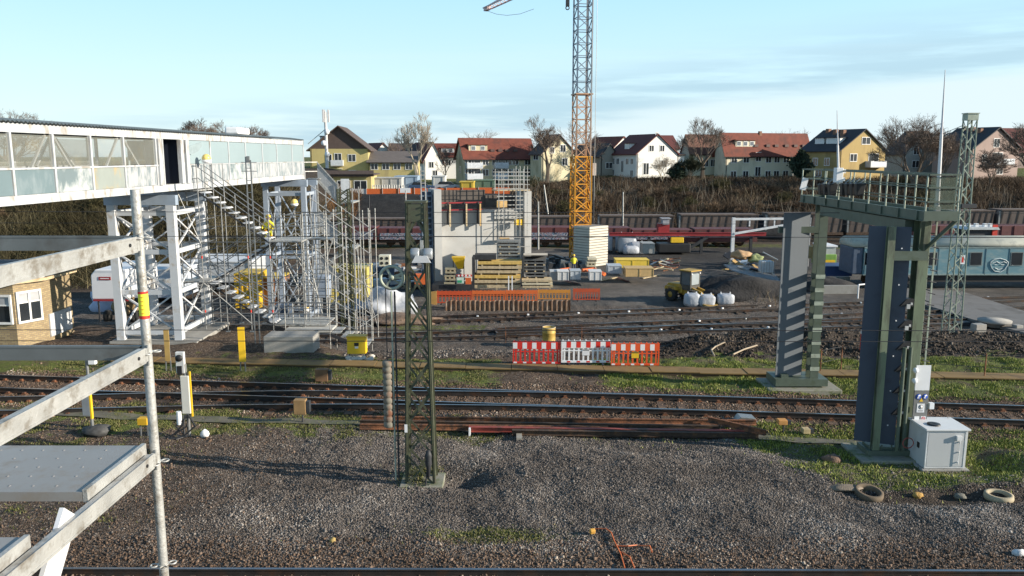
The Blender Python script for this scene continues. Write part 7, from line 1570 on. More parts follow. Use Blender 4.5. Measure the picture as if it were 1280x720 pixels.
# ---------------------------------------------------------------- houses
def ray_len(px,x0,y0,dx,dy,z):
    u=(px-640)/F; e=(H-z)*SP
    return (u*(y0*CP+e)-x0)/(dx-u*dy*CP)
def house(name,label,pl,pc,pr,yb,ye,yp,Y,rz,wall,roof,ridge='x',front=(),side=(),chim=(),over=.35,gable=None,cat='house',lw=None,dormers=(),depth=None,balc=(),hip=0):
    """pl/pc/pr: photo columns of left edge, nearest corner, right edge; rows of base, eaves, ridge"""
    z0=zy(yb,Y)-.4; ze=zy(ye,Y); x0=XA(pc,Y,z0+2); c,s=math.cos(rz),math.sin(rz)
    w_=ray_len(pr,x0,Y,c,s,z0+2)
    d=depth or (ray_len(pl,x0,Y,-s,c,z0+2) if pl is not None else 9.)
    if d<3 or d>22: d=10.
    zp=zy(yp,Y+(d/2 if ridge=='x' else 0)); h=ze-z0; r=zp-ze
    t=T(name,label,cat,(x0,Y,z0),rz); B=dict(world=False)
    m=MB(); m.box(0,w_,0,d,-1.5,h)
    if ridge=='x':
        for xx in (0,w_): m.add([(xx,0,h),(xx,d,h),(xx,d/2,h+r)],[(0,1,2) if xx else (0,2,1)])
    elif not hip:
        for yy in (0,d): m.add([(0,yy,h),(w_,yy,h),(w_/2,yy,h+r)],[(0,1,2) if yy==0 else (0,2,1)],1 if gable else 0)
    m.build('wall',[wall,gable or wall],t,**B)
    m=MB(); o=over; th=.18
    if ridge=='x':
        sl=r/(d/2)
        for sg in (0,1):
            ya,yb_=(-o,d/2) if sg==0 else (d+o,d/2); za=h-o*sl
            m.add([(-o,ya,za),(w_+o,ya,za),(w_+o,yb_,h+r),(-o,yb_,h+r),(-o,ya,za+th),(w_+o,ya,za+th),(w_+o,yb_,h+r+th),(-o,yb_,h+r+th)],[(0,3,2,1),(4,5,6,7),(0,1,5,4),(1,2,6,5),(2,3,7,6),(3,0,4,7)])
    else:
        sl=r/(w_/2); hb=d*.3 if hip else 0
        for sg in (0,1):
            xa,xb=(-o,w_/2) if sg==0 else (w_+o,w_/2); za=h-o*sl
            m.add([(xa,-o,za),(xa,d+o,za),(xb,d+o,h+r),(xb,-o+hb*1.0,h+r),(xa,-o,za+th),(xa,d+o,za+th),(xb,d+o,h+r+th),(xb,-o+hb,h+r+th)],[(0,1,2,3),(7,6,5,4),(0,4,5,1),(1,5,6,2),(2,6,7,3),(3,7,4,0)])
        if hip: m.add([(-o,-o,h-o*sl),(w_+o,-o,h-o*sl),(w_/2,-o+hb,h+r),(-o,-o,h-o*sl+th),(w_+o,-o,h-o*sl+th),(w_/2,-o+hb,h+r+th)],[(0,1,2),(3,4,5),(0,1,4,3),(1,2,5,4),(2,0,3,5)])
    rf=m.build('roof',roof,t,**B)
    if ridge=='x': m=MB(); m.box(-o,w_+o,-o-.14,-o+.0,h-o*(r/(d/2))-.02,h-o*(r/(d/2))+.12); m.build('gutter',mat('gutter_zinc',(.2,.2,.2),.5,.3),rf,**B)
    m=MB(); m.tube((.25,-.1,-1),(.25,-.1,h),.06,n=5); m.build('downpipe',mat('gutter_zinc',(0,0,0)),t,**B)
    for (fx,fy,cw,chh) in chim:
        zz_=h+r*(1-abs(fy-.5)*2) if ridge=='x' else h+r*(1-abs(fx-.5)*2)
        m=MB(); m.box(fx*w_-cw/2,fx*w_+cw/2,fy*d-cw/2,fy*d+cw/2,zz_-.8,zz_+chh); m.build('chimney',mat('chimney_brick',(.22,.12,.08),.9),rf,**B)
    def wn(face,u,v,ww,hh,pane=GLASSD,fr=FRAMEW):
        m=MB(); f=.09
        if face=='f':
            a,b=u*w_-ww/2,u*w_+ww/2; za=v*h-hh/2; zb_=za+hh
            for q in ((a-f,b+f,za-f,za),(a-f,b+f,zb_,zb_+f),(a-f,a,za,zb_),(b,b+f,za,zb_),((a+b)/2-.04,(a+b)/2+.04,za,zb_)): m.box(q[0],q[1],-.06,-.002,q[2],q[3])
            w1=m.build('window',fr,t,**B); m=MB(); m.box(a,b,-.03,-.002,za,zb_)
        else:
            a,b=u*d-ww/2,u*d+ww/2; za=v*h-hh/2; zb_=za+hh
            for q in ((a-f,b+f,za-f,za),(a-f,b+f,zb_,zb_+f),(a-f,a,za,zb_),(b,b+f,za,zb_),((a+b)/2-.04,(a+b)/2+.04,za,zb_)): m.box(-.06,-.002,q[0],q[1],q[2],q[3])
            w1=m.build('window',fr,t,**B); m=MB(); m.box(-.03,-.002,a,b,za,zb_)
        m.build('pane',pane,w1,**B)
    for q in front: wn('f',*q)
    for q in side: wn('s',*q)
    for (u,v,ww) in balc:
        m=MB(); m.box(u*w_-ww/2,u*w_+ww/2,-1.2,-.01,v*h-.15,v*h); o_=m.build('balcony',CONCL,t,**B); m=MB(); m.box(u*w_-ww/2,u*w_+ww/2,-1.2,-1.14,v*h+.001,v*h+.95); m.box(u*w_-ww/2,u*w_-ww/2+.05,-1.13,-.01,v*h+.001,v*h+.95); m.box(u*w_+ww/2-.05,u*w_+ww/2,-1.13,-.01,v*h+.001,v*h+.95); m.build('balcony_rail',mat('balcony_rail',(.5,.53,.57),.5),o_,**B)
    for (u,dw,v) in dormers: # on the front slope of an x ridge, or the left slope of a y ridge
        m=MB(); zz_=h+r*v
        if ridge=='x':
            yy=d/2*v
            if dw<1.2:
                m.box(u*w_-.4,u*w_+.4,yy-.25,yy+.3,zz_+.05,zz_+.5); m.build('skylight',mat('skylight',(.09,.05,.045),.4),rf,**B); continue
            m.box(u*w_-dw/2,u*w_+dw/2,yy-.1,yy+1.6,zz_-.2,zz_+1.1); dm=m.build('dormer',wall,rf,**B)
            m=MB(); m.box(u*w_-dw/2-.25,u*w_+dw/2+.25,yy-.4,yy+2.4,zz_+1.101,zz_+1.25); m.build('dormer_roof',roof,rf,**B)
            nn=max(1,int(dw/1.3))
            for j in range(nn): m=MB(); cx=u*w_-dw/2+(j+.5)*dw/nn; m.box(cx-.45,cx+.45,yy-.16,yy-.102,zz_+.1,zz_+.95); m.build('dormer_window',[FRAMEW],rf,**B); m=MB(); m.box(cx-.34,cx+.34,yy-.19,yy-.162,zz_+.2,zz_+.85); m.build('dormer_pane',mat('pane_grey',(.16,.18,.2),.2),rf,**B)
        else:
            xx=w_/2*v; m.box(xx-.1,xx+1.6,u*d-dw/2,u*d+dw/2,zz_-.2,zz_+1.1); m.build('dormer',FRAMEW,rf,**B); m=MB(); m.box(xx-.3,xx+2,u*d-dw/2-.2,u*d+dw/2+.2,zz_+1.101,zz_+1.22); m.build('dormer_roof',roof,rf,**B)
    return t,(w_,d,h,r)
RED=mat('roof_red',(.155,.042,.026),.85,0,.2,1.5,c2=(.10,.034,.025),c2a=.35,c2s=.5); REDD=mat('roof_dark_red',(.12,.035,.03),.85,0,.12,1.2); BRN=mat('roof_brown',(.085,.06,.052),.85,0,.15,1.5); DRK=mat('roof_dark',(.035,.035,.04),.8,0,.15,1.5); GRB=mat('roof_greybrown',(.13,.11,.10),.85,0,.15,1.5)
YW=mat('render_yellow',(.47,.39,.17),.9,0,.06,.4,c2=(.38,.31,.15),c2a=.35,c2s=.5,stretch=(1,1,.3)); YW2=mat('render_ochre',(.36,.265,.11),.9,0,.08,.5,c2=(.29,.21,.09),c2a=.4,c2s=.6,stretch=(1,1,.3)); CRM=mat('render_cream',(.60,.55,.42),.9,0,.06,.4,c2=(.50,.46,.35),c2a=.35,c2s=.5,stretch=(1,1,.3)); GRW=mat('render_grey',(.30,.28,.24),.9,0,.06,.4); WHT=mat('render_white',(.68,.67,.64),.9,0,.04,.3); PNK=mat('render_pinkbrown',(.28,.21,.185),.9,0,.08,.5); PALE=mat('render_pale_yellow',(.56,.50,.34),.9,0,.06,.4,c2=(.38,.33,.21),c2a=.35,c2s=.5,stretch=(1,1,.3))
W=1.15
house('apartment_house','tall yellow house with a steep brown gable roof and balconies',372,389,461,240,186,158,150,R(4),YW,BRN,'y',[(.72,.80,1.3,1.2),(.72,.45,1.3,1.2),(.72,.14,1.3,1.2),(.32,.80,1.0,1.2),(.48,.45,1.2,1.8),(.48,.14,1.2,1.8),(.30,.45,1.,1.2),(.48,.78,1.2,1.9)],(),(),.6,BRN,balc=((.47,.64,2.2),(.47,.3,2.2)),depth=12,cat='house',dormers=((.35,3,.3),))
t,(w_,d,h,r)=house('garage_house','low flat yellow annex with two white windows and a brown roof band',None,414,464,241,219,218.5,128,R(2),YW,BRN,'x',[(.31,.5,1.9,1.35),(.73,.5,1.9,1.35)],over=.5,depth=7,cat='house')
m=MB(); m.box(-.5,w_+.5,-.5,-.35,h-.2,h+.75); m.build('roof_band',mat('band_brown',(.10,.075,.07)),t,world=False)
house('long_house','long low yellow building under a dark grey roof',None,461,520,226,203,190,150,R(3),YW,GRB,'x',[(.12,.8,1.2,1.0),(.36,.8,1.2,1.0),(.6,.8,1.2,1.0),(.85,.8,1.2,1.0)],over=.4,depth=12)
house('house','small house with a red pointed roof behind the yellow buildings',None,467,492,222,192,179,185,R(30),WHT,REDD,'y',over=.4,depth=9)
house('house','house with a wide dark roof behind the pale bare tree',None,487,532,222,194,180,180,R(5),PNK,BRN,'x',over=.4,depth=10)
house('house','white gabled house partly hidden by the pale bare tree',None,530,553,228,200,178,175,R(25),WHT,REDD,'y',[(.4,.8,1,1.2),(.6,.45,1,1.2)],over=.4,depth=12)
house('house','house with a flat pitched red roof left of the big apartment block',None,545,571,230,196,180,188,R(8),WHT,RED,'x',[(.3,.8,1,1.2),(.6,.8,1,1.2)],over=.4,depth=10,dormers=((.6,3,.3),))
house('apartment_block','long apartment block with a red roof and blue balconies left of the crane',570,581,668,232,197,173.5,148,R(20),PALE,RED,'x',
 [(x,v,1.1,1.1) for v in (.86,.5,.15) for x in (.05,.29,.43,.62,.72,.9)]+[(.13,.5,2.4,1.6),(.13,.86,2.4,1.3),(.53,.86,2.0,1.3),(.53,.5,2.0,1.5)],[(.5,.6,.8,1)],(),.4,None,balc=((.12,.66,3),(.12,.3,3),(.5,.66,2.6),(.5,.3,2.6)),dormers=((.21,3.6,.35),(.41,1.,.3),(.52,1.,.3),(.62,1.,.3),(.74,1.,.3)))
house('gable_house','pale yellow gable end of the apartment block beside the crane',663,677,719,226,192,168.5,146,R(30),PALE,BRN,'y',[(.62,1.18,1.1,1.2),(.68,.72,1.1,1.2),(.3,1.12,.9,1.0)],[(.5,.9,1.6,1.1)],(),.35)
house('house','small grey house right of the crane',742,750,772,222,195,180,152,R(28),GRW,DRK,'y',[(.5,.6,1.4,1)],(),over=.3)
house('house','small house with an orange red roof behind the white house',None,765,792,220,186,171,172,R(35),WHT,RED,'y',over=.3,depth=9)
house('white_house','bright white gabled house with a dark red roof above the thicket',762,795,846,222,192,168,146,R(24),WHT,REDD,'y',[(.36,1.2,.9,1.0),(.62,1.2,.9,1.0),(.24,.42,1.1,2.),(.67,.62,1.2,1.1),(.48,1.75,.4,.5)],[(.15,.7,.8,1.),(.32,.7,.8,1.),(.5,.5,.7,2),(.68,.7,.8,1.),(.85,.7,.8,1.),(.15,.25,.8,1),(.85,.25,.8,1)],(),.35,dormers=((.5,1.6,.22),))
house('house','dark red roofed house behind the white house',None,822,848,216,186,170,175,R(10),WHT,REDD,'x',over=.3,depth=9)
t,_=house('shop_house','low orange and white balcony extension right of the white house',None,845,855,222,194,192,150,R(10),WHT,BRN,'x',[(.5,.5,.9,1.1)],over=.2,depth=5); m=MB(); m.box(.1,1.4,-.9,-.05,1.8,2.5); m.build('awning',mat('awning',(.5,.24,.06)),t,world=False)
house('house','grey gabled house with a brown red roof behind a bare tree',851,862,898,222,190,169,152,R(20),CRM,mat('roof_brownred',(.12,.055,.038),.85,0,.12,1.2),'x',[(.55,.6,1,1.2),(.8,.6,1,1.2)],(),over=.3)
house('apartment_block','long cream apartment block with a red roof right of centre',893,906,1012,222,191,167,148,R(19),CRM,RED,'x',
 [(x,v,1.1,1.1) for v in (.75,.2) for x in (.1,.24,.5,.6,.71,.83,.94)]+[(.38,.85,1.1,1.5),(.38,.3,1.1,1.6)],(),((.45,.5,.5,.5),),.4,dormers=((.24,4.2,.33),(.36,.9,.3),(.5,.9,.3),(.6,.9,.3),(.72,.9,.3),(.83,.9,.3),(.93,.9,.3)))
house('yellow_house','ochre yellow gabled house with a black roof and three chimneys',1000,1048,1105,226,188,161.5,138,R(27),YW2,DRK,'y',[(.55,1.3,2.0,1.1),(.3,.78,1.6,1.2),(.74,.75,2.4,1.6)],[(.3,.65,1.,1.2),(.6,.65,1.,1.2),(.5,.3,1.2,1.2)],((.35,.35,.7,1.1),(.4,.6,.7,.9),(.45,.85,.7,.7)),.4,balc=((.74,.5,4),),dormers=((.35,3,.3),(.7,2,.3)))
house('house','pale house with a brown roof hidden behind the large bare tree',1104,1128,1180,222,192,164,150,R(20),mat('render_dim',(.34,.33,.3),.9),BRN,'y',[(.3,1.1,1.4,1.2),(.3,.6,1.6,1.2)],(),((.4,.6,.6,.8),),.4)
house('brown_house','pinkish brown gabled house with a black roof at the right',1165,1212,1272,222,186,159,140,R(27),PNK,DRK,'y',[(.5,1.2,1.5,1.4),(.55,.72,2.6,1.6),(.28,.7,1.1,1.2),(.62,.3,1.6,1.3)],(),((.38,.3,.7,.8),(.42,.55,.7,.8),(.45,.8,.7,.8)),.5,balc=((.6,.5,5),))
house('house','dark red roofed house at the right edge behind the brown house',None,1250,1300,220,190,161,170,R(8),PNK,REDD,'x',over=.4,depth=12)
# radio mast on the yellow house
Y=146; x=XA(409,Y,6); t=T('radio_mast','white tubular radio mast with antennas in front of the yellow house','radio mast',(x,Y,1)); m=MB(); m.tube((x,Y,1),(x,Y,zy(140,Y)),.32,.24,n=10); m.build('tube',mat('mast_white',(.6,.58,.57)),t)
for k in range(3):
    a=k*2.1; m=MB(); m.cbox((x+.55*math.cos(a),Y+.55*math.sin(a),zy(145,Y)),(.3,.3,2.2)); m.build('antenna',mat('mast_white',(0,0,0)),t); m=MB(); m.blob((x+.4*math.cos(a+1),Y-.3,zy(165+k*14,Y)),(.5,.4,.5),0,8,6); m.build('dish',WHITE,t)
m=MB(); m.tube((x,Y,zy(161,Y)),(XA(386,Y,6),Y,zy(180,Y)),.07,n=5); m.build('stay',GALVW,t)
# plateau clutter left of centre: hoarding, fence, sheds
t=T('barrier_fence','long orange hoarding along the top of the dark slope','fence',(-15,124,2)); Y=124
for k in range(12):
    pa=398+k*20; x0,x1=XA(pa,Y,3),XA(pa+19.6,Y,3); zb_=zy(245.5-.12*k,Y); zt__=zy(236.5-.2*k,Y); m=MB(); m.box(x0,x1,Y,Y+.08,zb_,zt__); m.build('board',[REDP if k in (0,1) else OB,OB,mat('white_hoard',(.55,.52,.5))][2 if k in (2,) else 0],t)
    m=MB(); m.tube((x0,Y-.05,zb_-.3),(x0,Y-.05,zt__+.1),.05,n=5); m.build('post',GALVW,t)
m=MB(); m.box(XA(500,123,3),XA(513,123,3),122.9,123,zy(241,123),zy(235,123)); tag(m.build('banner',WHITE),'small white banner in front of the orange hoarding','banner')
for (nm,lab,pa,pb,yt,yb_,Y,c) in (('site_shed','pale grey container behind the metal fence near the yellow annex',465,502,223,240,132,(.42,.42,.41)),('blue_shed','light blue roofed shed left of the bare tree foot',494,522,221,234,135,(.25,.33,.42)),('site_shed','white box container right of the bare tree',540,556,221,232,134,(.5,.5,.48)),('yellow_skip','yellow site skip in front of the apartment block',575,592,228,238,130,(.5,.36,.05)),('green_shed','dim green shed behind the hoarding right part',592,618,226,233,134,(.1,.16,.12))):
    x0,x1=XA(pa,Y,2),XA(pb,Y,2); t=T(nm,lab,'shed' if 'skip' not in nm else 'skip',((x0+x1)/2,Y,zy(yb_,Y))); m=MB(); m.box(x0,x1,Y,Y+4,zt((x0+x1)/2,Y)-.3,zy(yt,Y)); m.build('walls',mat('shed%d'%pa,c,.7,0,.1,1),t); m=MB(); m.box(x0-.1,x1+.1,Y-.12,Y+4.1,zy(yt,Y)+.002,zy(yt,Y)+.15); m.build('roof',mat('shed_roof%d'%pa,tuple(v*1.15 for v in c),.7),t)
    m=MB(); n=max(2,int((x1-x0)/1.1)); 
    for j in range(n): xx=x0+.3+(x1-x0-.6)*j/(n-1); m.box(xx-.06,xx+.06,Y-.08,Y-.001,zy(yb_,Y),zy(yt,Y)-.1)
    m.build('ribs',mat('shed%d'%pa,c),t)
t=T('metal_fence','pale upright metal fence below the yellow annex','fence',(XA(485,127,2),127,2))
for k in range(14): m=MB(); xx=XA(466+k*3.0,127,2); m.tube((xx,127,1.5),(xx,127,zy(231,127)),.07,n=4); m.build('post',GALVW,t)
m=MB(); m.box(XA(466,127,2),XA(505,127,2),127.02,127.1,zy(233,127),zy(232,127)); m.build('rail',GALVW,t)
def car(label,px,Y,col,rz):
    x=XA(px,Y,2); z=zt(x,Y); t=T('parked_car',label,'car',(x,Y,z),rz); m=MB(); m.prism([(-2.1,.35),(2.1,.35),(2.1,.8),(1.2,.95),(-2.0,1.0),(-2.15,.8)],-.85,.85); m.build('body',col,t,world=False,bevel=.05)
    m=MB(); m.prism([(-1.7,.96),(1.1,.96),(.5,1.45),(-1.3,1.48)],-.75,.75); m.build('cabin',GLASSD,t,world=False,bevel=.04)
    for a in (-1.3,1.3):
        for b in (-.82,.82): m=MB(); m.lathe((a,b,.32),[(0,-.1),(.32,-.1),(.32,.1),(0,.1)],n=12,axis='Y'); m.build('wheel',RUBBER,t,world=False)
car('dark blue parked car behind the orange hoarding',527,131,mat('car_blue',(.03,.06,.12),.3),R(8)); car('silver parked car in front of the apartment block',560,132,mat('car_silver',(.4,.4,.42),.3),R(0))
# ---------------------------------------------------------------- bare trees
BARK=mat('bark',(.13,.10,.075),.95,0,.25,2); BARKP=mat('bark_pale',(.36,.30,.22),.95,0,.25,2); TWIG=mat('twig',(.16,.12,.095),.95,0,.2,2); TWIGP=mat('twig_pale',(.38,.32,.25),.95,0,.2,2)
def bare_tree(name,label,loc,h,spread,seed,bark,twig,depth=6,stems=1,upr=.5,kids=3,tr=None,thick=1.,group=None):
    rnd=random.Random(seed); tm,cm_=MB(),MB(); tr=tr or h*.022
    def grow(p,d,l_,r,lev):
        n=2 if lev<3 else 1; q=p
        for k in range(n):
            d=(d+Vector((rnd.gauss(0,.10),rnd.gauss(0,.10),rnd.gauss(0,.05)))).normalized(); q2=q+d*(l_/n); r2=max(.012*thick,r*(.86 if n==2 else .7))
            (tm if lev<2 else cm_).tube(q,q2,r,r2,n=5 if lev<2 else 3,cap=False); q=q2; r=r2
        if lev>=depth: return
        for j in range(kids if lev else kids+1):
            a=rnd.uniform(.3,.85)*spread; ph=rnd.uniform(0,2*PI); u=Vector((math.cos(ph),math.sin(ph),0)); nd=(d*math.cos(a)+(u-d*u.dot(d)).normalized()*math.sin(a)); nd.z+=upr*.25; nd.normalize()
            st=q if j==0 else p.lerp(q,rnd.uniform(.45,1.))
            grow(st,nd,l_*rnd.uniform(.62,.86),r*rnd.uniform(.5,.75),lev+1)
    for s in range(stems):
        a=2*PI*s/max(1,stems)+rnd.random(); d=Vector((math.cos(a)*.28*(stems>1),math.sin(a)*.28*(stems>1),1)).normalized(); grow(Vector((0,0,-.3)),d,h*.27,tr/(stems**.5),0)
    t=T(name,label,'tree',loc,0,group); tm.build('trunk',bark,t,world=False); cm_.build('crown',twig,t,world=False); return t
def tree_at(label,px,yb,yt,Y,**k):
    x=XA(px,Y,4); z=zy(yb,Y); t=bare_tree('bare_tree',label,(x,Y,z),zy(yt,Y)-z,**k); o=[c for c in KIDS(t) if c.name.startswith('crown')][0]
    top=max(v.co.z for v in o.data.vertices); s=(zy(yt,Y)-z)/top; 
    for c in KIDS(t):
        for v in c.data.vertices: v.co*=s
    return t
tree_at('tall pale bare tree beside the yellow buildings',522,226,138,140,spread=.62,seed=3,bark=BARKP,twig=TWIGP,depth=7,upr=.9,tr=.42,thick=1.6)
tree_at('thin bare tree left of the tall pale one',500,222,165,170,spread=.7,seed=21,bark=BARK,twig=TWIG,depth=5,upr=.7)
tree_at('wide bare tree behind the roofs left of the apartment block',592,222,160,190,spread=.9,seed=5,bark=BARK,twig=TWIG,depth=6,upr=.4,thick=1.3)
tree_at('big dark bare tree in front of the pale yellow gable',684,226,142,138,spread=.75,seed=8,bark=BARK,twig=TWIG,depth=7,upr=.6,tr=.35,thick=1.3)
tree_at('bare tree directly behind the crane mast',738,226,150,150,spread=.85,seed=11,bark=BARK,twig=TWIG,depth=6,upr=.5,thick=1.3)
tree_at('spreading bare tree between the grey house and the long block',878,224,145,140,spread=.78,seed=14,bark=BARK,twig=TWIG,depth=7,upr=.55,tr=.35,thick=1.2)
tree_at('small bare tree left of the spreading one',850,222,162,165,spread=.7,seed=15,bark=BARK,twig=TWIG,depth=6,upr=.7)
tree_at('bare tree behind the ridge of the long block',985,215,158,190,spread=.9,seed=16,bark=BARK,twig=TWIG,depth=5,upr=.5,thick=1.4)
tree_at('low bare tree behind the ochre house',1096,222,158,175,spread=.9,seed=17,bark=BARK,twig=TWIG,depth=6,upr=.4,thick=1.5)
tree_at('largest bare tree, left of the pale lattice mast',1142,228,140,128,spread=.85,seed=18,bark=BARK,twig=TWIG,depth=7,upr=.5,stems=3,tr=.4,thick=1.2)
tree_at('bare tree directly behind the tall antenna',1178,226,160,130,spread=.8,seed=19,bark=BARK,twig=TWIG,depth=6,upr=.6,stems=2,tr=.3,thick=1.3)
tree_at('bare tree at the right edge of the picture',1283,226,150,130,spread=.85,seed=20,bark=BARK,twig=TWIG,depth=7,upr=.5,stems=2,tr=.4,thick=1.3)
tree_at('dark bare tree in front of the pinkish house',1238,228,185,128,spread=.95,seed=23,bark=BARK,twig=TWIG,depth=6,upr=.3,stems=3,thick=1.4)
tree_at('bare tree top above the left end of the footbridge',18,215,134,105,spread=.9,seed=24,bark=BARK,twig=TWIG,depth=7,upr=.4,stems=2,tr=.35)
tree_at('bare tree top above the footbridge door',248,215,144,108,spread=.9,seed=25,bark=BARK,twig=TWIG,depth=7,upr=.4,stems=2,tr=.35)
tree_at('bare tree top above the far half of the footbridge',303,215,149,112,spread=.9,seed=26,bark=BARK,twig=TWIG,depth=7,upr=.4,stems=2,tr=.35)
tree_at('small bare tree among the houses right of the tall pale tree',556,226,184,150,spread=.8,seed=28,bark=BARK,twig=TWIG,depth=6,upr=.5,thick=1.4)
tree_at('ivy dark bare tree right of the white house',862,226,192,137,spread=.7,seed=30,bark=BARK,twig=mat('ivy_twig',(.035,.04,.02),.9),depth=6,upr=.6,stems=3,thick=2.4)
tree_at('pale bare tree in front of the white gable',828,224,192,136,spread=.9,seed=31,bark=BARKP,twig=TWIGP,depth=6,upr=.4,stems=2,thick=.8)
# evergreen
def evergreen(label,px,yb,yt,Y,r):
    x=XA(px,Y,4); z=zy(yb,Y); h=zy(yt,Y)-z; t=T('evergreen_tree',label,'tree',(x,Y,z)); m=MB(); m.tube((0,0,-.5),(0,0,h*.6),.2,.1,n=6); m.build('trunk',BARK,t,world=False)
    k=5200; u=RNG.random(k); a=RNG.uniform(0,2*PI,k); lump=1+.25*np.sin(a*3+u*9)+.15*np.sin(a*7-u*17); rr=r*np.sqrt(RNG.random(k))*np.sin(np.clip(u,0,1)*PI*.93+.22)*lump
    P=np.stack([rr*np.cos(a),rr*np.sin(a),u*h],-1); s=RNG.uniform(.10,.3,(k,1)); d1=RNG.normal(size=(k,3))*s; d2=RNG.normal(size=(k,3))*s
    V_=np.stack([P,P+d1,P+d2],1).reshape(-1,3); o=npmesh('crown',V_,np.arange(3*k).reshape(-1,3),EVG,{'tone':np.repeat(RNG.random(k),3)}); o.parent=t
EVG=attr_mat('evergreen_leaf',[(0,(.012,.02,.014)),(.6,(.025,.042,.026)),(1,(.05,.075,.04))],.8)
evergreen('dark rounded evergreen left of the ochre house',1000,220,189,134,1.7)
evergreen('low dark evergreen bush right of the white house',846,224,206,137,1.2)
# ---------------------------------------------------------------- thicket on the embankments
THK=attr_mat('thicket_twig',[(0,(.028,.022,.017)),(.35,(.07,.05,.036)),(.7,(.125,.09,.062)),(.9,(.20,.15,.10)),(1,(.30,.25,.17))],.95,.1)
THL=attr_mat('thicket_twig_olive',[(0,(.025,.022,.013)),(.35,(.065,.055,.03)),(.7,(.12,.10,.055)),(.9,(.21,.18,.10)),(1,(.32,.27,.17))],.95,.1)
def thicket(label,n,xr,yr,hf,m,wd,keep=None,lean=.35,segs=3,tone=0):
    P=[]
    while len(P)<n:
        x=random.uniform(*xr); y=random.uniform(*yr)
        if keep and random.random()>keep(x,y): continue
        P.append((x,y,zt(x,y)-.1,hf(x,y)*random.uniform(.45,1.1)))
    P=np.array(P); k=len(P); hh=P[:,3:4]; p=P[:,:3]; V_=[]; a=RNG.uniform(0,2*PI,(k,1)); sd=np.concatenate([np.cos(a),np.sin(a)*.4,np.zeros((k,1))],1)
    dirv=np.concatenate([RNG.normal(0,lean,(k,2)),np.ones((k,1))],1); cur=p.copy(); rows=[]
    for s in range(segs+1):
        ww=wd*(1-s/(segs+.6)); rows.append(np.stack([cur-sd*ww,cur+sd*ww],1)); cur=cur+dirv*hh/segs; dirv=dirv+np.concatenate([RNG.normal(0,lean*.7,(k,2)),np.zeros((k,1))],1)
    V_=np.stack(rows,1).reshape(k,-1,3); nv=V_.shape[1]; f=np.array([[2*s,2*s+1,2*s+3,2*s+2] for s in range(segs)]); Fc=(f[None]+np.arange(k)[:,None,None]*nv).reshape(-1,4)
    tn=np.clip(RNG.beta(2,2.4,k)+np.array([.45*nz(q[0],q[1],.15,tone)+.25*nz(q[0],q[1],.5,tone) for q in P]),0,1)
    o=npmesh('thicket',V_.reshape(-1,3),Fc,m,{'tone':np.repeat(tn,nv)}); o['kind']='stuff'; tag(o,label,'thicket')
thicket('brown bare thicket covering the embankment below the houses',46000,(0,112),(107,146),lambda x,y:(1.3+1.9*max(0,nz(x,y,.16,4)+.25)+.8*nz(x,y,.5,2))*(1-.6*ss(124,142,y)),THK,.045,lambda x,y: ss(0,6,x)*(.35+.65*ss(-.25,.1,nz(x,y,.22,12))),.55)
thicket('dense brown undergrowth at the foot of the thicket',26000,(0,112),(106,142),lambda x,y:.9+.5*nz(x,y,.3,8),THK,.08,None,1.3,3,tone=9)
thicket('olive brown bare thicket on the slope behind the footbridge',34000,(-75,-23),(66,112),lambda x,y:(2.6+1.7*nz(x,y,.15,6))*ss(-22,-27,x),THL,.04,None,.5,tone=3)
thicket('tangle of arching stems on the slope behind the footbridge',16000,(-75,-23),(64,100),lambda x,y:2.2+.9*nz(x,y,.2,8),THL,.05,None,1.2,4,tone=5)
thicket('dry brown scrub between the stair scaffold and the dark slope',1100,(-26.5,-22.5),(113,120),lambda x,y:1.3,attr_mat('scrub_rust',[(0,(.12,.06,.03)),(.5,(.26,.14,.06)),(1,(.42,.27,.13))]),.06,None,.5)
thicket('sparse weeds standing beside the yard tracks',700,(-4,14),(37,42),lambda x,y:.35,THL,.012,None,.4)
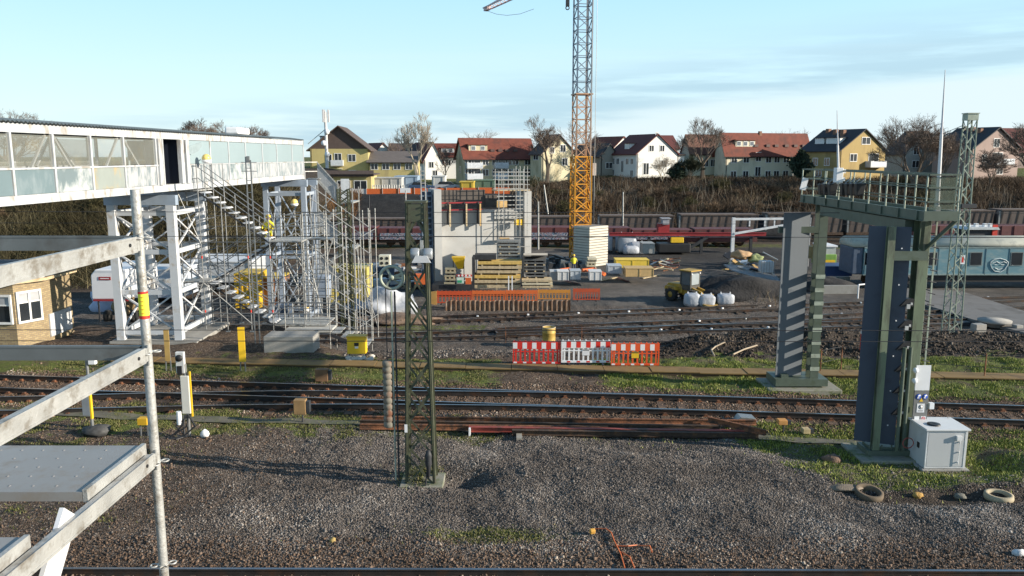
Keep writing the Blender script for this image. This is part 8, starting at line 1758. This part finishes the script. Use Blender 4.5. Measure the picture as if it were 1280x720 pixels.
thicket('few brown weeds before the dark earth heap right of the loader',60,(17.5,21),(56,57.5),lambda x,y:1.0,THK,.03,None,.4)

thicket('pale young saplings standing up through the brown thicket',1500,(3,112),(108,138),lambda x,y:3.6*(1-.45*ss(122,138,y)),attr_mat('sapling',[(0,(.12,.10,.08)),(1,(.33,.29,.23))],.9),.035,lambda x,y: ss(-.1,.2,nz(x,y,.18,21)),.16,4)
# shrubs standing out of the thicket
sh=bare_tree('bare_shrub','bare many stemmed shrub in the thicket','' or (10,112,zt(10,112)),3.4,1.1,77,BARK,attr_mat('shrub_twig',[(0,(.11,.078,.055)),(1,(.11,.078,.055))],.95,.1),depth=5,stems=4,upr=.35,thick=1.6)
sh2=bare_tree('bare_shrub','bare many stemmed shrub in the thicket',(10,112,zt(10,112)),3.0,1.0,78,BARK,attr_mat('shrub_twig_pale',[(0,(.19,.135,.09)),(1,(.19,.135,.09))],.95,.1),depth=5,stems=5,upr=.6,thick=1.3)
sh3=bare_tree('bare_shrub','bare many stemmed shrub in the thicket',(10,112,zt(10,112)),3.6,1.2,79,BARK,attr_mat('shrub_twig_olive',[(0,(.075,.068,.035)),(1,(.075,.068,.035))],.95,.1),depth=5,stems=4,upr=.3,thick=1.8)
ps_=[]
for k in range(92):
    x=random.uniform(3,88); y=random.uniform(108,132); ps_.append((x,y,'bare brown shrub among the others on the embankment below the houses','shrubs on the embankment below the houses'))
for k in range(46):
    x=random.uniform(-62,-26); y=random.uniform(67,92); ps_.append((x,y,'bare olive brown shrub on the slope seen under the footbridge','shrubs on the slope behind the footbridge'))
for k,(x,y,lab,grp) in enumerate(ps_):
    src=(sh,sh2,sh3)[random.choice((0,0,1,2)) if x>0 else random.choice((1,2,2))]; c=src if False else dup(src,(x,y,zt(x,y)-.1),random.uniform(0,6.28),lab,grp,scale=(random.uniform(.7,1.25),)*2+(random.uniform(.55,1.05),))
for q in (sh,sh2,sh3):
    for c in KIDS(q): bpy.data.objects.remove(c)
    bpy.data.objects.remove(q)
